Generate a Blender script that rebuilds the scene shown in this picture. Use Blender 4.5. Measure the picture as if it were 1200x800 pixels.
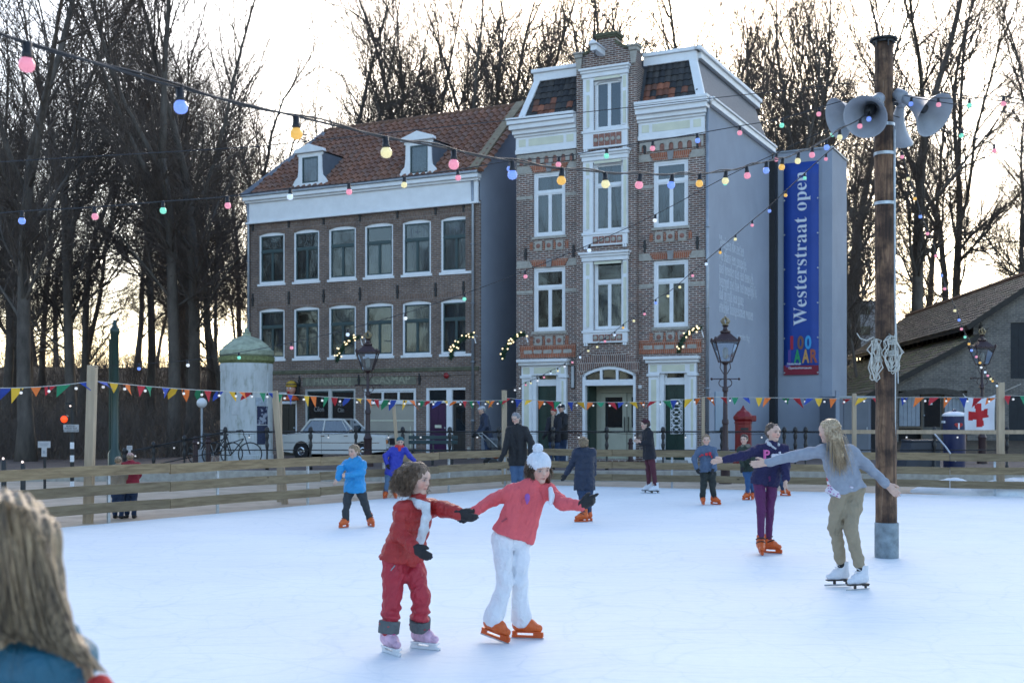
import bpy, math, random
import numpy as np
from mathutils import Vector, Matrix

for _o in list(bpy.data.objects):
    bpy.data.objects.remove(_o, do_unlink=True)
S = bpy.context.scene
COL = S.collection
R = math.radians

# ------------------------------------------------------------------ camera
FPX = 1400.0            # focal length in pixels of the 1200 px wide photograph
CAMZ, HOR = 1.6, 490.0  # eye height, horizon row
cam_d = bpy.data.cameras.new('camera')
cam = bpy.data.objects.new('camera', cam_d)
COL.objects.link(cam)
cam.location = (0, 0, CAMZ)
cam.rotation_euler = (R(90), 0, 0)
cam_d.sensor_width = 36
cam_d.lens = FPX / 1200 * 36
cam_d.shift_y = (HOR - 400) / 1200
cam_d.clip_start = 0.1
cam_d.clip_end = 3000
cam_d.dof.use_dof = True
cam_d.dof.focus_distance = 12.0
cam_d.dof.aperture_fstop = 4.0
S.camera = cam

# ------------------------------------------------------------------ sky, sun, exposure
SUN_AZ, SUN_EL = 8.0, 22.0      # degrees right of the view axis, above the horizon
w = bpy.data.worlds.new('World'); S.world = w; w.use_nodes = True
nt = w.node_tree; nt.nodes.clear()
sky = nt.nodes.new('ShaderNodeTexSky'); sky.sky_type = 'NISHITA'; sky.sun_disc = False
sky.sun_elevation = R(SUN_EL); sky.sun_rotation = R(SUN_AZ)
sky.air_density = 1.0; sky.dust_density = 1.6; sky.ozone_density = 1.0; sky.altitude = 20
bg = nt.nodes.new('ShaderNodeBackground'); bg.inputs['Strength'].default_value = 0.15
out = nt.nodes.new('ShaderNodeOutputWorld')
nt.links.new(sky.outputs[0], bg.inputs[0]); nt.links.new(bg.outputs[0], out.inputs[0])
sd = bpy.data.lights.new('sun', 'SUN'); sd.energy = 0.5; sd.angle = R(25); sd.color = (1.0, .88, .74)
sun = bpy.data.objects.new('sun', sd); COL.objects.link(sun)
_el, _az = R(SUN_EL), R(SUN_AZ)
sun_dir = Vector((math.sin(_az) * math.cos(_el), math.cos(_az) * math.cos(_el), math.sin(_el)))
sun.rotation_euler = sun_dir.to_track_quat('Z', 'Y').to_euler()
sun.location = (10, 30, 40)
S.view_settings.view_transform = 'Standard'
try: S.view_settings.look = 'None'
except Exception: pass
S.view_settings.gamma = 1.0
S.view_settings.use_curve_mapping = False
S.view_settings.exposure = 1.66

# ------------------------------------------------------------------ helpers
def px3(px, py, D):
    """photo pixel at distance D -> point"""
    return np.array([(px - 600) / FPX * D, D, CAMZ - (py - HOR) / FPX * D])

def lk(a, b, t): return a + (b - a) * t
def sstep(a, b, x):
    t = min(1, max(0, (x - a) / (b - a))); return t * t * (3 - 2 * t)

class MB:
    """collects geometry for ONE mesh object"""
    def __init__(s): s.v = []; s.f = []; s.m = []
    def face(s, pts, m=0):
        i = len(s.v); s.v += [tuple(p) for p in pts]; s.f.append(tuple(range(i, i + len(pts)))); s.m.append(m)
    def box(s, x0, x1, y0, y1, z0, z1, m=0):
        if x0 > x1: x0, x1 = x1, x0
        if y0 > y1: y0, y1 = y1, y0
        if z0 > z1: z0, z1 = z1, z0
        i = len(s.v)
        s.v += [(x0,y0,z0),(x1,y0,z0),(x1,y1,z0),(x0,y1,z0),(x0,y0,z1),(x1,y0,z1),(x1,y1,z1),(x0,y1,z1)]
        for q in ((0,3,2,1),(4,5,6,7),(0,1,5,4),(1,2,6,5),(2,3,7,6),(3,0,4,7)):
            s.f.append(tuple(i + k for k in q)); s.m.append(m)
        return s
    def hexa(s, p, m=0):
        """8 points: bottom ring 4, top ring 4"""
        i = len(s.v); s.v += [tuple(q) for q in p]
        for q in ((0,3,2,1),(4,5,6,7),(0,1,5,4),(1,2,6,5),(2,3,7,6),(3,0,4,7)):
            s.f.append(tuple(i + k for k in q)); s.m.append(m)
        return s
    def prism(s, poly, y0, y1, m=0):
        """poly of (x,z), counter-clockwise seen from -y, extruded y0..y1"""
        n = len(poly); i = len(s.v)
        s.v += [(x, y0, z) for x, z in poly] + [(x, y1, z) for x, z in poly]
        s.f.append(tuple(range(i, i + n))); s.m.append(m)
        s.f.append(tuple(range(i + 2*n - 1, i + n - 1, -1))); s.m.append(m)
        for k in range(n):
            k2 = (k + 1) % n
            s.f.append((i + k2, i + k, i + n + k, i + n + k2)); s.m.append(m)
        return s
    def bar(s, a, b, wx, wy, m=0, up=(0, 0, 1)):
        """rectangular bar from a to b"""
        a, b = Vector(a), Vector(b); d = (b - a).normalized(); u = Vector(up)
        if abs(d.dot(u)) > .95: u = Vector((0, 1, 0))
        sx = d.cross(u).normalized(); sy = sx.cross(d).normalized()
        q = [sx*x*wx/2 + sy*y*wy/2 for x, y in ((-1,-1),(1,-1),(1,1),(-1,1))]
        s.hexa([a + k for k in q] + [b + k for k in q], m); return s
    def tube(s, pts, rad, n=6, m=0, cap=True):
        pts = [Vector(p) for p in pts]
        if not hasattr(rad, '__len__'): rad = [rad] * len(pts)
        base = len(s.v); prev = None
        for k, p in enumerate(pts):
            d = (pts[min(k+1, len(pts)-1)] - pts[max(k-1, 0)])
            d = d.normalized() if d.length > 1e-9 else Vector((0,0,1))
            if prev is None:
                u = Vector((0,0,1)) if abs(d.z) < .9 else Vector((1,0,0))
                a = d.cross(u).normalized()
            else:
                a = (prev - d * prev.dot(d))
                a = a.normalized() if a.length > 1e-6 else d.orthogonal().normalized()
            prev = a; b = d.cross(a)
            for j in range(n):
                t = 2*math.pi*j/n
                q = p + (a*math.cos(t) + b*math.sin(t)) * rad[k]
                s.v.append((q.x, q.y, q.z))
        for k in range(len(pts)-1):
            for j in range(n):
                j2 = (j+1) % n
                s.f.append((base+k*n+j, base+k*n+j2, base+(k+1)*n+j2, base+(k+1)*n+j)); s.m.append(m)
        if cap:
            s.f.append(tuple(base + j for j in range(n-1, -1, -1))); s.m.append(m)
            e = base + (len(pts)-1)*n
            s.f.append(tuple(e + j for j in range(n))); s.m.append(m)
        return s
    def lathe(s, prof, n=16, c=(0,0,0), m=0, axis=None):
        """prof list of (r,z) ; axis: optional 3x3 Matrix"""
        base = len(s.v)
        for r, z in prof:
            for j in range(n):
                t = 2*math.pi*j/n
                q = Vector((r*math.cos(t), r*math.sin(t), z))
                if axis is not None: q = axis @ q
                s.v.append((q.x+c[0], q.y+c[1], q.z+c[2]))
        for k in range(len(prof)-1):
            for j in range(n):
                j2 = (j+1) % n
                s.f.append((base+k*n+j, base+k*n+j2, base+(k+1)*n+j2, base+(k+1)*n+j)); s.m.append(m)
        s.f.append(tuple(base + j for j in range(n-1, -1, -1))); s.m.append(m)
        e = base + (len(prof)-1)*n
        s.f.append(tuple(e + j for j in range(n))); s.m.append(m)
        return s
    def ball(s, c, r, n=10, m=0, sz=1.0):
        k = max(4, n//2 + 1)
        s.lathe([(max(1e-4, r*math.sin(math.pi*i/k)), -r*sz*math.cos(math.pi*i/k)) for i in range(k+1)], n, c, m); return s
    def arrays(s, verts, faces, m=0):
        i = len(s.v); s.v += [tuple(p) for p in verts]
        s.f += [tuple(int(k) + i for k in f) for f in faces]; s.m += [m]*len(faces); return s
    def mesh(s, name, mats, smooth=False):
        me = bpy.data.meshes.new(name)
        me.from_pydata(s.v, [], s.f)
        if not isinstance(mats, (list, tuple)): mats = [mats]
        for m in mats: me.materials.append(m)
        if len(mats) > 1: me.polygons.foreach_set('material_index', s.m)
        if smooth:
            me.polygons.foreach_set('use_smooth', [True]*len(me.polygons))
            if smooth != 'all' and hasattr(me, 'set_sharp_from_angle'): me.set_sharp_from_angle(angle=R(38))
        me.update()
        return me
    def build_split(s, name, mats, parent=None, smooth=False, bevel=0):
        """one object for every loose piece"""
        key = {}; par = list(range(len(s.v)))
        def find(a):
            while par[a] != a: par[a] = par[par[a]]; a = par[a]
            return a
        for i, p in enumerate(s.v):
            q = tuple(round(c, 4) for c in p)
            if q in key: par[find(i)] = find(key[q])
            else: key[q] = i
        for f in s.f:
            for k in f[1:]: par[find(k)] = find(f[0])
        groups = {}
        for f, m in zip(s.f, s.m): groups.setdefault(find(f[0]), []).append((f, m))
        for fs in groups.values():
            b = MB(); mp = {}
            for f, m in fs:
                for k in f:
                    if k not in mp: mp[k] = len(b.v); b.v.append(s.v[k])
                b.f.append(tuple(mp[k] for k in f)); b.m.append(m)
            b.build(name, mats, parent, smooth, bevel)
    def build(s, name, mats, parent=None, smooth=False, bevel=0):
        return link(name, s.mesh(name, mats, smooth), parent, bevel)

def link(name, me, parent=None, bevel=0):
    o = bpy.data.objects.new(name, me); COL.objects.link(o)
    if parent is not None: o.parent = parent
    if bevel:
        b = o.modifiers.new('bevel', 'BEVEL'); b.width = bevel; b.segments = 2; b.limit_method = 'ANGLE'; b.angle_limit = R(40)
    return o

def tag(o, label, cat, group=None):
    o['label'] = label; o['category'] = cat
    if group: o['group'] = group
    return o
def thing(name, label, cat, loc=(0,0,0), rz=0, group=None):
    o = bpy.data.objects.new(name, None); COL.objects.link(o)
    o.location = tuple(float(c) for c in loc); o.rotation_euler = (0, 0, rz); o.empty_display_size = .2
    return tag(o, label, cat, group)
def kind(o, k): o['kind'] = k; return o
def copy_tree(o, parent=None):
    c = o.copy(); COL.objects.link(c); c.parent = parent
    for ch in list(o.children): copy_tree(ch, c)
    return c

# ------------------------------------------------------------------ materials
MAT = {}
def lin(r, g, b):
    f = lambda c: ((c/255+.055)/1.055)**2.4 if c > 10 else c/255/12.92
    return (f(r), f(g), f(b))
def new_mat(name):
    m = bpy.data.materials.new(name); m.use_nodes = True
    MAT[name] = m
    nt = m.node_tree; nt.nodes.clear()
    o = nt.nodes.new('ShaderNodeOutputMaterial'); b = nt.nodes.new('ShaderNodeBsdfPrincipled')
    nt.links.new(b.outputs[0], o.inputs[0])
    return m, nt, b, o
def N(nt, t, **kw):
    n = nt.nodes.new(t)
    for k, v in kw.items():
        if k.startswith('_'): setattr(n, k[1:], v)
        else: n.inputs[k].default_value = v
    return n
def ramp(nt, stops, interp='LINEAR'):
    r = nt.nodes.new('ShaderNodeValToRGB'); cr = r.color_ramp; cr.interpolation = interp
    while len(cr.elements) > 1: cr.elements.remove(cr.elements[-1])
    for i, (p, c) in enumerate(stops):
        e = cr.elements[0] if i == 0 else cr.elements.new(p)
        e.position = p; e.color = (c[0], c[1], c[2], 1)
    return r
def c4(c): return (c[0], c[1], c[2], 1)

def plain(name, col, rough=.6, var=.18, scale=6., bump=.1, bscale=40., metal=0., coat=0., stretch=(1,1,1), sub=0.):
    """colour with soft blotches, a little relief"""
    m, nt, b, o = new_mat(name); L = nt.links.new
    tc = N(nt, 'ShaderNodeTexCoord'); mp = N(nt, 'ShaderNodeMapping'); mp.inputs['Scale'].default_value = stretch
    L(tc.outputs['Object'], mp.inputs[0])
    n1 = N(nt, 'ShaderNodeTexNoise', Scale=scale, Detail=5., Roughness=.6); L(mp.outputs[0], n1.inputs['Vector'])
    lo = tuple(c*(1-var) for c in col); hi = tuple(min(1, c*(1+var)) for c in col)
    r = ramp(nt, [(.3, lo), (.7, hi)]); L(n1.outputs['Fac'], r.inputs[0]); L(r.outputs[0], b.inputs['Base Color'])
    b.inputs['Roughness'].default_value = rough; b.inputs['Metallic'].default_value = metal
    if coat: b.inputs['Coat Weight'].default_value = coat
    if bump:
        n2 = N(nt, 'ShaderNodeTexNoise', Scale=bscale, Detail=4.); L(mp.outputs[0], n2.inputs['Vector'])
        bp = N(nt, 'ShaderNodeBump', Strength=bump, Distance=.02); L(n2.outputs['Fac'], bp.inputs['Height']); L(bp.outputs[0], b.inputs['Normal'])
    return m

def brick_mat(name, c1, c2, mortar, bw=.22, bh=.065, ms=.012, axis='xz', stain=.35, moss=None):
    m, nt, b, o = new_mat(name); L = nt.links.new
    tc = N(nt, 'ShaderNodeTexCoord'); sp = N(nt, 'ShaderNodeSeparateXYZ'); L(tc.outputs['Object'], sp.inputs[0])
    cb = N(nt, 'ShaderNodeCombineXYZ')
    a = {'x': 0, 'y': 1, 'z': 2}
    L(sp.outputs[a[axis[0]]], cb.inputs[0]); L(sp.outputs[a[axis[1]]], cb.inputs[1])
    br = N(nt, 'ShaderNodeTexBrick', Color1=c4(c1), Color2=c4(c2), Mortar=c4(mortar), Scale=1.0)
    br.inputs['Mortar Size'].default_value = ms; br.inputs['Brick Width'].default_value = bw; br.inputs['Row Height'].default_value = bh
    br.inputs['Mortar Smooth'].default_value = .2
    L(cb.outputs[0], br.inputs['Vector'])
    n1 = N(nt, 'ShaderNodeTexNoise', Scale=.9, Detail=6., Roughness=.65); L(tc.outputs['Object'], n1.inputs['Vector'])
    r = ramp(nt, [(.32, (1-stain,)*3), (.68, (1.15,)*3)]); L(n1.outputs['Fac'], r.inputs[0])
    mx = N(nt, 'ShaderNodeMix', _data_type='RGBA', _blend_type='MULTIPLY'); mx.inputs['Factor'].default_value = 1
    L(br.outputs['Color'], mx.inputs[6]); L(r.outputs[0], mx.inputs[7])
    wn = N(nt, 'ShaderNodeTexNoise', Scale=9., Detail=3.); L(tc.outputs['Object'], wn.inputs['Vector'])
    r2 = ramp(nt, [(.3, (.75,.75,.78)), (.7, (1.2,1.14,1.1))]); L(wn.outputs['Fac'], r2.inputs[0])
    mx2 = N(nt, 'ShaderNodeMix', _data_type='RGBA', _blend_type='MULTIPLY'); mx2.inputs['Factor'].default_value = 1
    L(mx.outputs[2], mx2.inputs[6]); L(r2.outputs[0], mx2.inputs[7])
    L(mx2.outputs[2], b.inputs['Base Color'])
    b.inputs['Roughness'].default_value = .85
    bp = N(nt, 'ShaderNodeBump', Strength=.6, Distance=.01, _invert=True); L(br.outputs['Fac'], bp.inputs['Height']); L(bp.outputs[0], b.inputs['Normal'])
    return m

def glass_mat(name, tint=(.52,.57,.60), refl=.015, rough=.03, opacity=.0, col=(.02,.025,.03)):
    """window glass: see-through with sky reflections, or dark when opacity > 0"""
    m, nt, b, o = new_mat(name); L = nt.links.new
    nt.nodes.remove(b)
    tr = N(nt, 'ShaderNodeBsdfTransparent', Color=c4(tint)); gl = N(nt, 'ShaderNodeBsdfGlossy', Color=(.9,.95,1,1), Roughness=rough)
    df = N(nt, 'ShaderNodeBsdfDiffuse', Color=c4(col))
    m0 = N(nt, 'ShaderNodeMixShader'); m0.inputs[0].default_value = opacity; L(tr.outputs[0], m0.inputs[1]); L(df.outputs[0], m0.inputs[2])
    fr = N(nt, 'ShaderNodeFresnel', IOR=1.5)
    ad = N(nt, 'ShaderNodeMath', _operation='ADD'); ad.inputs[1].default_value = refl; L(fr.outputs[0], ad.inputs[0])
    nz = N(nt, 'ShaderNodeTexNoise', Scale=1.3, Detail=1.)
    tc = N(nt, 'ShaderNodeTexCoord'); L(tc.outputs['Object'], nz.inputs['Vector'])
    bp = N(nt, 'ShaderNodeBump', Strength=.06, Distance=.05); L(nz.outputs['Fac'], bp.inputs['Height']); L(bp.outputs[0], gl.inputs['Normal'])
    m1 = N(nt, 'ShaderNodeMixShader'); L(ad.outputs[0], m1.inputs[0]); L(m0.outputs[0], m1.inputs[1]); L(gl.outputs[0], m1.inputs[2])
    L(m1.outputs[0], o.inputs[0]); return m

def lamp_mat(name, col, strength=1.0, base=None):
    m, nt, b, o = new_mat(name)
    b.inputs['Base Color'].default_value = c4(base or col); b.inputs['Roughness'].default_value = .25
    b.inputs['Emission Color'].default_value = c4(col); b.inputs['Emission Strength'].default_value = strength
    return m

def attr_mat(name, rough=.6, sss=0., bump=.05, bscale=120.):
    m, nt, b, o = new_mat(name); L = nt.links.new
    at = N(nt, 'ShaderNodeAttribute', _attribute_name='Col'); 
    tc = N(nt, 'ShaderNodeTexCoord'); n1 = N(nt, 'ShaderNodeTexNoise', Scale=25., Detail=4.); L(tc.outputs['Object'], n1.inputs['Vector'])
    r = ramp(nt, [(.3, (.9,.88,.88)), (.7, (1.06,1.05,1.05))]); L(n1.outputs['Fac'], r.inputs[0])
    mx = N(nt, 'ShaderNodeMix', _data_type='RGBA', _blend_type='MULTIPLY'); mx.inputs['Factor'].default_value = 1
    L(at.outputs['Color'], mx.inputs[6]); L(r.outputs[0], mx.inputs[7]); L(mx.outputs[2], b.inputs['Base Color'])
    b.inputs['Roughness'].default_value = rough
    if sss: b.inputs['Subsurface Weight'].default_value = sss; b.inputs['Subsurface Radius'].default_value = (.01,.004,.002)
    n2 = N(nt, 'ShaderNodeTexNoise', Scale=bscale, Detail=3.); L(tc.outputs['Object'], n2.inputs['Vector'])
    bp = N(nt, 'ShaderNodeBump', Strength=bump, Distance=.01); L(n2.outputs['Fac'], bp.inputs['Height']); L(bp.outputs[0], b.inputs['Normal'])
    return m

def text_mesh(body, size, mat, thick=.004, align='LEFT', sx=1.0, bold=0.):
    cu = bpy.data.curves.new('lettering', 'FONT'); cu.body = body; cu.size = size; cu.extrude = thick/2; cu.align_x = align
    cu.offset = bold; cu.resolution_u = 3
    o = bpy.data.objects.new('lettering_tmp', cu); COL.objects.link(o)
    dg = bpy.context.evaluated_depsgraph_get()
    me = bpy.data.meshes.new_from_object(o.evaluated_get(dg))
    bpy.data.objects.remove(o, do_unlink=True)
    me.materials.clear(); me.materials.append(mat)
    return me
def text(parent, name, body, size, mat, loc, rot, align='LEFT', sx=1.0, sy=1.0, bold=0.):
    o = link(name, text_mesh(body, size, mat, align=align, bold=bold), parent)
    o.location = loc; o.rotation_euler = rot; o.scale = (sx, sy, 1); return o

# common materials
m_white = plain('white_paint', (.74,.76,.78), .45, .06, 3, .05)
m_cream = plain('cream_paint', (.62,.63,.50), .45, .08, 3, .05)
m_greenpaint = plain('dark_green_paint', (.010,.035,.028), .3, .2, 4, .05)
m_iron = plain('black_iron', (.012,.013,.015), .45, .3, 12, .15)
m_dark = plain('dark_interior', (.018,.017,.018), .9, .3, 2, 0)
m_zinc = plain('zinc', (.30,.33,.37), .45, .15, 5, .05, metal=.6)
m_steel = plain('galvanised_steel', (.42,.46,.50), .42, .2, 18, .08, metal=.7)
m_stone = plain('pale_sandstone', (.36,.34,.30), .85, .2, 8, .3)
m_glass = glass_mat('window_glass')
m_glass_dark = glass_mat('dark_window_glass', refl=.0, opacity=.55)
m_curtain = plain('net_curtain', (.42,.43,.45), .9, .15, 7, .2, stretch=(6,6,.4))
m_curtain_g = plain('grey_curtain', (.20,.21,.22), .9, .2, 5, .2, stretch=(6,6,.4))

# ================================================================== SETTING
def ground_h(x, y):
    """natural ground: flat round the rink, rising into the wood on the left and gently to the barn; an unseen rise is added behind the viewer"""
    h = -.05
    left = 1 - sstep(-16, 4, x)
    h += left * 6.0 * sstep(44, 105, y) + (1-left) * (2.2 * sstep(60, 120, y))
    h += .75 * sstep(10, 17, x) * sstep(36, 50, y)
    h += 14 * sstep(140, 420, y) * .5
    h += 10 * sstep(24, 75, -y)  # unseen rise behind the viewer, added to darken the window reflections
    if y > 42: h += .25 * math.sin(x*.23 + 1) * math.sin(y*.19) * sstep(42, 60, y)
    return h

# ground sheet
def build_ground():
    xs = sorted(set([-900, -500, -300, -200, -140] + list(range(-100, 101, 3)) + [140, 200, 300, 500, 900]))
    ys = sorted(set([-300, -120, -60, -30, -10] + list(range(0, 131, 3)) + [150, 180, 220, 280, 360, 450, 600, 900, 1500]))
    v = [(x, y, ground_h(x, y)) for y in ys for x in xs]
    nx = len(xs); f = []
    for j in range(len(ys)-1):
        for i in range(nx-1):
            f.append((j*nx+i, j*nx+i+1, (j+1)*nx+i+1, (j+1)*nx+i))
    mb = MB(); mb.arrays(v, f)
    m, nt, b, o = new_mat('forest_floor'); L = nt.links.new
    tc = N(nt, 'ShaderNodeTexCoord')
    n1 = N(nt, 'ShaderNodeTexNoise', Scale=.12, Detail=8., Roughness=.65); L(tc.outputs['Object'], n1.inputs['Vector'])
    n2 = N(nt, 'ShaderNodeTexNoise', Scale=3., Detail=8., Roughness=.75); L(tc.outputs['Object'], n2.inputs['Vector'])
    r1 = ramp(nt, [(.3, (.050,.036,.022)), (.55, (.085,.058,.034)), (.72, (.060,.062,.028))]); L(n1.outputs['Fac'], r1.inputs[0])
    r2 = ramp(nt, [(.3, (.45,)*3), (.7, (1.35,)*3)]); L(n2.outputs['Fac'], r2.inputs[0])
    mx = N(nt, 'ShaderNodeMix', _data_type='RGBA', _blend_type='MULTIPLY'); mx.inputs['Factor'].default_value = 1
    L(r1.outputs[0], mx.inputs[6]); L(r2.outputs[0], mx.inputs[7]); L(mx.outputs[2], b.inputs['Base Color'])
    b.inputs['Roughness'].default_value = .95
    bp = N(nt, 'ShaderNodeBump', Strength=.8, Distance=.1); L(n2.outputs['Fac'], bp.inputs['Height']); L(bp.outputs[0], b.inputs['Normal'])
    g = mb.build('ground', m, smooth='all'); kind(g, 'structure')
build_ground()

# ice rink: slab with a slightly uneven edge
FL = lambda x: 28.2 + 1.568*x          # left fence line  y(x)
FR = lambda x: 29.1 - .435*x           # right fence line
CORNER = (.45, 28.9)
def ice_mat():
    m, nt, b, o = new_mat('rink_ice'); L = nt.links.new
    tc = N(nt, 'ShaderNodeTexCoord')
    n1 = N(nt, 'ShaderNodeTexNoise', Scale=.35, Detail=6., Roughness=.6); L(tc.outputs['Object'], n1.inputs['Vector'])
    r1 = ramp(nt, [(.3, (.66,.715,.75)), (.7, (.77,.81,.83))]); L(n1.outputs['Fac'], r1.inputs[0])
    # skate scratches: thin stretched noise in three directions
    last = r1.outputs[0]; hs = None
    for ang, sc, seed in ((8, 1.0, 0.), (52, .8, 7.), (-35, .9, 13.), (84, 1.1, 21.)):
        mp = N(nt, 'ShaderNodeMapping'); mp.inputs['Rotation'].default_value = (0, 0, R(ang)); mp.inputs['Scale'].default_value = (.55*sc, 26*sc, 1); mp.inputs['Location'].default_value = (seed, seed, 0)
        dn = N(nt, 'ShaderNodeTexNoise', Scale=.4, Detail=2.); L(tc.outputs['Object'], dn.inputs['Vector'])
        ad = N(nt, 'ShaderNodeVectorMath', _operation='MULTIPLY_ADD'); ad.inputs[1].default_value = (.7,.7,.7)
        L(dn.outputs['Color'], ad.inputs[0]); L(tc.outputs['Object'], ad.inputs[2]); L(ad.outputs[0], mp.inputs[0])
        nn = N(nt, 'ShaderNodeTexNoise', Scale=1., Detail=2., Roughness=.5); L(mp.outputs[0], nn.inputs['Vector'])
        rr = ramp(nt, [(.62, (1,1,1)), (.70, (.86,.89,.93)), (.78, (1,1,1))]); L(nn.outputs['Fac'], rr.inputs[0])
        mx = N(nt, 'ShaderNodeMix', _data_type='RGBA', _blend_type='MULTIPLY'); mx.inputs['Factor'].default_value = .35
        L(last, mx.inputs[6]); L(rr.outputs[0], mx.inputs[7]); last = mx.outputs[2]
    for sc, st, sd_ in ((.42, (1, 2.6, 1), 3.), (.7, (2.2, .8, 1), 9.), (1.1, (.7, 2.0, 1), 17.)):
        dn = N(nt, 'ShaderNodeTexNoise', Scale=.9, Detail=3.); L(tc.outputs['Object'], dn.inputs['Vector'])
        ad = N(nt, 'ShaderNodeVectorMath', _operation='MULTIPLY_ADD'); ad.inputs[1].default_value = (1.1,1.1,0); L(dn.outputs['Color'], ad.inputs[0]); L(tc.outputs['Object'], ad.inputs[2])
        mp = N(nt, 'ShaderNodeMapping'); mp.inputs['Scale'].default_value = st; mp.inputs['Location'].default_value = (sd_, sd_, 0); L(ad.outputs[0], mp.inputs[0])
        vo = N(nt, 'ShaderNodeTexVoronoi', Scale=sc, _feature='DISTANCE_TO_EDGE'); L(mp.outputs[0], vo.inputs['Vector'])
        rr = ramp(nt, [(.0, (.80,.85,.90)), (.010, (.93,.95,.97)), (.03, (1,1,1))]); L(vo.outputs['Distance'], rr.inputs[0])
        mx = N(nt, 'ShaderNodeMix', _data_type='RGBA', _blend_type='MULTIPLY'); mx.inputs['Factor'].default_value = .36
        L(last, mx.inputs[6]); L(rr.outputs[0], mx.inputs[7]); last = mx.outputs[2]
    n3 = N(nt, 'ShaderNodeTexNoise', Scale=14., Detail=8., Roughness=.7); L(tc.outputs['Object'], n3.inputs['Vector'])
    r3 = ramp(nt, [(.3, (.95,.96,.97)), (.7, (1.02,1.02,1.02))]); L(n3.outputs['Fac'], r3.inputs[0])
    mx = N(nt, 'ShaderNodeMix', _data_type='RGBA', _blend_type='MULTIPLY'); mx.inputs['Factor'].default_value = 1
    L(last, mx.inputs[6]); L(r3.outputs[0], mx.inputs[7]); L(mx.outputs[2], b.inputs['Base Color'])
    rg = ramp(nt, [(.3, (.60,)*3), (.7, (.75,)*3)]); L(n1.outputs['Fac'], rg.inputs[0]); L(rg.outputs[0], b.inputs['Roughness'])
    b.inputs['Specular IOR Level'].default_value = .2
    b1 = N(nt, 'ShaderNodeBump', Strength=.25, Distance=.01); L(n3.outputs['Fac'], b1.inputs['Height'])
    b2 = N(nt, 'ShaderNodeBump', Strength=.25, Distance=.004); L(last, b2.inputs['Height']); L(b1.outputs[0], b2.inputs['Normal'])
    L(b2.outputs[0], b.inputs['Normal'])
    return m
m_ice = ice_mat()
def build_ice():
    rnd = random.Random(3); P = []
    x = -22.0
    P.append((-22, -14))
    # along the left fence (just inside it), wavy snow edge
    x = -15.5
    while x < .3:
        P.append((x + .10 + rnd.uniform(-.05,.05), FL(x) - .12)); x += .55
    x = .75
    while x < 22:
        P.append((x, FR(x) - .10 + rnd.uniform(-.05,.05))); x += .6
    P += [(22, -14)]
    mb = MB(); i = len(P)
    mb.v = [(a, b, 0.0) for a, b in P] + [(a, b, -.2) for a, b in P]
    mb.f.append(tuple(range(i-1, -1, -1))); mb.m.append(0)
    for k in range(i):
        k2 = (k+1) % i; mb.f.append((k, k2, i+k2, i+k)); mb.m.append(0)
    kind(mb.build('ice_rink', m_ice), 'structure')
build_ice()

# sandy apron between fence and street, at the left a path
m_sand = plain('sandy_paving', (.42,.34,.26), .9, .25, 1.6, .4, 30)
m_pavers = brick_mat('clinker_street', (.16,.11,.09), (.12,.09,.08), (.09,.085,.08), .2, .1, .01, 'xy', .4)
mb = MB()
mb.v = [(-60, 9, -.02), (-16, 9, -.02), (-15.5, 3.0, -.02), (-15.5, 3.9, -.02), (.4, 29.1, -.02), (22.5, 19.5, -.02), (60, 14, -.02), (60, 31.2, -.02), (-60, 31.2, -.02)]
mb = MB().arrays([(-60, 3, -.02), (-15.6, 3.0, -.02), (.45, 29.0, -.02), (24, 18.6, -.02), (60, 10, -.02), (60, 31.0, -.02), (-60, 31.0, -.02)], [(0,1,2,6), (2,3,4,5), (2,5,6)])
kind(mb.build('path', m_sand), 'structure')
# raised street in front of the houses, with a kerb, ramping down on the left
mb = MB()
def street_z(x): return .22 * sstep(-16, -9, x)
xs = [-60, -24] + [(-18 + i) for i in range(0, 60, 2)] + [60]
for k in range(len(xs)-1):
    a, b2 = xs[k], xs[k+1]
    za, zb = street_z(a), street_z(b2)
    mb.face([(a, 31.0, za), (b2, 31.0, zb), (b2, 47.5 + (0 if b2 < 8 else 2), zb), (a, 47.5 + (0 if a < 8 else 2), za)])
kind(mb.build('street', m_pavers), 'structure')
mb = MB()
for k in range(len(xs)-1):
    a, b2 = xs[k], xs[k+1]
    za, zb = street_z(a), street_z(b2)
    mb.hexa([(a,30.78,-.3),(b2,30.78,-.3),(b2,31.02,-.3),(a,31.02,-.3),(a,30.78,za+.03),(b2,30.78,zb+.03),(b2,31.02,zb+.03),(a,31.02,za+.03)])
kind(mb.build('kerb', m_stone), 'structure')

# ================================================================== TREES
m_bark = plain('beech_bark', (.10,.085,.072), .9, .4, 3, .5, 14, stretch=(1,1,.35))
m_twig = plain('twig_bark', (.105,.082,.068), .9, .3, 1.5, 0)
m_bark_pale = plain('pale_bark', (.16,.13,.105), .9, .35, 3, .4, 14, stretch=(1,1,.35))

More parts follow.
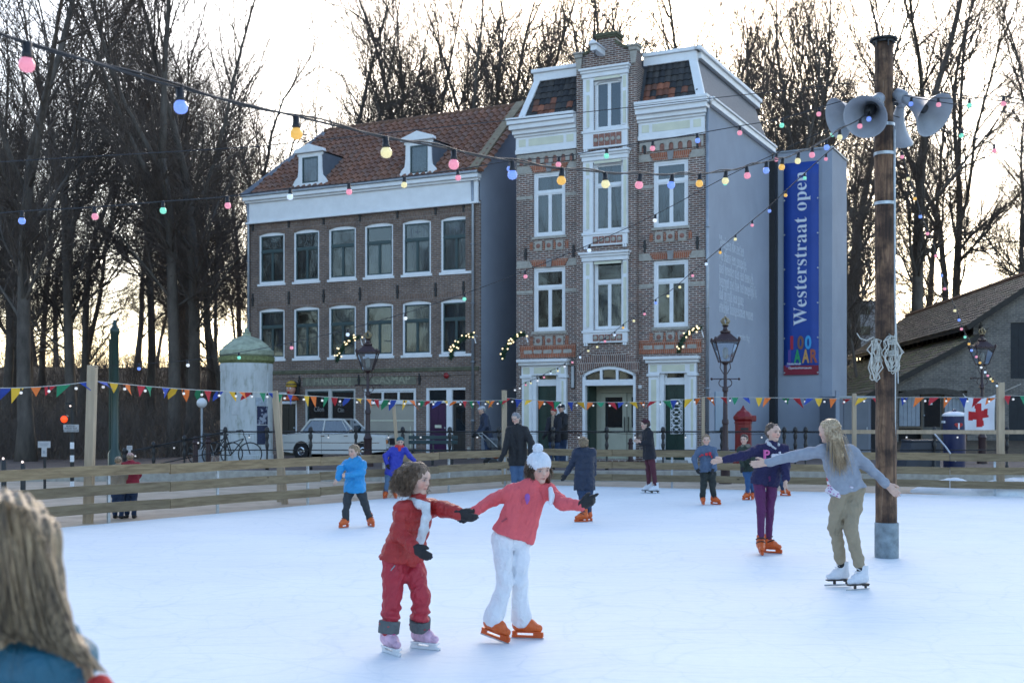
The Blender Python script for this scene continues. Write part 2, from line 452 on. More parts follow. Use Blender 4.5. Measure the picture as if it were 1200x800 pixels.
def np_mesh(name, V, Q, mat, smooth=True):
    """mesh from numpy verts (n,3) and quads (m,4)"""
    me = bpy.data.meshes.new(name); V = np.asarray(V, np.float32); Q = np.asarray(Q, np.int32)
    me.vertices.add(len(V)); me.vertices.foreach_set('co', V.ravel())
    me.loops.add(Q.size); me.loops.foreach_set('vertex_index', Q.ravel())
    me.polygons.add(len(Q)); me.polygons.foreach_set('loop_start', np.arange(0, Q.size, 4, dtype=np.int32))
    me.materials.append(mat); me.update(calc_edges=True)
    if smooth: me.polygons.foreach_set('use_smooth', np.ones(len(Q), bool))
    return me
def batch_tubes(P, Rd, n=3):
    """P (B,k,3) polylines, Rd (B,k) radii -> verts, quads"""
    B, k, _ = P.shape
    d = P[:, -1] - P[:, 0]; d /= np.linalg.norm(d, axis=1, keepdims=True) + 1e-9
    h = np.where(np.abs(d[:, 2:3]) < .9, np.array([[0, 0, 1.]]), np.array([[1., 0, 0]]))
    a = np.cross(d, h); a /= np.linalg.norm(a, axis=1, keepdims=True); b = np.cross(d, a)
    ang = np.arange(n)*2*np.pi/n
    ring = a[:, None, :]*np.cos(ang)[None, :, None] + b[:, None, :]*np.sin(ang)[None, :, None]
    V = P[:, :, None, :] + ring[:, None, :, :]*Rd[:, :, None, None]
    V = V.reshape(-1, 3)
    base = (np.arange(B)*k*n)[:, None, None] + (np.arange(k-1)*n)[None, :, None]
    j = np.arange(n)[None, None, :]; j2 = (j+1) % n
    Q = np.stack([base+j, base+j2, base+n+j2, base+n+j], -1).reshape(-1, 4)
    return V, Q
def grow_tree(seed, H=22, r0=.30, fork=.38, spread=1.0, dense=1.0):
    rnd = random.Random(seed); rg = np.random.default_rng(seed)
    trunk = MB(); fine = {}
    def rdir(d, ang):
        o = d.orthogonal().normalized(); o.rotate(Matrix.Rotation(rnd.uniform(0, 2*math.pi), 3, d))
        return (d*math.cos(ang) + o*math.sin(ang)).normalized()
    def branch(p, d, L, r, lvl):
        nseg = (8, 9, 6, 3, 2)[lvl]; sides = (9, 6, 4, 3, 3)[lvl]
        wob = (.045, .085, .10, .12, .14)[lvl]; up = (.02, .045, .05, .05, .05)[lvl]
        pts = [p.copy()]; dirs = [d.copy()]; rad = [r]
        rend = r * (.56, .16, .25, .5, .6)[lvl]
        for k in range(nseg):
            d = (d + Vector((rnd.gauss(0,1), rnd.gauss(0,1), rnd.gauss(0,1)))*wob + Vector((0,0,up))).normalized()
            p = p + d*(L/nseg); pts.append(p.copy()); dirs.append(d.copy()); rad.append(lk(r, rend, ((k+1)/nseg)**.85))
        if lvl == 0:
            rad[0] *= 1.55; pts[0].z -= .4; rad[1] *= 1.05
        if lvl < 2: trunk.tube(pts, rad, sides)
        else: fine.setdefault((nseg+1, sides), []).append(([tuple(q) for q in pts], rad))
        if lvl == 4: return
        kids = []
        if lvl == 0:
            nm = rnd.choice((3, 3, 4))                       # co-dominant leaders in a vase
            kids.append((1.0, rnd.uniform(3, 9), H*rnd.uniform(.50, .58), r*.55))
            for i in range(nm-1): kids.append((rnd.uniform(.74, .96), rnd.uniform(14, 30), H*rnd.uniform(.46, .60), r*rnd.uniform(.34, .46)))
            for i in range(int(6*dense)): kids.append((rnd.uniform(fork, .95), rnd.uniform(34, 62), H*rnd.uniform(.20, .34), r*rnd.uniform(.18, .30)))
        else:
            n = int(round((0, 15, 9, 4)[lvl] * dense * rnd.uniform(.8, 1.2))); t0 = (0, .10, .10, .12)[lvl]
            for i in range(n):
                t = t0 + (1-t0)*((i + rnd.uniform(.1, .9))/n)
                LL = (0, L*.40*(1.18-t*.6), L*.46*(1.1-t*.45), L*.60)[lvl]*rnd.uniform(.7, 1.25)
                kids.append((t, rnd.uniform(*((0,0), (20, 46), (18, 44), (18, 46))[lvl])*spread, LL, None))
        for t, ang, LL, cr in kids:
            q = t*nseg; k = min(int(q), nseg-1); fr = q-k
            pp = pts[k].lerp(pts[k+1], fr); dd = dirs[k].lerp(dirs[k+1], fr).normalized(); rr = lk(rad[k], rad[k+1], fr)
            if cr is None: cr = min(rr*.70, (0, .042, .019, .0095)[lvl]*(H/22))
            branch(pp, rdir(dd, R(ang)), LL, max(cr, .0085), lvl+1)
    lean = Vector((rnd.uniform(-.06,.06), rnd.uniform(-.06,.06), 1)).normalized()
    branch(Vector((0,0,0)), lean, H*rnd.uniform(.40, .52), r0, 0)
    Vs, Qs, off = [], [], 0
    for (k, n), L in fine.items():
        V, Q = batch_tubes(np.array([a for a, _ in L]), np.array([b for _, b in L]), n)
        Vs.append(V); Qs.append(Q+off); off += len(V)
    return trunk.mesh('trunk', m_bark, 'all'), np_mesh('crown', np.concatenate(Vs), np.concatenate(Qs), m_twig)
TREES = [grow_tree(11, 23, .25, .26), grow_tree(12, 25, .29, .34, .9), grow_tree(13, 22, .23, .22, 1.05),
         grow_tree(14, 26, .34, .34, .9), grow_tree(15, 21, .19, .36, .85), grow_tree(16, 24, .28, .22, 1.1), grow_tree(17, 20, .17, .28, .95, .9)]
def put_tree(x, y, k, sc, rz, label, group, name='beech_tree', bark=None):
    t = thing(name, label, 'tree', (x, y, ground_h(x, y)), rz, group)
    t.scale = (sc, sc, sc)
    a = link('trunk', TREES[k][0], t); link('crown', TREES[k][1], t)
    if bark:
        a.material_slots[0].link = 'OBJECT'; a.material_slots[0].material = bark
    return t
rt = random.Random(77)
ORD = 'first second third fourth fifth sixth seventh eighth ninth tenth eleventh twelfth thirteenth fourteenth fifteenth sixteenth seventeenth eighteenth nineteenth twentieth'.split() + ['twenty-first', 'twenty-second', 'twenty-third', 'twenty-fourth']
def scatter(n, fpx, fd, label, group, smin, smax, mind, ks=None, ok=lambda x, y: True, numbered=True):
    placed = []; tries = 0; made = []
    while len(placed) < n and tries < 6000:
        tries += 1
        D = rt.uniform(*fd); px = rt.uniform(*fpx); x = (px-600)/FPX*D
        if not ok(x, D) or any((x-a)**2 + (D-b)**2 < mind**2 for a, b in placed): continue
        placed.append((x, D)); made.append((px, put_tree(x, D, rt.choice(ks or range(7)), rt.uniform(smin, smax), rt.uniform(0, 6.28), label, group)))
    if numbered:
        made.sort(key=lambda q: q[0])
        for i, (_, t) in enumerate(made): t['label'] = '%s, %s from the left' % (label, ORD[i])
scatter(15, (-90, 285), (49, 66), 'bare dark beech at the near edge of the left wood', 'bare trees at the near edge of the left wood', .72, .95, 3.0, ok=lambda x, y: x < -10.8 - (y-49)*.05)
scatter(22, (-60, 330), (67, 125), 'bare beech deep in the left wood', 'bare trees deep in the left wood', .75, 1.0, 4.0)
scatter(17, (300, 700), (60, 95), 'bare tree behind the wide house', 'bare trees behind the wide house', 1.0, 1.22, 3.6)
scatter(17, (700, 985), (60, 95), 'bare tree behind the narrow house', 'bare trees behind the narrow house', 1.0, 1.22, 3.6)
scatter(13, (995, 1290), (84, 120), 'bare tall tree behind the barn', 'bare trees behind the barn', 1.2, 1.45, 4.0, ks=[1,3,5,0,2])
# trees the eye can pick out one by one
def named_tree(px, D, k, sc, rz, label, bark=None):
    put_tree((px-600)/FPX*D, D, k, sc, rz, label, None, bark=bark)
named_tree(1013, 62, 6, .62, 1.0, 'slender pale bare tree between the grey end wall and the pole', m_bark_pale)
named_tree(1076, 82, 3, 1.5, 2.0, 'thick bare trunk rising just right of the loudspeaker pole')
named_tree(205, 48, 1, 1.0, .6, 'dark bare tree directly behind the white advertising column left side')
for _k in range(44):      # the wood goes on round the left of the rink and behind the viewer
    _a = R(150 + 95*_k/43); _r = rt.uniform(48, 78)
    put_tree(_r*math.cos(_a)*1.0, 8 + _r*math.sin(_a), _k % 7, rt.uniform(.7, .95), _k*1.3, 'bare tree beyond the rink on the viewer side', 'bare trees on the viewer side of the rink')
named_tree(30, 44.5, 3, .92, 3.0, 'heavy leaning beech at the far left edge of the wood')

# undergrowth of the wood: bare twiggy brush, one mass
def build_brush():
    mb = MB(); rnd = random.Random(5)
    for i in range(5200):
        D = 46 + 70*rnd.random()**1.4; px = rnd.uniform(-60, 300); x = (px-600)/FPX*D
        z = ground_h(x, D); h = rnd.uniform(.6, 2.6); r = rnd.uniform(.008, .02)
        a = Vector((x, D, z-.05)); tip = a + Vector((rnd.gauss(0,.35), rnd.gauss(0,.35), 1))*h
        mid = a.lerp(tip, .5) + Vector((rnd.gauss(0,.1), rnd.gauss(0,.1), 0))
        mb.tube([a, mid, tip], [r, r*.7, r*.3], 3, cap=False)
        for j in range(3):
            q = a.lerp(tip, rnd.uniform(.3, .9)); e = q + Vector((rnd.gauss(0,.5), rnd.gauss(0,.5), rnd.uniform(.1,.8)))*h*.35
            mb.tube([q, e], [r*.5, r*.25], 3, cap=False)
    o = mb.build('undergrowth', m_twig); kind(o, 'stuff'); tag(o, 'bare twiggy undergrowth covering the floor of the left wood', 'undergrowth')
build_brush()

# ================================================================== RINK FENCE
def plank_mat():
    m, nt, b, o = new_mat('fence_plank'); L = nt.links.new
    tc = N(nt, 'ShaderNodeTexCoord'); oi = N(nt, 'ShaderNodeObjectInfo')
    ad = N(nt, 'ShaderNodeVectorMath', _operation='ADD'); cb = N(nt, 'ShaderNodeCombineXYZ')
    ml = N(nt, 'ShaderNodeMath', _operation='MULTIPLY'); ml.inputs[1].default_value = 40; L(oi.outputs['Random'], ml.inputs[0])
    L(ml.outputs[0], cb.inputs[0]); L(tc.outputs['Object'], ad.inputs[0]); L(cb.outputs[0], ad.inputs[1])
    mp = N(nt, 'ShaderNodeMapping'); mp.inputs['Scale'].default_value = (.9, 8, 9); L(ad.outputs[0], mp.inputs[0])
    n1 = N(nt, 'ShaderNodeTexNoise', Scale=2.2, Detail=7., Roughness=.65, Distortion=.6); L(mp.outputs[0], n1.inputs['Vector'])
    r1 = ramp(nt, [(.28, (.13,.09,.05)), (.5, (.22,.162,.095)), (.72, (.31,.24,.145))]); L(n1.outputs['Fac'], r1.inputs[0])
    vo = N(nt, 'ShaderNodeTexVoronoi', Scale=1.6); mp2 = N(nt, 'ShaderNodeMapping'); mp2.inputs['Scale'].default_value = (1, 1, 2.2); L(ad.outputs[0], mp2.inputs[0]); L(mp2.outputs[0], vo.inputs['Vector'])
    rk = ramp(nt, [(.03, (.25,.2,.15)), (.07, (1,1,1))]); L(vo.outputs['Distance'], rk.inputs[0])
    mx = N(nt, 'ShaderNodeMix', _data_type='RGBA', _blend_type='MULTIPLY'); mx.inputs['Factor'].default_value = 1
    L(r1.outputs[0], mx.inputs[6]); L(rk.outputs[0], mx.inputs[7])
    rt_ = ramp(nt, [(0, (.78,.80,.80)), (1, (1.15,1.1,1.0))]); L(oi.outputs['Random'], rt_.inputs[0])
    mx2 = N(nt, 'ShaderNodeMix', _data_type='RGBA', _blend_type='MULTIPLY'); mx2.inputs['Factor'].default_value = 1
    L(mx.outputs[2], mx2.inputs[6]); L(rt_.outputs[0], mx2.inputs[7]); L(mx2.outputs[2], b.inputs['Base Color'])
    b.inputs['Roughness'].default_value = .8
    bp = N(nt, 'ShaderNodeBump', Strength=.3, Distance=.01); L(n1.outputs['Fac'], bp.inputs['Height']); L(bp.outputs[0], b.inputs['Normal'])
    return m
m_plank = plank_mat()
m_newwood = plain('pale_post_wood', (.40,.31,.21), .75, .18, 2.5, .25, 20, stretch=(6,6,.5))

def rink_fence(p0, p1, label, joints, steel_spacing, phase):
    """p0,p1 plan points; planks butt at the joints (fractions)"""
    a, b = Vector((*p0, 0)), Vector((*p1, 0)); L = (b-a).length; d = (b-a)/L
    rz = math.atan2(d.y, d.x)
    t = thing('rink_fence', label, 'fence', (a.x, a.y, 0), rz)
    rnd = random.Random(int(L*10))
    for row, (z0, z1) in enumerate(((.14,.295), (.425,.58), (.71,.87))):
        cuts = [0] + [j*L + (row-1)*.0 for j in joints] + [L]
        for i in range(len(cuts)-1):
            x0, x1 = cuts[i] + .006, cuts[i+1] - .006; cx = (x0+x1)/2
            dz0, dz1 = rnd.uniform(-.012,.012), rnd.uniform(-.012,.012); y0 = rnd.uniform(-.004,.004)
            mb = MB()
            n = 4
            for k in range(n):
                xa, xb = lk(x0, x1, k/n)-cx, lk(x0, x1, (k+1)/n)-cx
                wa, wb = lk(dz0, dz1, k/n) + .006*math.sin(k*1.7+i), lk(dz0, dz1, (k+1)/n) + .006*math.sin((k+1)*1.7+i)
                mb.hexa([(xa,-.022+y0,z0+wa),(xb,-.022+y0,z0+wb),(xb,.022+y0,z0+wb),(xa,.022+y0,z0+wa),(xa,-.022+y0,z1+wa),(xb,-.022+y0,z1+wb),(xb,.022+y0,z1+wb),(xa,.022+y0,z1+wa)])
            o = mb.build('plank', m_plank, t); o.location = (cx, 0, 0)
    x = phase
    pm = MB().box(-.022,.022,.024,.058,-.12,.80).box(-.05,.05,.02,.10,-.12,-.04).mesh('steel_post', m_steel)
    while x < L:
        o = link('steel_post', pm, t); o.location = (x, 0, 0); x += steel_spacing
    return t
_xl = -15.2
rink_fence((_xl, FL(_xl)), CORNER, 'three-rail wooden rink fence running back along the left side of the ice', [.12,.245,.37,.49,.615,.74,.87], 2.26, .9)
rink_fence((CORNER[0]+.06, FR(CORNER[0]+.06)), (19, FR(19)), 'three-rail wooden rink fence along the far right side of the ice', [.10,.22,.345,.47,.60,.735,.87], 2.3, 1.15)

# tall wooden posts that carry the light strings
def wood_post(px, py_top, D, label, w=.09, px_bot=None, zb=-.05):
    top = px3(px, py_top, D); xb = ((px_bot if px_bot else px) - 600)/FPX*D
    o = MB().bar((0, 0, 0), (top[0]-xb, 0, top[2]-zb), w, w).build('light_post', m_newwood, None, bevel=.006)
    o.location = (xb, D, zb); tag(o, label, 'post', 'posts carrying the lights'); return Vector(top)
T_105 = wood_post(108.5, 428, 18.42, 'pale square wooden post behind the left rink fence', .13, 103)
T_325 = wood_post(322, 458, 22.6, 'pale leaning plank post beside the white advertising column', .11, 334)
wood_post(327.5, 462, 23.2, 'pale upright post just behind the leaning plank by the column', .09)
T_463 = wood_post(461, 472, 26.0, 'thin pale plank leaning above the blue-jacketed boy', .07, 470)
T_590 = wood_post(591, 457, 29.6, 'pale wooden post at the fence corner beside the man in black', .13)
T_823 = wood_post(824, 465, 28.3, 'thin pale post in front of the tall house corner', .07)
T_1001 = wood_post(1001, 461, 26.6, 'pale thin post behind the fence left of the loudspeaker pole', .085)
T_1172 = wood_post(1172.5, 448, 25.2, 'pale wooden post beside the red cross flag', .13)

# ================================================================== IRON RAILING
RY = 31.35
def railing():
    t = thing('iron_railing', 'black cast iron railing with ball-topped posts along the street edge', 'railing', (0, RY, 0))
    prof = [(.05,0),(.05,.10),(.028,.14),(.024,.5),(.045,.60),(.055,.66),(.04,.70),(.03,.78),(.05,.84),(.052,.92),(.03,.96),(.055,1.00),(.062,1.05),(.05,1.10),(.02,1.13)]
    pm = MB().lathe(prof, 10).mesh('post', m_iron, 'all')
    pxs = [146, 180, 216, 264, 313, 364, 417, 472, 527, 585, 648, 711, 777, 846, 919, 932, 944, 1040, 1095, 1180]
    pts = []
    for p in pxs:
        x = (p-600)/FPX*RY; z = street_z(x) + .03
        if p < 264: z = .25 - (264-p)/118*.55
        o = link('post', pm, t); o.location = (x, 0, z); pts.append((x, z))
    for zz, r in ((1.0, .022), (.52, .016)):
        mb = MB()
        for (xa, za), (xb, zb) in zip(pts[:-1], pts[1:]):
            mb.tube([(xa,0,za+zz),(xb,0,zb+zz)], r, 6)
        mb.build('rail', m_iron, t, 'all')
    return pts
RAIL_PTS = railing()

# ================================================================== HOUSES
ANG = R(-27)
U = np.array([math.cos(ANG), math.sin(ANG)]); NB = np.array([-math.sin(ANG), math.cos(ANG)])
class Frame:
    def __init__(s, P): s.P = np.array(P, float)
    def x(s, px, y=0.):
        k = (px-600)/FPX; p = s.P + NB*y
        return -(p[0]-k*p[1])/(U[0]-k*U[1])
    def z(s, px, py, y=0.):
        p = s.P + NB*y + U*s.x(px, y)
        return CAMZ - (py-HOR)/FPX*p[1]
    def zx(s, x, py, y=0.):
        p = s.P + NB*y + U*x
        return CAMZ - (py-HOR)/FPX*p[1]

def facade(mb, x0, x1, z0, z1, ops, y=0., depth=.22, m=0, mr=0):
    """wall face at y with rectangular openings (xa,xb,za,zb) and their reveals"""
    xs = sorted({x0, x1, *[c for o in ops for c in o[:2]]}); zs = sorted({z0, z1, *[c for o in ops for c in o[2:4]]})
    for i in range(len(xs)-1):
        for j in range(len(zs)-1):
            cx, cz = (xs[i]+xs[i+1])/2, (zs[j]+zs[j+1])/2
            if any(o[0] < cx < o[1] and o[2] < cz < o[3] for o in ops): continue
            mb.face([(xs[i],y,zs[j]),(xs[i+1],y,zs[j]),(xs[i+1],y,zs[j+1]),(xs[i],y,zs[j+1])], m)
    for a, b, c, d in [o[:4] for o in ops]:
        mb.face([(a,y,c),(a,y,d),(a,y+depth,d),(a,y+depth,c)], mr); mb.face([(b,y,d),(b,y,c),(b,y+depth,c),(b,y+depth,d)], mr)
        mb.face([(a,y,d),(b,y,d),(b,y+depth,d),(a,y+depth,d)], mr); mb.face([(b,y,c),(a,y,c),(a,y+depth,c),(b,y+depth,c)], mr)

def spandrel(mb, xa, xb, zt, rise, y, depth, m=0):
    n = 8; cx = (xa+xb)/2; hw = (xb-xa)/2
    for k in range(n):
        a, b = lk(xa, xb, k/n), lk(xa, xb, (k+1)/n)
        fa, fb = zt - rise*((a-cx)/hw)**2, zt - rise*((b-cx)/hw)**2
        mb.face([(a,y,fa),(b,y,fb),(b,y,zt),(a,y,zt)], m); mb.face([(a,y,fa),(a,y+depth,fa),(b,y+depth,fb),(b,y,fb)], m)

def wavy(x0, x1, z0, z1, y, amp=.02, per=.11, side=0., n=None):
    """hanging curtain sheet; side: how far it is drawn aside at the bottom (+ to the right)"""
    mb = MB(); n = n or max(6, int((x1-x0)/.028)); rows = 5; v = []
    for j in range(rows+1):
        t = j/rows
        for i in range(n+1):
            u = i/n; x = lk(x0, x1, u)
            if side > 0: x = x1 - (x1-x)*(1 - side*t)
            if side < 0: x = x0 + (x-x0)*(1 + side*t)
            v.append((x, y + amp*math.sin(2*math.pi*(x1-x0)*u/per + .7*math.sin(3*u)), lk(z1, z0, t)))
    f = [(j*(n+1)+i, (j+1)*(n+1)+i, (j+1)*(n+1)+i+1, j*(n+1)+i+1) for j in range(rows) for i in range(n)]
    return mb.arrays(v, f)

def window(par, x0, x1, z0, z1, y, fm, sm, fw=.07, sw=.05, tr=.36, cols=2, top_cols=1, curtain='full', sill=None, glass=None, arch=0., sill_m=None):
    """window part: outer frame; sub-parts: sash bars, panes, curtain, sill"""
    mb = MB(); d = .09
    mb.box(x0, x0+fw, y, y+d, z0, z1); mb.box(x1-fw, x1, y, y+d, z0, z1)
    mb.box(x0+fw, x1-fw, y+.002, y+d, z0, z0+fw); mb.box(x0+fw, x1-fw, y+.002, y+d, z1-fw-arch, z1)
    w = mb.build('window', fm, par, bevel=.006)
    a, b, c, e = x0+fw, x1-fw, z0+fw, z1-fw-arch
    zt = e - (e-c)*tr if tr else e
    sb = MB(); y1 = y+.022; y2 = y+.075; panes = []
    def sash(xa, xb, za, zb):
        sb.box(xa, xa+sw, y1, y2, za, zb); sb.box(xb-sw, xb, y1, y2, za, zb)
        sb.box(xa+sw, xb-sw, y1+.002, y2, za, za+sw); sb.box(xa+sw, xb-sw, y1+.002, y2, zb-sw, zb)
        panes.append((xa+sw, xb-sw, za+sw, zb-sw))
    for i in range(cols):
        sash(lk(a, b, i/cols)+.001, lk(a, b, (i+1)/cols)-.001, c+.001, zt-.012)
    if tr:
        sb.box(a+.001, b-.001, y+.006, y2+.004, zt-.03, zt+.03)
        for i in range(top_cols): sash(lk(a, b, i/top_cols)+.001, lk(a, b, (i+1)/top_cols)-.001, zt+.031, e-.001)
    sb.build('sash', sm, w)
    for (xa, xb, za, zb) in panes:
        MB().box(xa-.004, xb+.004, y+.045, y+.052, za-.004, zb+.004).build('pane', glass or m_glass, w)
    if curtain == 'full': wavy(a, b, c, e, y+.16).build('curtain', m_curtain, w, 'all')
    if curtain == 'grey': wavy(a, b, c, e, y+.16).build('curtain', m_curtain_g, w, 'all')
    if curtain == 'half': wavy(a, b, c, c+(e-c)*.62, y+.16).build('curtain', m_curtain, w, 'all')
    if curtain == 'open':
        wavy(a, (a+b)/2-.02, c, e, y+.16, side=-.62).build('curtain', m_curtain, w, 'all')
        wavy((a+b)/2+.02, b, c, e, y+.16, side=.62).build('curtain', m_curtain, w, 'all')
    if sill: MB().box(x0-.05, x1+.05, y-sill, y+.02, z0-.09, z0-.002).build('sill', sill_m or fm, w, bevel=.005)
    return w

def tiles(mb, org, ex, es, en, nx, ns, tw, tl, colf, cols, clip=None, amp=.035, lift=.03):
    """pantile field: wavy across, stepped along the slope; cols collects one colour per face"""
    org, ex, es, en = map(np.array, (org, ex, es, en)); rnd = random.Random(nx*ns)
    prof = [0, .45, .95, 1.0, .40, -.05]
    for j in range(ns):
        for i in range(nx):
            if clip and not clip((i+.5)*tw, (j+.5)*tl): continue
            c = colf((i+.5)*tw, (j+.5)*tl, rnd); jit = rnd.uniform(-.006, .008); base = len(mb.v); n = 5
            for s, h in ((j*tl, lift), (j*tl+tl*1.04, 0.)):
                for k in range(n+1):
                    p = org + ex*((i + k/n)*tw) + es*s + en*(h + jit + amp*prof[k]); mb.v.append(tuple(p))
            for k in range(n+1):
                p = org + ex*((i + k/n)*tw) + es*(j*tl) + en*(jit - .01 + 0*prof[k]); mb.v.append(tuple(p))
            for k in range(n):
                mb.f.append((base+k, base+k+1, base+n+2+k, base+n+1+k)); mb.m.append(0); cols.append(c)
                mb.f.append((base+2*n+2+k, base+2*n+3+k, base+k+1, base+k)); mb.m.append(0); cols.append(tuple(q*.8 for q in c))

def color_faces(me, cols):
    at = me.color_attributes.new('Col', 'FLOAT_COLOR', 'CORNER')
    arr = []
    for p, c in zip(me.polygons, cols):
        arr += [c[0], c[1], c[2], 1.0] * p.loop_total
    at.data.foreach_set('color', arr)

m_brickL = brick_mat('brown_brick', (.15,.098,.075), (.20,.135,.10), (.27,.25,.23), stain=.35)
m_brickR = brick_mat('red_brown_brick', (.17,.078,.055), (.10,.065,.058), (.44,.41,.37), bw=.22, bh=.068, ms=.014, stain=.25)
m_brick_red = brick_mat('bright_red_brick', (.36,.115,.055), (.29,.09,.045), (.38,.30,.24), bw=.065, bh=.2, ms=.008, stain=.2)
m_soldier = brick_mat('soldier_brick', (.15,.095,.07), (.20,.13,.095), (.26,.24,.22), bw=.065, bh=.24, ms=.010, stain=.3)
m_soldierR = brick_mat('arch_brick', (.17,.08,.058), (.12,.07,.06), (.42,.39,.35), bw=.07, bh=.26, ms=.012, stain=.2)
m_plaster = plain('blue_grey_plaster', (.30,.335,.40), .85, .07, .8, .15, 25)
m_plaster_d = plain('slate_grey_plaster', (.20,.215,.25), .85, .08, .8, .15, 25)
m_tile = attr_mat('roof_tile', .68, bump=.3, bscale=30)
m_teal = plain('dark_teal_paint', (.022,.055,.062), .35, .15, 5, 0)
m_lead = plain('lead_sheet', (.11,.135,.17), .5, .12, 4, .1)
m_moss = plain('mossy_stone', (.10,.10,.065), .95, .35, 6, .5)
m_terra = plain('terracotta_relief', (.27,.13,.10), .8, .35, 14, .5, 30)

# ------------------------------------------------------------------ wide brick house (left)
FLh = Frame((-9.92, 45.1)); WL = 9.9; ZG = .2
ZE = 9.87                      # eaves
def build_left_house():
    t = thing('brick_house', 'wide brown brick house with tiled roof, two dormers and faded shop lettering', 'house', (FLh.P[0], FLh.P[1], 0), ANG)
    F = FLh
    # windows
    cols = [(303.4,333.4),(344,374),(385,417),(427,460.6),(471.4,505),(516.4,551.5)]
    rows = [((271.5,254.5),(331.5,319)), ((361,350.5),(420,415))]
    ops = []; wins = []
    for (ty, by) in rows:
        z1 = (F.z(318, ty[0]) + F.z(534, ty[1]))/2; z0 = (F.z(318, by[0]) + F.z(534, by[1]))/2
        for a, b in cols:
            xa, xb = F.x(a), F.x(b); ops.append((xa, xb, z0, z1)); wins.append((xa, xb, z0, z1))
    # ground floor openings
    z_door = F.z(337, 459); zs1 = F.z(387, 455); zs2 = F.z(457, 455); zs3 = F.z(526, 454)
    d1 = (F.x(326), F.x(348), ZG, z_door); s1 = (F.x(357), F.x(416.5), ZG+.55, zs1)
    s2 = (F.x(426.5), F.x(487.5), ZG+.35, zs2); d2 = (F.x(499), F.x(551.5), ZG+.02, zs3)
    ops += [d1, s1, s2, d2]
    mb = MB(); facade(mb, 0, WL, ZG-.4, ZE-.85, ops, 0, .2)
    for o in wins: spandrel(mb, o[0], o[1], o[3], .085, .0, .05)
    mb.build('wall', m_brickL, t)
    # segmental soldier arches over the windows
    for o in wins:
        am = MB(); n = 10; cx = (o[0]+o[1])/2; hw = (o[1]-o[0])/2+.06
        for k in range(n):
            a, b = lk(cx-hw, cx+hw, k/n), lk(cx-hw, cx+hw, (k+1)/n)
            fa, fb = o[3]+.03-.1*((a-cx)/hw)**2, o[3]+.03-.1*((b-cx)/hw)**2
            am.hexa([(a,-.006,fa),(b,-.006,fb),(b,.01,fb),(a,.01,fa),(a,-.006,fa+.23),(b,-.006,fb+.23),(b,.01,fb+.23),(a,.01,fa+.23)])
        am.build('window_arch', m_soldier, t)
    DEPTH = 6.64
    mb = MB(); mb.face([(WL,0,ZG-.4),(WL,DEPTH,ZG-.4),(WL,DEPTH,ZE),(WL,DEPTH/2,12.93),(WL,0,ZE)])
    mb.build('gable_wall', m_plaster, t)
    mb = MB().box(WL-.55, WL+.004, -.004, .10, ZG-.4, ZE-.855); mb.build('corner_bricks', m_brickL, t)
    mb = MB(); mb.face([(0,DEPTH,ZG-.4),(0,0,ZG-.4),(0,0,ZE),(0,DEPTH,ZE)]); mb.face([(WL,DEPTH,ZG-.4),(0,DEPTH,ZG-.4),(0,DEPTH,ZE),(WL,DEPTH,ZE)])
    mb.build('rear_wall', m_brickL, t)
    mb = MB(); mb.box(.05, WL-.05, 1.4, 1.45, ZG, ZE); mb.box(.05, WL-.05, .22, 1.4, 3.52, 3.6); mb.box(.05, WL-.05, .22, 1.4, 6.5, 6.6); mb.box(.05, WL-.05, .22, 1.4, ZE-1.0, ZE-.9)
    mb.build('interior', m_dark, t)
    cur = ['grey','grey','none','half','full','full', 'full','half','full','half','full','full']
    for (xa, xb, z0, z1), c in zip(wins, cur):
        window(t, xa, xb, z0, z1, .035, m_white, m_teal, .075, .045, .34, 2, 1, c, .07, arch=.05)
    # stained motif in the upper panes of the two right windows
    for (xa, xb, z0, z1) in wins[4:6]:
        mb = MB(); cx = (xa+xb)/2; zc = z1-.42; yy = .085
        mb.box(cx-.14, cx+.14, yy-.008, yy, zc-.012, zc+.012); mb.box(cx-.012, cx+.012, yy-.009, yy, zc-.09, zc+.09)
        for s in (-1, 1): mb.box(cx+s*.26-.008, cx+s*.26+.008, yy-.008, yy, zc-.16, zc+.16)
        mb.build('leaded_motif', m_lead, t)
    # white fascia + gutter
    mb = MB(); zb = ZE-.93
    mb.box(-.02, WL-.02, -.10, .0-.003, zb, ZE-.10); mb.box(-.06, WL+.03, -.16, -.002, zb-.05, zb+.02); mb.box(-.1, WL+.06, -.28, .02, ZE-.12, ZE+.02)
    mb.box(-.06, WL+.03, -.19, -.002, ZE-.2, ZE-.122)
    mb.build('cornice', m_white, t, bevel=.012)
    mb = MB(); mb.box(-.12, WL+.08, -.34, -.04, ZE+.02, ZE+.11); mb.build('gutter', m_zinc, t, bevel=.02)
    for x in (.03, WL-.22):
        mb = MB(); mb.tube([(x,-.13,ZE-.1),(x,-.08,ZE-1.05),(x,-.08,ZG)], .05, 8)
        for z in (1.5, 3.5, 5.5, 7.5): mb.box(x-.06, x+.06, -.14, 0, z, z+.04)
        mb.build('drainpipe', m_zinc, t, 'all')
    # string course with moss
    zc = F.z(430, 434); MB().box(.0, WL-.02, -.07, 0-.002, zc-.08, zc+.06).build('string_course', m_moss, t, bevel=.01)
    MB().box(.02, WL-.03, -.04, 0-.002, zc-.22, zc-.08).build('frieze', m_brickL, t)
    # faded painted sign band and lettering
    za = F.z(390, 452); zb2 = F.z(390, 438)
    band = plain('faded_sign_paint', (.17,.165,.125), .95, .25, 5, .3); lett = plain('faded_letter_paint', (.27,.27,.20), .95, .35, 9, .2)
    MB().box(F.x(355), F.x(488), -.012, -.002, za, zb2).build('sign_band', band, t)
    text(t, 'lettering', "T. HANGERIJ", .40, lett, (F.x(357), -.016, za+.05), (R(90),0,0), sx=.92, bold=.006)
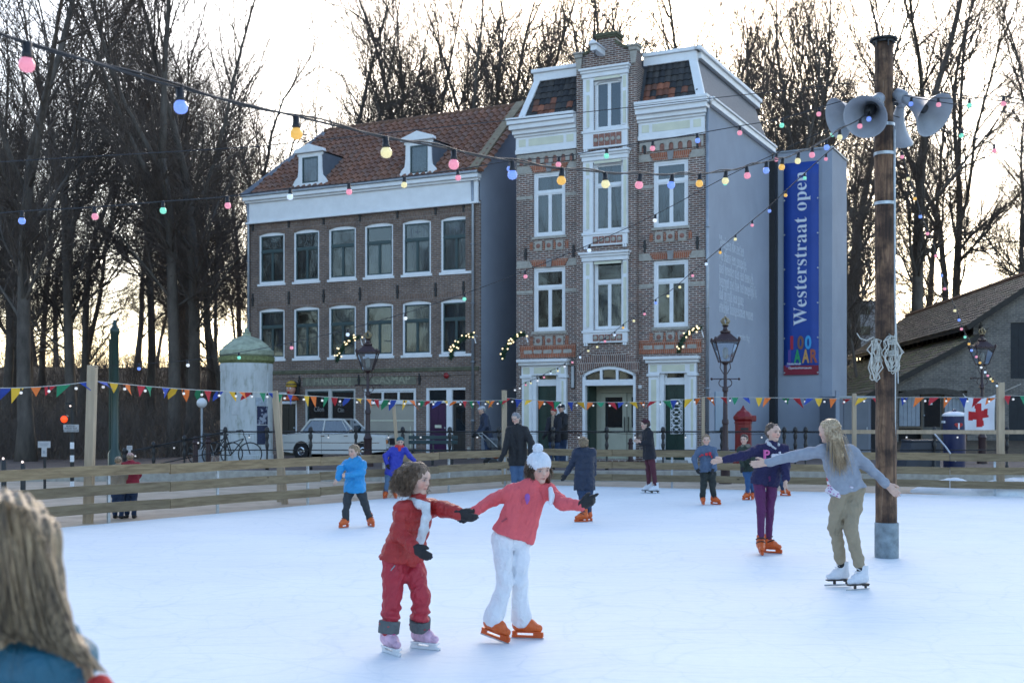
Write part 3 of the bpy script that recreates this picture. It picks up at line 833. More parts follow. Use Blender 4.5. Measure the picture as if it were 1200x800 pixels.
    text(t, 'lettering', "GASMAP", .42, lett, (F.x(436), -.016, za+.05), (R(90),0,0), sx=1.0, bold=.006)
    # wall anchors
    ax = [(a[1]+b[0])/2 for a, b in zip(cols[:-1], cols[1:])]
    am = MB().box(-.035, .035, -.035, -.003, -.24, .24).box(-.05,.05,-.045,-.004,-.06,.06).mesh('wall_anchor', m_iron)
    for px in [296.5] + ax + [555]:
        for py in (262, 349):
            o = link('wall_anchor', am, t); x = max(.12, F.x(px)); zz = F.z(430, {262: 251, 349: 344}[py])
            o.location = (min(x, WL-.62), 0, zz)
    for px in (351.5, 421, 492):
        o = link('wall_anchor', am, t); o.location = (F.x(px), -.01, F.z(430, 445)); o.scale = (1,1,.8)
    # ground floor joinery
    def door(xa, xb, z0, z1, mat, name='door', glass=False):
        mb = MB(); mb.box(xa, xb, .10, .15, z0, z1)
        n = 2
        for i in range(n):
            a = lk(xa+.08, xb-.08, i/n)+.02; b = lk(xa+.08, xb-.08, (i+1)/n)-.02
            mb.box(a, b, .085, .101, z0+.12, z0+.75)
            if not glass: mb.box(a, b, .085, .101, z0+.9, z1-.12)
        d = mb.build(name, mat, t, bevel=.008)
        MB().ball((xb-.09, .07, z0+1.05), .035, 8).build('door_knob', m_steel, d, 'all')
        if glass: MB().box(xa+.12, xb-.12, .09, .098, z0+.9, z1-.14).build('pane', m_glass_dark, d)
        return d
    mdoor = plain('black_green_door', (.012,.016,.016), .3, .2, 3, 0); mpur = plain('aubergine_door', (.045,.012,.05), .35, .25, 2, 0); mbrown = plain('dark_brown_door', (.028,.024,.022), .4, .2, 3, 0)
    # door with fanlight
    zt = F.z(337, 471.5)
    mb = MB().box(d1[0], d1[0]+.09, .03, .14, ZG, d1[3]).box(d1[1]-.09, d1[1], .03, .14, ZG, d1[3]).box(d1[0]+.09, d1[1]-.09, .032, .14, d1[3]-.09, d1[3]).box(d1[0]+.09, d1[1]-.09, .034, .14, zt-.05, zt+.05)
    fr = mb.build('door_frame', m_white, t, bevel=.006); door(d1[0]+.09, d1[1]-.09, ZG, zt-.05, mdoor)
    MB().box(d1[0]+.09, d1[1]-.09, .09, .097, zt+.05, d1[3]-.09).build('pane', m_glass_dark, fr)
    # shop window 1
    w = window(t, s1[0], s1[1], s1[2], s1[3], .03, plain('grey_white_paint', (.46,.46,.44), .5, .1, 3, 0), m_teal, .09, .04, 0, 2, 1, 'none', .06, m_glass_dark)
    script = plain('white_window_script', (.26,.26,.26), .6, .1, 9, 0)
    text(w, 'window_lettering', 'Cilon', .26, script, (s1[0]+.40, .028, s1[2]+1.10), (R(90),0,R(0)), sx=.8)
    text(w, 'window_lettering', 'van\nClin', .22, script, (s1[0]+1.45, .028, s1[2]+1.30), (R(90),0,0), sx=.8)
    cr = MB().box(lk(s1[0],s1[1],.5)-.07, lk(s1[0],s1[1],.5)+.07, .01, .12, s1[2], s1[3]-.02).build('mullion', MAT['grey_white_paint'], w)
    wavy(s1[0]+.1, s1[1]-.1, s1[3]-.55, s1[3]-.08, .16, .03, .16).build('curtain', m_curtain_g, w, 'all')
    # shop window 2: three small lights over a blank cream panel
    z2 = F.z(457, 471.5)
    w = window(t, s2[0], s2[1], z2-.06, s2[3], .03, m_white, m_white, .09, .04, 0, 3, 1, 'grey', None)
    mcr = plain('beige_blind', (.36,.34,.285), .7, .06, 2, .03)
    mb = MB().box(s2[0]+.08, s2[1]-.08, .10, .12, s2[2], z2-.07); pn = mb.build('shutter_panel', mcr, t)
    mb = MB(); h = (z2-.07-s2[2])
    mb.box(s2[0]+.09, s2[1]-.09, .086, .099, s2[2]+h*.62, s2[2]+h*.645); mb.box(s2[0]+.09, s2[0]+.16, .086, .099, s2[2], z2-.08); mb.box(s2[1]-.30, s2[1]-.27, .086, .099, s2[2], s2[2]+h*.5)
    mb.build('batten', m_cream, pn)
    MB().box(s2[0], s2[0]+.1, .03, .13, s2[2], z2-.06).box(s2[1]-.1, s2[1], .03, .13, s2[2], z2-.06).build('panel_frame', m_white, t)
    # pair of doors at the right
    zt = F.z(526, 470.5); xm = F.x(526)
    mb = MB().box(d2[0], d2[0]+.10, .02, .14, d2[2], d2[3]).box(d2[1]-.08, d2[1], .02, .14, d2[2], d2[3]).box(xm-.11, xm+.11, .018, .14, d2[2], d2[3]-.08).box(d2[0]+.10, d2[1]-.08, .022, .14, d2[3]-.08, d2[3]).box(d2[0]+.10, d2[1]-.08, .024, .14, zt-.04, zt+.04)
    fr = mb.build('door_frame', m_white, t, bevel=.006)
    dd = door(d2[0]+.10, xm-.11, d2[2], zt-.04, mpur); door(xm+.11, d2[1]-.08, d2[2], zt-.04, mbrown, glass=True)
    MB().box((d2[0]+xm)/2-.14, (d2[0]+xm)/2+.12, .07, .084, d2[2]+1.05, d2[2]+1.15).build('letter_slot', m_cream, dd)
    MB().box(d2[0]+.10, xm-.11, .09, .097, zt+.04, d2[3]-.08).box(xm+.11, d2[1]-.08, .09, .097, zt+.04, d2[3]-.08).build('pane', m_glass_dark, fr)
    MB().box(d2[1]-.05, WL-.28, -.16, -.003, ZG-.2, ZG+.42).build('plinth', m_stone, t, bevel=.01)
    # round red alarm bell
    o = MB().lathe([(.10,0),(.10,.05),(.02,.07)], 12, (0,0,0)).build('alarm_bell', plain('red_enamel', (.25,.01,.015), .3, .1, 3, 0), t, 'all'); o.rotation_euler = (R(90),0,0); o.location = (F.x(523.5), -.002, F.z(523.5, 440))
    # ---- roof
    cols_f = []; mbr = MB(); run, rise = DEPTH/2+.22, 12.97-ZE-.08; sl = math.hypot(run, rise)
    es = np.array([0, run/sl, rise/sl]); en = np.array([0, -rise/sl, run/sl])
    hip = WL - 8.8
    def colf(x, s, rnd):
        b = rnd.choice([(.22,.10,.06), (.25,.12,.075), (.19,.095,.065), (.23,.12,.08), (.20,.115,.085)]); k = rnd.uniform(.88, 1.1)
        return tuple(c*k for c in b)
    tw, tl = .255, .33
    tiles(mbr, (0, -.24, ZE+.06), (1,0,0), es, en, int((WL+.05)/tw)+1, int(sl/tl)+1, tw, tl, colf, cols_f, clip=lambda x, s: x > hip*s/sl + .10 and s < sl+.05, amp=.10, lift=.06)
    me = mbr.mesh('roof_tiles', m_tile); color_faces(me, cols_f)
    rf = link('roof', me, t); kind(rf, 'stuff')
    A, Bv = (0.-.12,-.26,ZE+.02), (hip, DEPTH/2, 12.97)
    mb = MB(); mb.bar((A[0]+.02,A[1],A[2]+.05), (Bv[0]+.05,Bv[1],Bv[2]), .34, .09, up=(0,-.7,.7)); mb.build('lead_verge', m_lead, t)
    mb = MB()
    mb.face([(0,0,ZE),(WL,0,ZE),(WL,DEPTH/2,12.93),(hip,DEPTH/2,12.93)]); mb.face([(WL,DEPTH,ZE),(0,DEPTH,ZE),(hip,DEPTH/2,12.93),(WL,DEPTH/2,12.93)]); mb.face([(0,DEPTH,ZE),(0,0,ZE),(hip,DEPTH/2,12.93)])
    mb.build('roof_deck', m_dark, t)
    mb = MB(); n = int((WL-hip)/.33)
    for k in range(n):
        xa = lk(hip, WL, k/n); mb.tube([(xa, DEPTH/2, 12.97+.03), (lk(hip, WL, (k+1.05)/n), DEPTH/2, 12.97+.05)], [.11, .12], 8)
    mb.build('ridge_tiles', plain('ridge_tile', (.16,.085,.055), .85, .3, 4, .2), t, 'all')
    mb = MB(); mb.bar((WL-.10,-.25,ZE+.16), (WL-.10,DEPTH/2,13.12), .34, .10); mb.build('verge_board', plain('weathered_verge', (.24,.195,.13), .85, .2, 5, .2), t)
    # ---- dormers
    for (pl, pr, pb, ptop, wl, wr, cur) in ((342.5, 384, 219, 169, 354, 372.5, 'red'), (467, 513.5, 208, 154, 480.5, 501, 'pale')):
        yf = -.17
        xl, xr = F.x(pl, yf), F.x(pr, yf); cx = (xl+xr)/2; z0 = F.z((pl+pr)/2, pb, yf); z1 = F.z((pl+pr)/2, ptop, yf)
        wa, wb = F.x(wl, yf), F.x(wr, yf); h = z1-z0; hw = (xr-xl)/2
        # scrolled white front board with the window opening
        prof = [(-1,0),(-1,.07),(-.86,.18),(-.70,.26),(-.66,.40),(-.64,.72),(-.72,.74),(-.72,.80)]
        zw0, zw1 = z0+h*.10, z0+h*.70
        mb = MB()
        left = [(cx+hw*a, z0+h*b) for a, b in prof]; right = [(cx-hw*a, z0+h*b) for a, b in prof]
        mb.prism([(wa, z0)] + [(wa, z0+h*.80)] + left[::-1], yf, yf+.07)
        mb.prism([(wb, z0+h*.80)] + [(wb, z0)] + right, yf, yf+.07)
        mb.prism([(wa, zw1), (wb, zw1), (wb, z0+h*.80), (wa, z0+h*.80)], yf, yf+.07)
        mb.prism([(wa, z0), (wb, z0), (wb, zw0), (wa, zw0)], yf, yf+.07)
        dm = mb.build('dormer', m_white, t, bevel=.01)
        mb = MB(); mb.prism([(cx-hw*.84, z0+h*.80),(cx+hw*.84, z0+h*.80),(cx+hw*.80, z0+h*.87),(cx, z0+h*1.0),(cx-hw*.80, z0+h*.87)], yf-.12, yf+.10); mb.build('pediment', m_white, dm, bevel=.012)
        mb = MB(); zb = z0+h*.80
        y_hit = lambda z: -.24 + (z-ZE-.06)/rise*run
        mb.face([(cx-hw*.64, yf+.07, z0+.0), (cx-hw*.64, yf+.07, zb), (cx-hw*.64, y_hit(zb), zb)]); mb.face([(cx+hw*.64, yf+.07, zb), (cx+hw*.64, yf+.07, z0), (cx+hw*.64, y_hit(zb), zb)])
        mb.face([(cx-hw*.7, yf+.05, zb+.02),(cx+hw*.7, yf+.05, zb+.02),(cx+hw*.7, y_hit(zb)+.1, zb+.06),(cx-hw*.7, y_hit(zb)+.1, zb+.06)])
        mb.build_split('dormer_cheek', m_lead, dm)
        mb = MB(); 
        for a, b, c, d in ((wa, wa+.05, zw0, zw1), (wb-.05, wb, zw0, zw1), (wa+.05, wb-.05, zw0, zw0+.05), (wa+.05, wb-.05, zw1-.05, zw1)): mb.box(a, b, yf+.01, yf+.06, c, d)
        mb.build('window_frame', m_teal, dm)
        MB().box(wa+.05, wb-.05, yf+.03, yf+.037, zw0+.05, zw1-.05).build('pane', m_glass, dm)
        wavy(wa, wb, zw0, zw1, yf+.12, .015, .12, n=24).build('curtain', plain('dormer_curtain_'+cur, (.45,.25,.22) if cur == 'red' else (.50,.55,.52), .9, .35, 16, .1), dm, 'all')
        MB().box(wa-.1, wb+.1, yf+.5, yf+.52, z0, zb).build('interior', m_dark, dm)
    return t
HL = build_left_house()

# ------------------------------------------------------------------ tall narrow house (right)
FRh = Frame((.146, 39.98)); WR = 6.57
def build_right_house():
    F = FRh; ZC = 11.54
    t = thing('town_house', 'tall narrow brick house with white bay frames, stone bands and mansard roof', 'house', (F.P[0], F.P[1], 0), ANG)
    PR = -.16                                         # the middle bay stands forward
    xb0, xb1 = F.x(675.5, PR), F.x(746, PR)
    wl = [(F.x(625), F.x(662.4), F.z(644, 388), F.z(644, 313)), (F.x(625), F.x(662.4), F.z(644, 276.5), F.z(644, 201.5))]
    wr = [(F.x(765.5), F.x(806.5), F.z(786, 383), F.z(786, 304.5)), (F.x(765.5), F.x(806.5), F.z(786, 265.5), F.z(786, 187.5))]
    zdt = F.z(640, 433); 
    dl = (F.x(628), F.x(654), ZG+.1, zdt); dr = (F.x(777.5), F.x(804.5), ZG+.1, F.z(791, 432))
    zl = F.zx(0, 152); zcorn = ZC-1.15
    mb = MB(); facade(mb, 0, xb0, ZG-.4, zcorn, wl+[dl], 0, .22); facade(mb, xb1, WR, ZG-.4, zcorn, wr+[dr], 0, .22)
    mb.build_split('wall', m_brickR, t)
    # middle bay brick, with the wide arched entrance and bay windows
    dc = (F.x(682, PR), F.x(745, PR), ZG+.1, F.z(713, 429, PR))
    cw = []
    for (pa, pb, yb, yt) in ((696, 731, 386, 303), (696, 731, 271, 190)): cw.append((F.x(pa, PR), F.x(pb, PR), F.z(713, yb, PR), F.z(713, yt, PR)))
    top_w = (F.x(696.5, PR), F.x(730, PR), F.z(713, 151, PR), F.z(713, 93, PR))
    ztop_b = F.z(713, 79, PR)
    mb = MB(); facade(mb, xb0, xb1, ZG-.4, ztop_b, [dc]+cw+[top_w], PR, .22); spandrel(mb, dc[0], dc[1], dc[3], .26, PR, .1)
    mb.face([(xb0,0,ZG-.4),(xb0,PR,ZG-.4),(xb0,PR,zcorn),(xb0,0,zcorn)]); mb.face([(xb1,PR,ZG-.4),(xb1,0,ZG-.4),(xb1,0,zcorn),(xb1,PR,zcorn)])
    mb.build('bay_wall', m_brickR, t)
    mb = MB(); ydp = 1.7
    mside = brick_mat('red_brown_brick_side', (.17,.078,.055), (.10,.065,.058), (.44,.41,.37), bh=.068, ms=.014, axis='yz', stain=.25)
    zA = zcorn
    mb.face([(xb0,ydp,zA),(xb0,PR,zA),(xb0,PR,ztop_b),(xb0,ydp,ztop_b)]); mb.face([(xb1,PR,zA),(xb1,ydp,zA),(xb1,ydp,ztop_b),(xb1,PR,ztop_b)])
    mb.build('gable_side', mside, t)
    # stepped gable above the top bay
    gz = lambda px, py: F.z(px, py, PR)
    g = [(xb0, ztop_b), (xb1, ztop_b)]
    zs = F.z(713, 63, PR); zsh = F.z(713, 58, PR); ztopb = F.z(713, 42, PR)
    xc = (xb0+xb1)/2; x0t, x1t = F.x(701, PR), F.x(721, PR)
    poly = [(xb0, ztop_b), (xb1, ztop_b), (xb1, zs), (xb1-.25, zs+.03), (lk(x1t, xb1, .45), zs+.10), (x1t, zs+.33), (x1t, ztopb), (x0t, ztopb), (x0t, zs+.33), (lk(x0t, xb0, .45), zs+.10), (xb0+.25, zs+.03), (xb0, zs)]
    gb = MB().prism(poly, PR, PR+.45).build('gable', m_brickR, t)
    MB().box(x0t-.10, x1t+.10, PR-.08, PR+.52, ztopb, ztopb+.10).box(x0t-.06, x1t+.06, PR-.05, PR+.49, ztopb-.06, ztopb-.002).build('coping', m_moss, gb, bevel=.015)
    for s in (0, 1):
        xa, xz = (x0t, xb0) if s == 0 else (x1t, xb1)
        mb = MB(); q = [(xa, zs+.33), (lk(xa, xz, .45), zs+.10), (lk(xa, xz, .8), zs+.03)]
        for (a, c), (b, d) in zip(q[:-1], q[1:]): mb.bar((a, PR+.22, c+.04), (b, PR+.22, d+.04), .55, .09)
        mb.build('coping', m_moss, gb)
        xm = xb0+.10 if s == 0 else xb1-.10
        mb = MB(); mb.box(xm-.14, xm+.14, PR-.10, PR+.3, zs-.02, zs+.10); mb.prism([(xm-.07, zs-.42),(xm+.07, zs-.42),(xm+.12, zs-.03),(xm-.12, zs-.03)], PR-.06, PR-.003); mb.box(xm-.18, xm+.18, PR-.14, PR+.34, zs+.10, zs+.16)
        mb.build('pinnacle', m_stone, gb, bevel=.01)
    # hoist beam with little roof
    mb = MB(); hx = F.x(706, PR); hz = F.z(706, 62, PR)
    mb.box(hx-.10, hx+.10, PR-.75, PR-.002, hz-.12, hz+.06); mb.prism([(hx-.17, hz+.06),(hx+.17, hz+.06),(hx, hz+.22)], PR-.85, PR-.002); mb.build('hoist_beam', m_white, t, bevel=.012)
    mb = MB(); mb.tube([(hx,PR-.62,hz-.12),(hx,PR-.62,hz-.26),(hx+.04,PR-.62,hz-.3),(hx+.07,PR-.62,hz-.25)], .018, 6); mb.build('hoist_hook', m_iron, t)
    # side wall and rest of the shell
    DP = 7.9
    mb = MB(); mb.face([(WR,0,ZG-.4),(WR,DP,ZG-.4),(WR,DP,ZC-.15),(WR,0,ZC-.15)])
    sidew = mb.build('side_wall', m_plaster, t)
    MB().box(WR-.3, WR+.003, -.003, .02, ZG-.4, zcorn).build('corner_bricks', m_brickR, t)
    mb = MB(); mb.face([(0,DP,ZG-.4),(0,0,ZG-.4),(0,0,ZC),(0,DP,ZC)]); mb.face([(WR,DP,ZG-.4),(0,DP,ZG-.4),(0,DP,ZC),(WR,DP,ZC)]); mb.build('rear_wall', m_plaster_d, t)
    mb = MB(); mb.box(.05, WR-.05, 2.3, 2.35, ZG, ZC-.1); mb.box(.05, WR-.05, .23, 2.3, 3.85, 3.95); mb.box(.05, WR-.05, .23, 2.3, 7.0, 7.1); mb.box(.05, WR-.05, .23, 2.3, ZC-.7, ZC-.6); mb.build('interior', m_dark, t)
    # windows
    for (xa, xb, z0, z1), c in zip(wl+wr, ('none', 'open', 'none', 'full')):
        window(t, xa, xb, z0, z1, .05, m_white, m_white, .085, .06, .30, 2, 1, c, .09, sill_m=m_stone)
    if True:   # blue shirt hanging behind the lower left window
        pass
    for (xa, xb, z0, z1), c in zip(cw, ('half', 'open')):
        w = window(t, xa, xb, z0, z1, PR+.05, m_white, m_white, .06, .055, .32, 2, 1, c, None)
        mbs = MB(); spandrel(mbs, xa, xb, z1, .15, PR+.015, .03); mbs.build('arched_head', m_white, w)
    w = window(t, *top_w, PR+.05, m_white, m_white, .05, .055, 0, 2, 1, 'none', None)
    mbs = MB(); spandrel(mbs, top_w[0], top_w[1], top_w[3], .14, PR+.015, .03); mbs.build('arched_head', m_white, w)
    wavy(top_w[0], top_w[1], top_w[2], top_w[3], PR+.17, .004, .5).build('roller_blind', plain('blue_blind', (.16,.22,.28), .8, .06, 2, 0), w, 'all')
    # white bay frames (three) : pilasters, entablature, panel apron
    def bay(wd, pl, pr, ptop, pbot, napr):
        xa, xb = F.x(pl, PR), F.x(pr, PR); zt, zb = F.z(713, ptop, PR), F.z(713, pbot, PR)
        y0 = PR-.10; y1 = PR-.003; sw = .30
        mb = MB()
        for (a, b) in ((xa+.06, wd[0]+.0), (wd[1]-.0, xb-.06)):
            mb.box(a, b, y0, y1, wd[2]-.02, zt-.24)
            mb.box(a+.07, a+.17, y0-.03, y0+.01, wd[2]+.05, zt-.75) if a < wd[0] else mb.box(b-.17, b-.07, y0-.03, y0+.01, wd[2]+.05, zt-.75)
        mb.box(wd[0], wd[1], y0, y1, wd[3]+.0, zt-.24)
        mb.box(xa+.02, xb-.02, y0-.03, y1-.001, wd[2]-.10, wd[2]-.02)
        mb.box(xa+.06, xb-.06, y0+.002, y1-.001, zb+.04, wd[2]-.10)
        fr = mb.build('bay_frame', m_white, t, bevel=.008)
        mb = MB(); mb.box(xa, xb, y0-.10, y1-.002, zt-.10, zt-.02); mb.box(xa-.04, xb+.04, y0-.16, y1-.004, zt-.02, zt+.05); mb.box(xa+.03, xb-.03, y0-.05, y1-.003, zt-.24, zt-.10)
        mb.build('bay_cornice', m_white, fr, bevel=.012)
        # cream pilaster panels
        mb = MB()
        for (a, b) in ((xa+.06, wd[0]), (wd[1], xb-.06)):
            c = (a+b)/2; mb.box(c-.055, c+.055, y0-.012, y0-.002, zt-.68, zt-.30); mb.box(c-.04, c+.045, y0-.034, y0-.003, wd[2]+.10, zt-.80)
        mb.box(wd[0]+.05, wd[1]-.05, y0-.01, y0-.001, zt-.34, zt-.26)
        mb.build('bay_panel', m_cream, fr)
        # apron of square terracotta reliefs
        za, zz = zb+.10, wd[2]-.16; n = 5; aw = (wd[1]-wd[0])
        for k in range(n):
            a, b = lk(wd[0], wd[1], k/n)+.012, lk(wd[0], wd[1], (k+1)/n)-.012
            o = MB().box(a, b, y0-.02, y0+.0, za, zz).build('relief_tile', m_terra, fr)
            MB().lathe([(.06,0),(.07,.012),(.02,.025)], 10, ((a+b)/2, y0-.02, (za+zz)/2), axis=Matrix.Rotation(R(90), 3, 'X')).build('rosette', m_stone, o)
        mb = MB()
        for s in (xa+.09, xb-.15, xa+.16, xb-.22): mb.box(s, s+.05, y0+.01, y1, zb-.05, zb+.04)
        mb.build_split('bracket', m_white, fr)
    bay(cw[0], 682.5, 738.5, 297, 403, 5); bay(cw[1], 682.5, 738.5, 179, 289, 5); bay(top_w, 682.5, 738.5, 81, 174.5, 5)
    # stone bands, red flat arches with keystone, relief squares below the sills
    stone = MB(); red = MB(); key = MB(); anchors = []
    for (xa, xb, z0, z1) in wl+wr:
        e0, e1 = (0.0, xb0) if xa < 2 else (xb1, WR)
        hh = .23
        # splayed flat arch
        red.prism([(xa+.02, z1+.03), (xb-.02, z1+.03), (xb+.12, z1+hh+.03), (xa-.12, z1+hh+.03)], -.014, -.002)
        cx = (xa+xb)/2; key.prism([(cx-.08, z1+.0), (cx+.08, z1+.0), (cx+.11, z1+hh+.06), (cx-.11, z1+hh+.06)], -.05, -.0145)
        stone.prism([(e0+.02, z1+.02), (xa-.03, z1+.02), (xa-.14, z1+.25), (e0+.02, z1+.25)], -.016, -.002); stone.prism([(xb+.03, z1+.02), (e1-.02, z1+.02), (e1-.02, z1+.25), (xb+.14, z1+.25)], -.016, -.002)
        zm = lk(z0, z1, .60); stone.box(e0+.02, xa-.01, -.012, -.002, zm, zm+.12); stone.box(xb+.01, e1-.02, -.012, -.002, zm, zm+.12)
        for k in range(3):
            c = lk(xa, xb, (k+.5)/3); o = MB().box(c-.13, c+.13, -.03, -.002, z0-.46, z0-.16).build('relief_tile', m_stone, t)
            MB().lathe([(.07,0),(.08,.012),(.02,.03)], 8, (c, -.03, z0-.31), axis=Matrix.Rotation(R(90), 3, 'X')).build('rosette', m_terra, o)
        red.box(xa-.12, xa-.01, -.012, -.002, z0-.44, z0-.18); red.box(xb+.01, xb+.12, -.012, -.002, z0-.44, z0-.18)
        for k in (1/3, 2/3): c = lk(xa, xb, k); red.box(c-.035, c+.035, -.012, -.002, z0-.44, z0-.18)
        anchors += [(xa-.28, z1+.48), (xb+.30, z1+.48)]
    # frieze panels over the side doors
    for (a, b, pa, pb) in ((609.5, 675, 404, 419), (749, 822, 398, 414)):
        x0, x1 = F.x(a), F.x(b); z0, z1 = F.z((a+b)/2, pb), F.z((a+b)/2, pa)
        x0 = max(.03, x0); x1 = min(WR-.03, x1)
        red.box(x0, x1, -.03, -.002, z0, z0+.10); red.box(x0, x1, -.03, -.002, z1-.12, z1); red.box(x0, x1, -.016, -.002, z0+.10, z1-.12)
        n = 5
        for k in range(n):
            c = lk(x0+.12, x1-.12, (k+.5)/n); hw = (x1-x0)/n*.36
            stone.box(c-hw, c+hw, -.026, -.0165, z0+.14, z1-.16)
    stone.build_split('stone_band', m_stone, t); red.build_split('red_brick_band', m_brick_red, t); key.build_split('keystone', plain('grey_keystone', (.26,.26,.26), .8, .15, 6, .2), t, bevel=.01)
    am = MB().box(-.035, .035, -.035, -.002, -.2, .2).box(-.05,.05,-.045,-.003,-.05,.05).mesh('wall_anchor', m_iron)
    for x, z in anchors:
        o = link('wall_anchor', am, t); o.location = (x, 0, z)
    # arcade frieze under the cornice
    for (x0, x1) in ((.06, xb0-.06), (xb1+.06, WR-.06)):
        mb = MB(); n = 7; z0, z1 = zcorn-.36, zcorn-.03
        st = (x1-x0)/n
        for k in range(n):
            c = x0+st*(k+.5); hw = st*.27
            arc = [(c+hw*math.cos(a), z0+.14+hw*math.sin(a)) for a in [math.pi*i/6 for i in range(7)]]
            xa, xb = x0+st*k, x0+st*(k+1)
            mb.prism([(xa, z0), (c-hw, z0), (c-hw, z0+.14)] + arc[::-1][1:4] + [(c, z1), (xa, z1)], -.06, -.002)
            mb.prism([(c+hw, z0), (xb, z0), (xb, z1), (c, z1)] + [(c, z0+.14+hw)] + arc[::-1][4:6] + [(c+hw, z0+.14)], -.06, -.002)
            arch = MB().prism([(c-hw, z0), (c+hw, z0), (c+hw, z0+.14)] + arc[1:-1] + [(c-hw, z0+.14)], -.02, -.001)
            arch.build('niche', m_terra, t)
        mb.build('arcade_frieze', m_stone, t)
    # cornices
    def cornice(x0, x1, ex0, ex1):
        mb = MB(); z = zcorn
        mb.box(x0, x1, -.10, -.002, z, z+.14); mb.box(x0+.01, x1-.01, -.07, -.001, z+.14, z+.62)
        mb.box(x0-.03, x1+.03, -.13, -.002, z+.56, z+.64); mb.box(x0-.06*ex0, x1+.06*ex1, -.22, -.002, z+.64, z+.78)
        mb.box(x0-.12*ex0, x1+.12*ex1, -.34, .02, z+.78, z+.94); mb.box(x0-.16*ex0, x1+.16*ex1, -.42, .10, z+.94, z+1.06); mb.box(x0-.18*ex0, x1+.18*ex1, -.45, .2, z+1.06, ZC)
        c = mb.build('cornice', m_white, t, bevel=.012)
        mb = MB(); L = x1-x0
        for a, b in ((.06, .17), (.22, .78), (.83, .94)): mb.box(x0+L*a, x0+L*b, -.082, -.0705, z+.24, z+.48)
        mb.build('cornice_panel', m_cream, c)
    cornice(0, xb0-.01, 1, 0); cornice(xb1+.01, WR, 0, 1)
    # mansard
    zt = 13.2; ins = .62; tileL = ((.60+.0), xb0-.02)
    colsf = []; mbt = MB(); sl = math.hypot(ins, zt-ZC); es = np.array([0, ins/sl, (zt-ZC)/sl]); en = np.array([0, -(zt-ZC)/sl, ins/sl])
    def colm(side):
        def f(x, s, rnd):
            k = rnd.uniform(.75, 1.2)
            o = (x > .5 and s < .62 and x < 1.35) if side == 0 else (x < .95 and s < .72 and not (x > .6 and s < .25 and rnd.random() < .4))
            c = rnd.choice([(.24,.09,.05),(.19,.075,.045),(.13,.06,.04)]) if (o and rnd.random() < .85) or rnd.random() < .05 else rnd.choice([(.035,.036,.038),(.05,.048,.046),(.028,.03,.034)])
            return tuple(q*k for q in c)
        return f
    tw, tl = .21, .235
    hipf = lambda s: .12 + .5*s/sl
    nL = int((xb0-.1)/tw)+1; tiles(mbt, (.10,.05,ZC+.03), (1,0,0), es, en, nL, int(sl/tl)+1, tw, tl, colm(0), colsf, clip=lambda x, s: x+.10 > hipf(s)+.05 and x+.1 < xb0-.02, amp=.04, lift=.03)
    nR = int((WR-xb1)/tw)+1; tiles(mbt, (xb1+.12,.05,ZC+.03), (1,0,0), es, en, nR, int(sl/tl)+1, tw, tl, colm(1), colsf, clip=lambda x, s: x+xb1+.12 < WR-hipf(s)-.05, amp=.04, lift=.03)
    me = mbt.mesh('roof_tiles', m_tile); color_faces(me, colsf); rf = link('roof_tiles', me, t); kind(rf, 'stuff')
    # roof body
    zd = zt-.02
    mb = MB(); P0 = [(.06,.06,ZC-.02),(WR-.06,.06,ZC-.02),(WR-.06,DP,ZC-.02),(.06,DP,ZC-.02)]; P1 = [(.06+ins*.8,.06+ins,zd),(WR-.06-ins*.8,.06+ins,zd),(WR-.06-ins*.8,DP-ins,zd),(.06+ins*.8,DP-ins,zd)]
    mb.hexa(P0+P1); mb.build('roof', plain('slate_roof', (.06,.068,.08), .5, .2, 9, .25), t)
    # white mansard boards : top beams and hip boards
    mb = MB(); zf = zt
    mb.box(.42, xb0-.0, ins-.18, ins+.05, zf-.30, zf-.02); mb.box(xb1+0., WR-.45, ins-.18, ins+.05, zf-.30, zf-.02)
    mb.box(.36, xb0-.0, ins-.26, ins+.25, zf-.02, zf+.10); mb.box(xb1, WR-.38, ins-.26, ins+.25, zf-.02, zf+.10)
    mb.hexa([(.02,-.02,ZC),(.26,-.02,ZC),(.26,.12,ZC),(.02,.12,ZC),(.42,ins-.18,zf-.29),(.66,ins-.18,zf-.29),(.66,ins-.02,zf-.29),(.42,ins-.02,zf-.29)])
    mb.hexa([(WR-.30,-.02,ZC),(WR-.02,-.02,ZC),(WR-.02,.12,ZC),(WR-.30,.12,ZC),(WR-.70,ins-.18,zf-.29),(WR-.45,ins-.18,zf-.29),(WR-.45,ins-.02,zf-.29),(WR-.70,ins-.02,zf-.29)])
    mb.build_split('mansard_board', m_white, t, bevel=.012)
    # side: upper cornice, lower gutter board
    mb = MB(); mb.box(WR-.55, WR-.36, ins+.05, DP-.3, zf-.22, zf-.02); mb.box(WR-.50, WR-.28, ins-.26, DP-.3, zf-.02, zf+.10); mb.build('side_cornice', m_white, t, bevel=.01)
    mb = MB(); mb.box(WR+.003, WR+.16, .16, DP-.05, ZC-.20, ZC-.02); mb.box(WR-.15, WR+.22, .16, DP-.05, ZC-.02, ZC+.04); mb.build('side_gutter', m_white, t, bevel=.01)
    # zinc downpipe with hopper
    mb = MB(); x = WR+.07; mb.box(x-.12, x+.12, -.20, .0, ZC-.25, ZC-.03); mb.tube([(x,-.06,ZC-.2),(x,-.06,ZG)], .055, 8)
    for z in (2.5, 5, 7.5): mb.box(x-.07, x+.07, -.13, 0, z, z+.04)
    mb.build('drainpipe', m_zinc, t, 'all')
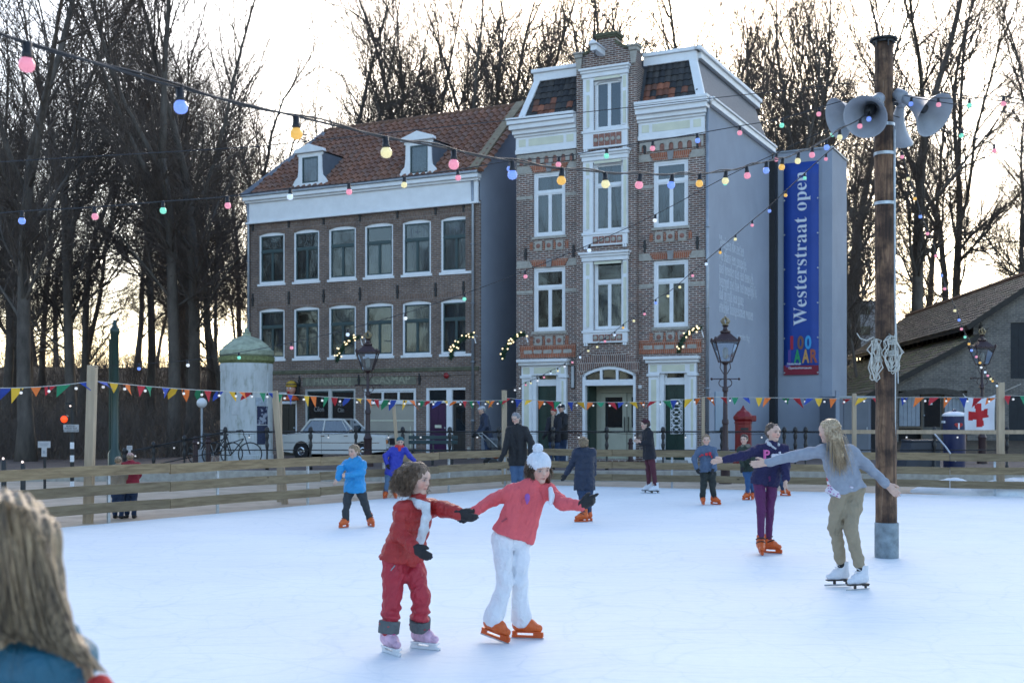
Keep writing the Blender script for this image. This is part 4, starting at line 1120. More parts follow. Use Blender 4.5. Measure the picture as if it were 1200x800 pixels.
    # ---- door surrounds
    def surround(pl, pr, ptop, d, name):
        xa, xb = F.x(pl), F.x(pr); zt = F.z((pl+pr)/2, ptop)
        mb = MB(); sw = .42
        mb.box(xa+.05, d[0]-.10, -.14, -.002, ZG, zt-.62); mb.box(d[1]+.10, xb-.05, -.14, -.002, ZG, zt-.62)       # pilasters
        mb.box(d[0]-.10, d[0]+.04, -.07, .10, ZG, d[3]+.12); mb.box(d[1]-.04, d[1]+.10, -.07, .10, ZG, d[3]+.12); mb.box(d[0]+.04, d[1]-.04, -.07, .10, d[3]-.03, d[3]+.12)
        mb.box(xa+.0, d[0]-.08, -.19, -.002, zt-.62, zt-.53); mb.box(d[1]+.08, xb-.0, -.19, -.002, zt-.62, zt-.53)       # capitals
        mb.box(xa+.04, xb-.04, -.15, -.003, zt-.53, zt-.20); mb.box(xa-.02, xb+.02, -.26, -.002, zt-.20, zt-.10); mb.box(xa-.06, xb+.06, -.34, -.001, zt-.10, zt)
        mb.box(xa+.02, d[0]-.08, -.17, -.003, ZG, ZG+.35); mb.box(d[1]+.08, xb-.02, -.17, -.003, ZG, ZG+.35)
        s = mb.build('door_surround', m_white, t, bevel=.01)
        mb = MB()
        for a, b in ((xa+.05, d[0]-.10), (d[1]+.10, xb-.05)): mb.box(a+.09, b-.09, -.148, -.1405, ZG+.5, zt-.72); mb.box(a+.06, b-.06, -.158, -.1505, zt-.48, zt-.26)
        mb.box(d[0]+.0, d[1]-.0, -.158, -.1505, zt-.47, zt-.27)
        mb.build('surround_panel', m_cream, s)
        z_tr = F.z((pl+pr)/2, 445 if pl < 700 else 443); z_d = F.z((pl+pr)/2, 452 if pl < 700 else 450.5)
        mb = MB().box(d[0]+.04, d[1]-.04, .05, .14, z_d, z_tr+.02).box(d[0]+.04, d[0]+.10, .06, .13, z_tr, d[3]-.03).box(d[1]-.10, d[1]-.04, .06, .13, z_tr, d[3]-.03).box(d[0]+.1, d[1]-.1, .06, .13, d[3]-.09, d[3]-.03)
        mb.build('transom', m_white, s); MB().box(d[0]+.1, d[1]-.1, .09, .097, z_tr+.02, d[3]-.09).build('pane', m_glass_dark, s)
        mb = MB(); mb.box(d[0]+.04, d[1]-.04, .12, .17, d[2], z_d); w2 = (d[1]-d[0]-.08)
        for k in (0, 1):
            a = d[0]+.04+.07+k*w2/2*1.0; b = a+w2/2-.12; mb.box(a, b, .105, .121, d[2]+.15, d[2]+.8); mb.box(a, b, .105, .121, d[2]+.95, z_d-.15)
        mb.box((d[0]+d[1])/2-.02, (d[0]+d[1])/2+.02, .10, .122, d[2], z_d)
        dd = mb.build('door', m_greenpaint, t, bevel=.006); MB().ball((d[1]-.16, .09, d[2]+1.0), .03, 8).build('door_knob', m_steel, dd, 'all')
        MB().box(d[0]-.1, d[1]+.1, -.35, -.001, ZG-.2, ZG+.10).build('doorstep', m_stone, t, bevel=.01)
        return s, dd, z_d
    surround(612, 667, 421, dl, 'l'); s, dd, z_d = surround(760, 819, 417.5, dr, 'r')
    # white lace iron panel on the right door
    mb = MB(); cx = (dr[0]+dr[1])/2 + .02; zc0 = F.z(791, 508); zc1 = F.z(791, 468)
    n = 4
    for k in range(n):
        za, zb = lk(zc0, zc1, k/n), lk(zc0, zc1, (k+1)/n); hw = .19
        for sx in (-1, 1):
            for ph in (0, .5):
                pts = [(cx + sx*hw*(.15+.85*math.sin(math.pi*(q/8*.9+.05+ph*.1))), .085, lk(za, zb, q/8)) for q in range(9)]; mb.tube(pts, .013, 4, cap=False)
            cc = [(cx+sx*.09+.055*math.cos(a), .085, (za+zb)/2+.055*math.sin(a)) for a in [2*math.pi*i/8 for i in range(9)]]; mb.tube(cc, .010, 4, cap=False)
        mb.tube([(cx-hw, .085, za), (cx+hw, .085, za)], .012, 4); mb.ball((cx, .085, (za+zb)/2), .04, 6)
    mb.tube([(cx-.19, .085, zc1), (cx+.19, .085, zc1)], .012, 4)
    for sx in (-1, 1): mb.tube([(cx+sx*.19,.085,zc0),(cx+sx*.19,.085,zc1)], .010, 4)
    mb.build('iron_lace_panel', m_white, dd)
    # ---- central entrance
    y = PR; zr0, zr1 = F.z(713, 451.5, PR), F.z(713, 444.5, PR)
    mb = MB(); mb.box(dc[0], dc[0]+.10, y+.02, y+.2, dc[2], dc[3]-.2); mb.box(dc[1]-.10, dc[1], y+.02, y+.2, dc[2], dc[3]-.2); mb.box(dc[0]+.10, dc[1]-.10, y+.015, y+.2, zr0, zr1)
    # arched head
    n = 10; cx = (dc[0]+dc[1])/2; hw = (dc[1]-dc[0])/2
    for k in range(n):
        a, b = lk(dc[0], dc[1], k/n), lk(dc[0], dc[1], (k+1)/n); fa, fb = dc[3]-.26*((a-cx)/hw)**2, dc[3]-.26*((b-cx)/hw)**2
        mb.hexa([(a,y+.02,fa-.10),(b,y+.02,fb-.10),(b,y+.2,fb-.10),(a,y+.2,fa-.10),(a,y+.02,fa),(b,y+.02,fb),(b,y+.2,fb),(a,y+.2,fa)])
    for k in (1/3, 2/3): c = lk(dc[0]+.1, dc[1]-.1, k); mb.box(c-.04, c+.04, y+.03, y+.18, zr1, dc[3]-.1)
    ef = mb.build('entrance_frame', m_white, t, bevel=.006)
    MB().box(dc[0]+.1, dc[1]-.1, y+.10, y+.107, zr1, dc[3]-.08).build('pane', m_glass_dark, ef)
    # porch recess
    yb = y+.95
    mb = MB(); mb.face([(dc[0]+.1,y+.2,dc[2]),(dc[0]+.1,y+.2,zr0),(dc[0]+.1,yb,zr0),(dc[0]+.1,yb,dc[2])]); mb.face([(dc[1]-.1,y+.2,zr0),(dc[1]-.1,y+.2,dc[2]),(dc[1]-.1,yb,dc[2]),(dc[1]-.1,yb,zr0)]); mb.face([(dc[0]+.1,y+.2,zr0),(dc[1]-.1,y+.2,zr0),(dc[1]-.1,yb,zr0),(dc[0]+.1,yb,zr0)]); mb.face([(dc[0],y+.2,dc[2]),(dc[1],y+.2,dc[2]),(dc[1],yb,dc[2]),(dc[0],yb,dc[2])])
    mb.build('porch', m_cream, t)
    ml = MB().box(dc[0]+.10, dc[0]+.15, y+.2, yb-.1, dc[2], zr0); ml.box(dc[0]+.15, dc[0]+.165, y+.28, yb-.18, dc[2]+.2, zr0-.2); ml.build('door_leaf', m_greenpaint, t)
    xs0 = F.x(704, yb); 
    mcream_door = plain('cream_door', (.42,.42,.34), .45, .08, 3, 0)
    mb = MB(); mb.box(dc[0]+.1, dc[1]-.1, yb, yb+.05, zr0-.22, zr0); mb.box(dc[0]+.1, xs0, yb, yb+.05, dc[2], zr0-.22)
    mb.build('inner_frame', mcream_door, t)
    xm = lk(xs0, dc[1]-.1, .62)
    for a, b in ((xs0+.01, xm-.01), (xm+.01, dc[1]-.1)):
        zp = dc[2]+1.0; wst = .15
        mb = MB(); mb.box(a, a+wst, yb-.01, yb+.04, dc[2], zr0-.23); mb.box(b-wst, b, yb-.01, yb+.04, dc[2], zr0-.23); mb.box(a+wst, b-wst, yb-.008, yb+.04, dc[2], zp); mb.box(a+wst, b-wst, yb-.008, yb+.04, zr0-.36, zr0-.23)
        mb.box(a+wst+.05, b-wst-.05, yb-.02, yb-.009, dc[2]+.2, zp-.15)
        d = mb.build('door', mcream_door, t, bevel=.006); MB().box(a+wst, b-wst, yb+.01, yb+.018, zp, zr0-.36).build('pane', m_glass_dark, d)
        hx = b-.06 if a < xm-.1 else a+.06
        MB().tube([(hx, yb-.06, dc[2]+.85), (hx, yb-.06, dc[2]+1.35)], .016, 6).build('handle', m_iron, d)
    # brick arch ring
    mb = MB(); n = 14
    for k in range(n):
        a, b = lk(dc[0]-.12, dc[1]+.12, k/n), lk(dc[0]-.12, dc[1]+.12, (k+1)/n); hw2 = hw+.12
        fa, fb = dc[3]+.02-.30*((a-cx)/hw2)**2, dc[3]+.02-.30*((b-cx)/hw2)**2
        mb.hexa([(a,y-.02,fa),(b,y-.02,fb),(b,y-.002,fb),(a,y-.002,fa),(a,y-.02,fa+.44),(b,y-.02,fb+.44),(b,y-.002,fb+.44),(a,y-.002,fa+.44)])
    mb.build('entrance_arch', m_soldierR, t)
    # small white plate sign at left of the entrance, house number
    xp = F.x(671.5, 0); MB().box(xp-.075, xp+.075, -.03, -.002, F.z(671, 455), F.z(671, 428)).build('name_plate', plain('plate_frame', (.03,.03,.03), .5, .1, 3, 0), t)
    MB().box(xp-.05, xp+.05, -.036, -.0305, F.z(671, 454), F.z(671, 429)).build('plate_face', plain('plate_face', (.45,.47,.48), .4, .1, 3, 0), t)
    xp = F.x(749, 0); MB().box(xp-.09, xp+.09, -.02, -.002, F.z(749, 455), F.z(749, 451)).build('number_plate', m_white, t, bevel=.01)
    # ---- faded poem on the side wall
    mpoem = plain('faded_wall_lettering', (.52,.57,.64), .85, .18, 8, 0)
    bold = lambda s: ''.join(chr(0x1D400+ord(c)-65) if 'A' <= c <= 'Z' else chr(0x1D41A+ord(c)-97) if 'a' <= c <= 'z' else c for c in s)
    lines = ['Menigeen die ziet en', 'wie thans een gangetje,', 'niet breeder dan een mensch,', 'begrijpt niet hoe het mogelijk is,', 'dat in zulk een gang', 'ettelijke huisgezinnen wonen']
    Fs_z = lambda s, py: CAMZ - (py-HOR)/FPX*(F.P + U*WR + NB*s)[1]
    for k, ln in enumerate(lines):
        zz = lk(Fs_z(1.5, 275+10), Fs_z(1.5, 361), k/5)
        o = text(t, 'lettering', bold(ln), .56, mpoem, (WR+.006, 1.35, zz-.12), (R(90), 0, R(90)), sx=.57)
    text(t, 'lettering', bold('naar den dag'), .32, mpoem, (WR+.006, 3.4, lk(Fs_z(1.5, 285), Fs_z(1.5, 361), 7.1/5)), (R(90),0,R(90)), sx=.8)
    # pale blue notice board low on the side wall
    MB().box(WR+.004, WR+.05, .9, 1.75, F.z(827, 505), F.z(827, 458)).build('notice_panel', plain('pale_blue_panel', (.30,.38,.46), .5, .06, 2, 0), t, bevel=.01)
    # black vertical downpipe at the far end
    MB().box(WR+.004, WR+.22, DP-.42, DP-.02, ZG-.2, ZC-.5).build('rear_pipe_shaft', m_iron, t)
    return t
HR = build_right_house()

# ------------------------------------------------------------------ grey end block with the banner
def build_block():
    P = FRh.P + U*(WR+.02) + NB*7.95
    F = Frame(P); t = thing('grey_end_block', 'blue-grey rendered end block behind the tall house, carrying the banner', 'building', (P[0], P[1], 0), ANG)
    x1 = F.x(975); zt = 11.35
    poly = [(0,0),(x1,0),(x1,2.4),(0,2.4)]
    mb = MB(); mb.hexa([(0,0,-.3),(x1,0,-.3),(x1,2.6,-.3),(0,2.6,-.3),(0,0,zt),(x1,0,zt),(x1,2.6,zt),(0,2.6,zt)])
    mb.build('wall', m_plaster, t)
    # slight reveal strip towards the right edge, roof edge
    MB().box(F.x(963), x1+.012, -.03, -.002, -.3, zt).build('corner_strip', m_plaster, t)
    MB().box(-.02, x1+.05, -.06, 2.66, zt, zt+.05).build('roof_edge', m_zinc, t)
    # dark eaves of the roof behind
    return F, t, x1
FB, BT, bx1 = build_block()
def build_banner():
    F = FB; y = -.05
    xa, xb = F.x(918.5, y), F.x(959.5, y); za = F.z(940, 439, y); zb = F.z(940, 190, y)
    o3 = F.P + U*xa + NB*y
    t = thing('banner', 'tall blue banner lettered upwards on the grey end block', 'banner', (o3[0], o3[1], za), ANG)
    W, H = xb-xa, zb-za
    blue = plain('banner_blue', (.012,.055,.30), .6, .10, 1.5, .05); wht = plain('banner_white', (.70,.74,.80), .6, .03, 2, 0)
    mb = MB(); n = 14; v = []; f = []
    for j in range(n+1):
        for i in range(5): v.append((W*i/4, .012*math.sin(j*.9)*math.sin(math.pi*i/4) , H*j/n))
    f = [(j*5+i, j*5+i+1, (j+1)*5+i+1, (j+1)*5+i) for j in range(n) for i in range(4)]
    mb.arrays(v, f); c = mb.build('cloth', blue, t, 'all'); s = c.modifiers.new('thickness', 'SOLIDIFY'); s.thickness = .006; s.offset = 1
    red = plain('banner_red', (.22,.012,.03), .6, .08, 2, 0)
    yy = -.028
    MB().box(.0, W, yy, yy+.004, 0, H*.044).build('red_strip', red, t)
    bold = lambda s: ''.join(chr(0x1D400+ord(c)-65) if 'A' <= c <= 'Z' else chr(0x1D41A+ord(c)-97) if 'a' <= c <= 'z' else c for c in s)
    me = text_mesh(bold('Westerstraat open'), .7, wht, bold=-.004)
    xs = [q.co.x for q in me.vertices]; ys = [q.co.y for q in me.vertices]
    o = link('lettering', me, t); tw, th = max(xs)-min(xs), max(ys)-min(ys)
    z0 = F.z(940, 381, y)-za; z1 = F.z(940, 201, y)-za
    sx = (z1-z0)/tw; o.scale = (sx, sx*.98, 1)
    # local text x -> up, text y -> left : rotate so it reads upwards
    o.rotation_euler = Matrix(((0,-1,0),(0,0,-1),(1,0,0))).to_euler(); o.location = (W*.56 + th*sx*.20, yy-.003, z0)
    cols = [('1', (.42,.02,.05)), ('0', (.22,.10,.07)), ('0', (.05,.35,.70)), ('J', (.10,.06,.30)), ('A', (.02,.32,.12)), ('A', (.60,.32,.10)), ('R', (.40,.10,.06))]
    zt1 = F.z(940, 408.5, y)-za; zt2 = F.z(940, 424.5, y)-za
    for k, (ch, c) in enumerate(cols):
        m = plain('banner_digit_%d' % k, c, .6, .05, 2, 0)
        row = 0 if k < 3 else 1; i = k if k < 3 else k-3
        me = text_mesh(ch, .62, m, bold=.022); hx = max(q.co.x for q in me.vertices) - min(q.co.x for q in me.vertices)
        o = link('lettering', me, t); wd = W*(.19 if row == 0 else .21); mnx = min(q.co.x for q in me.vertices)
        for q in me.vertices: q.co.x -= mnx
        o.scale = (min(1.0, wd*.98/hx), 1.06, 1); o.rotation_euler = (R(90), 0, 0); o.location = (W*((.18 if row == 0 else .06)+ i*(.215 if row == 0 else .235)) + (.02 if ch == '1' else 0), yy-.002, zt1 if row == 0 else zt2)
    text(t, 'lettering', 'Nederlands', .11, wht, (W*.10, yy-.004, H*.048), (R(90),0,0), bold=.002); text(t, 'lettering', 'Openluchtmuseum', .11, wht, (W*.14, yy-.004, H*.028), (R(90),0,0), bold=.002)
    gm = MB().lathe([(.03,0),(.03,.008)], 8, (0,0,0), axis=Matrix.Rotation(R(90), 3, 'X')).mesh('eyelet', m_steel)
    for q in range(7):
        for x in (.03, W-.03):
            o = link('eyelet', gm, t); o.location = (x, yy-.0, H*(.01+q*.163))
build_banner()
# low slate-grey shed right of the block
def build_shed():
    D = 40.5; xa, xb = (982-600)/FPX*D, (1036-600)/FPX*D
    t = thing('shed', 'low slate-grey shed between the end block and the pole', 'shed', (xa, D, .2)); w = xb-xa; h = CAMZ + (HOR-466)/FPX*D - .2
    MB().box(0, w, 0, 2.4, -.4, h).build('wall', m_plaster_d, t)
    MB().box(-.05, w+.05, -.06, 2.45, h, h+.06).build('roof', m_zinc, t)
    d = MB().box(w*.12, w*.66, -.03, -.002, 0, h-.12).build('door', plain('shed_door', (.13,.145,.17), .6, .1, 2, 0), t, bevel=.01); MB().tube([(w*.62,-.06,.95),(w*.62,-.06,1.1)], .02, 6).build('handle', m_steel, d)
    MB().box(-.10, .02, -.12, .0-.004, -.3, h+.25).build('corner_post', m_plaster, t)
    MB().box(w*.72, w*.98, -.04, -.002, 0, h-.05).build('door_gap', m_dark, t)
build_shed()

# ------------------------------------------------------------------ barn on the right
def build_barn():
    D = 50; gz = .72
    ang = -R(5.0)          # long axis points slightly right of the view axis
    x0 = (1016-600)/FPX*D
    t = thing('barn', 'long brick barn with mossy tiled roofs and a row of clerestory windows', 'barn', (x0, D, gz), ang)
    wall = brick_mat('grey_barn_brick', (.20,.185,.165), (.13,.125,.115), (.24,.23,.21), bw=.23, bh=.075, ms=.014, stain=.4)
    # local: x right, y back ; aisle eave at x=0
    zpx = lambda py, d=D: CAMZ - (py-HOR)/FPX*d - gz
    xl = lambda px: (px-600)/FPX*D - x0
    za0 = zpx(463); xv = xl(1130); za1 = zpx(399)        # aisle verge low/high
    xe = xl(1137); ze = zpx(377)                         # nave eave
    xr = xl(1232); zr = zpx(312)                         # ridge
    LEN = 26
    # gable wall with dark openings
    ops = [(xl(1179), xl(1235), zpx(444), zpx(379)), (xl(1177), xl(1235), -.2, zpx(463)), (xl(1052), xl(1130), -.2, zpx(458))]
    mb = MB(); xs = sorted({xl(1048)*0+.35, xv, xe, xr, *[c for o in ops for c in o[:2]]}); xend = xl(1270)
    def topz(x):
        if x <= xv: return lk(za0, za1, max(0, x)/xv) - .12
        if x <= xe: return za1 - .1
        if x <= xr: return lk(ze, zr, (x-xe)/(xr-xe)) - .12
        return lk(zr, ze, (x-xr)/(xr-xe)) - .12
    grid = sorted(set([.35] + [o for q in ops for o in q[:2]] + [xv, xe, xr, xend] + list(np.linspace(.35, xend, 22))))
    for a, b in zip(grid[:-1], grid[1:]):
        if b-a < 1e-4: continue
        c = (a+b)/2; segs = sorted([o for o in ops if o[0] < c < o[1]], key=lambda o: o[2]); z = -1.0
        for o in segs:
            if o[2] > z: mb.face([(a,0,z),(b,0,z),(b,0,o[2]),(a,0,o[2])])
            z = o[3]
        mb.face([(a,0,z),(b,0,z),(b,0,topz(b-1e-4)),(a,0,topz(a+1e-4))])
    mb.build('gable_wall', wall, t)
    dk = plain('black_boarding', (.014,.017,.022), .7, .3, 3, .2)
    for o in ops[:2]:
        w = (o[1]-o[0]); k = 6
        for i in range(k): MB().box(o[0]+w*i/k+.004, o[0]+w*(i+1)/k-.004, .05 + .01*(i % 2), .10, o[2], o[3]).build('board', dk, t)
    # porch front under the segmental arch: panels, door
    o = ops[2]; pan = plain('pale_blue_shutter', (.27,.31,.36), .6, .12, 4, 0); frm = plain('brown_frame', (.10,.075,.05), .6, .2, 5, 0)
    MB().box(o[0], o[1], .55, .60, o[2], o[3]).build('back_panel', m_dark, t)
    for a, b in ((1054, 1078), (1106, 1128)):
        n = 5
        for i in range(n):
            xa, xb = lk(xl(a), xl(b), i/n), lk(xl(a), xl(b), (i+1)/n); MB().box(xa+.006, xb-.006, .20+.012*(i % 2), .25, zpx(500), o[3]-.12).build('shutter_board', pan, t)
    MB().box(xl(1053), xl(1079), .14, .19, zpx(502), zpx(499)).build('shutter_sill', frm, t)
    dd = MB().box(xl(1081), xl(1103), .22, .28, -.2, o[3]-.10).build('door', plain('grey_brown_door', (.09,.085,.075), .6, .15, 4, 0), t)
    MB().box(xl(1079), xl(1081)-.01, .16, .27, -.2, o[3]-.06).box(xl(1103)+.01, xl(1105), .16, .27, -.2, o[3]-.06).build('door_frame', frm, t)
    MB().box(xl(1083), xl(1101), .205, .218, zpx(500), o[3]-.3).build('pane', m_glass_dark, dd); MB().ball((xl(1082.5), .18, 1.0), .04, 8).build('door_knob', m_steel, dd, 'all')
    MB().box(xl(1088), xl(1092), .195, .204, zpx(474), zpx(468)).build('notice', m_white, dd)
    mb = MB(); n = 10; cx = (o[0]+o[1])/2; hw = (o[1]-o[0])/2
    for k in range(n):
        a, b = lk(o[0], o[1], k/n), lk(o[0], o[1], (k+1)/n); fa, fb = o[3]+.12-.22*((a-cx)/hw)**2, o[3]+.12-.22*((b-cx)/hw)**2
        mb.hexa([(a,-.02,fa-.25),(b,-.02,fb-.25),(b,.05,fb-.25),(a,.05,fa-.25),(a,-.02,fa),(b,-.02,fb),(b,.05,fb),(a,.05,fa)])
    mb.build('door_arch', plain('arch_brick_dark', (.07,.062,.055), .9, .3, 6, .3), t)
    # aisle left wall, clerestory
    mb = MB(); mb.face([(.35,LEN,-1),(.35,0,-1),(.35,0,za0-.1),(.35,LEN,za0-.1)]); mb.build('aisle_wall', wall, t)
    cl = MB(); nW = 14
    cw0, cw1 = za1+.02, ze-.10
    cl.box(xe+.25, xe+.33, 0, LEN, cw0-.6, cw0+.12); cl.box(xe+.25, xe+.33, 0, LEN, cw1-.08, cw1+.05)
    for k in range(nW*2+1):
        yk = LEN*k/(nW*2); cl.box(xe+.24, xe+.34, yk-.16, yk+.16, cw0+.12, cw1-.08)
    cl.build('clerestory', plain('dark_oak', (.03,.026,.022), .8, .3, 4, .2), t)
    for k in range(nW*2):
        y0 = LEN*k/(nW*2)+.165; MB().box(xe+.28, xe+.29, y0, y0+LEN/(nW*2)-.33, cw0+.12, cw1-.08).build('pane', m_glass, t)
    # roofs as tile fields
    def roof(xa, za, xb, zb, name, cf, thick=.1):
        run, rise = xb-xa, zb-za; sl = math.hypot(run, rise); es = np.array([run/sl, 0, rise/sl]); en = np.array([-rise/sl, 0, run/sl]); cols = []; mb = MB()
        tw, tl = .30, .32
        tiles(mb, (xa, -.35, za), (0,1,0), es, en, int((LEN+.4)/tw), int(sl/tl)+1, tw, tl, cf, cols, amp=.03, lift=.035)
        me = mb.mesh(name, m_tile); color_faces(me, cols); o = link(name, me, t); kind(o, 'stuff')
        MB().hexa([(xa+.02,-.34,za-.16),(xb,-.34,zb-.16),(xb,LEN,zb-.16),(xa+.02,LEN,za-.16),(xa+.02,-.34,za-.02),(xb,-.34,zb-.02),(xb,LEN,zb-.02),(xa+.02,LEN,za-.02)]).build('roof_deck', MAT['dark_oak'], t)
        MB().bar((xa-.1,-.40,za-.10), (xb,-.40,zb-.10), .05, .22).build('verge_board', MAT['dark_oak'], t)
    def cf_low(x, s, rnd):
        k = rnd.uniform(.7, 1.2); moss = rnd.random() < .40+.5*(x/26)
        b = (.12,.125,.05) if moss else rnd.choice([(.14,.105,.075), (.10,.08,.06), (.17,.13,.09)])
        return tuple(c*k for c in b)
    def cf_up(x, s, rnd):
        k = rnd.uniform(.75, 1.2); return tuple(c*k for c in rnd.choice([(.15,.11,.08), (.12,.09,.068), (.18,.14,.10), (.11,.10,.06)]))
    roof(-.15, za0-.08, xv+.55, za1+(.55)*(za1-za0)/xv, 'aisle_roof', cf_low)
    roof(xe-.25, ze-.2, xr, zr, 'nave_roof', cf_up)
    MB().face if False else None
    mb = MB(); mb.face([(xr,-.34,zr),(xr*2-xe,-.34,ze),(xr*2-xe,LEN,ze),(xr,LEN,zr)]); mb.build('far_roof_slope', MAT['dark_oak'], t)
    mb = MB()
    for k in range(60): mb.tube([(xr, -.35+LEN*k/60, zr+.05), (xr, -.35+LEN*(k+1.05)/60, zr+.07)], [.13,.14], 6)
    mb.build('ridge_tiles', MAT['ridge_tile'], t)
    MB().box(xe+1.2, xe+1.25, .5, LEN, 0, ze).build('interior', m_dark, t)
build_barn()

# pale concrete building seen far off between the trees
def far_building():
    D = 130; xa = (996-600)/FPX*D; t = thing('far_building', 'pale concrete building far off behind the trees', 'building', (xa, D, ground_h(xa, D)))
    mc = plain('pale_concrete', (.42,.43,.44), .85, .1, .3, 0); zt = CAMZ+(HOR-352)/FPX*D - ground_h(xa, D); w = 2.8
    MB().box(-3, w, 0, 8, -2, zt).build('wall', mc, t); MB().box(w, w+1.6, 1, 8, -2, zt-1.8).build('side_wing', mc, t)
    for k in range(4):
        MB().box(-.2, 2.2, -.05, -.002, zt-1.5-k*2.2, zt-.6-k*2.2).build('window', m_glass_dark, t)
far_building()

# ================================================================== STREET FURNITURE
# ------------------------------------------------------------------ loudspeaker pole
PD = 13.75; PX = (1037-600)/FPX*PD + .02
def pole_mat():
    m, nt, b, o = new_mat('weathered_pole'); L = nt.links.new
    tc = N(nt, 'ShaderNodeTexCoord'); mp = N(nt, 'ShaderNodeMapping'); mp.inputs['Scale'].default_value = (9, 9, .8); L(tc.outputs['Object'], mp.inputs[0])
    n1 = N(nt, 'ShaderNodeTexNoise', Scale=2.0, Detail=8., Roughness=.7, Distortion=.8); L(mp.outputs[0], n1.inputs['Vector'])
    r1 = ramp(nt, [(.3, (.035,.022,.016)), (.48, (.12,.065,.038)), (.6, (.21,.12,.065)), (.75, (.26,.20,.16))]); L(n1.outputs['Fac'], r1.inputs[0])
    n2 = N(nt, 'ShaderNodeTexNoise', Scale=3.5, Detail=4., Roughness=.6); L(tc.outputs['Object'], n2.inputs['Vector'])
    r2 = ramp(nt, [(.42, (.28,.25,.24)), (.58, (1.1,1.1,1.1))]); L(n2.outputs['Fac'], r2.inputs[0])
    mx = N(nt, 'ShaderNodeMix', _data_type='RGBA', _blend_type='MULTIPLY'); mx.inputs['Factor'].default_value = .9
    L(r1.outputs[0], mx.inputs[6]); L(r2.outputs[0], mx.inputs[7]); L(mx.outputs[2], b.inputs['Base Color'])
    b.inputs['Roughness'].default_value = .8
    bp = N(nt, 'ShaderNodeBump', Strength=.7, Distance=.02); L(n1.outputs['Fac'], bp.inputs['Height']); L(bp.outputs[0], b.inputs['Normal'])
    return m
def build_pole():
    t = thing('loudspeaker_pole', 'tall weathered brown timber pole in a steel sleeve standing on the ice', 'pole', (PX, PD, 0))
    lean = -.035; H = 5.93; rnd = random.Random(4); mb = MB(); n = 14; rows = 26; v = []
    for j in range(rows+1):
        z = .3 + (H-.3)*j/rows; r = lk(.122, .103, j/rows)
        for i in range(n):
            a = 2*math.pi*i/n; q = r*(1 + rnd.uniform(-.03,.03) + .025*math.sin(3*a+j*.3)); v.append((lean*z/H + q*math.cos(a), q*math.sin(a), z))
    f = [(j*n+i, j*n+(i+1) % n, (j+1)*n+(i+1) % n, (j+1)*n+i) for j in range(rows) for i in range(n)]; f.append(tuple(range(rows*n, rows*n+n)))
    mb.arrays(v, f); mb.build('timber', pole_mat(), t, 'all')
    sl = plain('frosted_sleeve', (.20,.25,.28), .55, .35, 9, .2, metal=.3)
    MB().lathe([(.135,0),(.135,.40),(.128,.405),(.128,.36)], 20).build('sleeve', sl, t, True)
    mb = MB(); mb.lathe([(.13,0),(.13,.03),(.16,.03),(.16,.05),(.10,.05)], 16, (lean, 0, H-.02))
    for k in range(8):
        a = k*math.pi/4; mb.tube([(lean+.12*math.cos(a), .12*math.sin(a), H), (lean+.17*math.cos(a), .17*math.sin(a), H-.03), (lean+.17*math.cos(a), .17*math.sin(a), H-.09)], .008, 4)
    mb.build('top_ring', m_iron, t, True)
    mb = MB()
    for z in (4.05, 4.95, 4.62): mb.lathe([(.12,0),(.12,.035)], 14, (lean*z/H, 0, z))
    mb.tube([(lean*.8+.10,-.06,.4),(lean*.8+.10,-.07,2.5),(lean*.8+.095,-.07,4.9)], .014, 6); mb.tube([(lean+.11,.02,4.9),(lean+.10,-.03,3.5),(.12,-.03,2.0)], .01, 5)
    mb.build('cable_conduit', m_steel, t, True)
build_pole()
m_horn = plain('grey_horn_enamel', (.27,.29,.32), .4, .12, 6, .05)
def loudspeaker(px, py, dirv, label, scale=1.0, dy=0.):
    """horn: throat near the pole, mouth towards dirv"""
    d = Vector(dirv).normalized(); c = Vector(px3(px, py, PD+dy))   # throat position
    t = thing('loudspeaker', label, 'loudspeaker', tuple(c), 0, 'horn loudspeakers on the pole')
    M3 = d.to_track_quat('Z', 'Y').to_matrix()
    prof_o = [(.055,-.02),(.06,.04),(.075,.12),(.10,.20),(.14,.29),(.19,.37),(.245,.44),(.26,.455)]
    prof_i = [(.252,.452),(.235,.43),(.18,.36),(.13,.28),(.09,.19),(.06,.10)]
    MB().lathe([(r*scale, z*scale) for r, z in prof_o+prof_i], 24, axis=M3).build('horn', m_horn, t, 'all')
    MB().lathe([(.05,.16),(.07,.20),(.05,.30),(.01,.32)], 14, axis=M3).build('inner_cone', m_iron, t, 'all')
    MB().lathe([(.03,-.17),(.07,-.155),(.075,-.05),(.06,-.02)], 14, axis=M3).build('driver', m_horn, t, 'all')
    pole_c = Vector((PX-.03, PD, c.z))
    MB().tube([tuple(M3 @ Vector((0,0,-.03))), tuple(pole_c - c)], .02, 6).build('bracket', m_iron, t)
loudspeaker(1019, 127, (-.90, -.22, -.34), 'grey horn loudspeaker facing left on the near side of the pole', .94, -.08)
loudspeaker(1026, 121, (-.55, -.80, -.62), 'grey horn loudspeaker facing down-left toward the viewer', .95, -.26)
loudspeaker(1062, 116, (.52, -.72, -.62), 'grey horn loudspeaker on the right of the pole facing the viewer', 1.0, -.15)
loudspeaker(1055, 126, (-.02, .62, -.9), 'grey horn loudspeaker hanging behind the pole facing away', .9, .22)
m_rope = plain('white_rope', (.50,.49,.44), .9, .15, 20, .3)
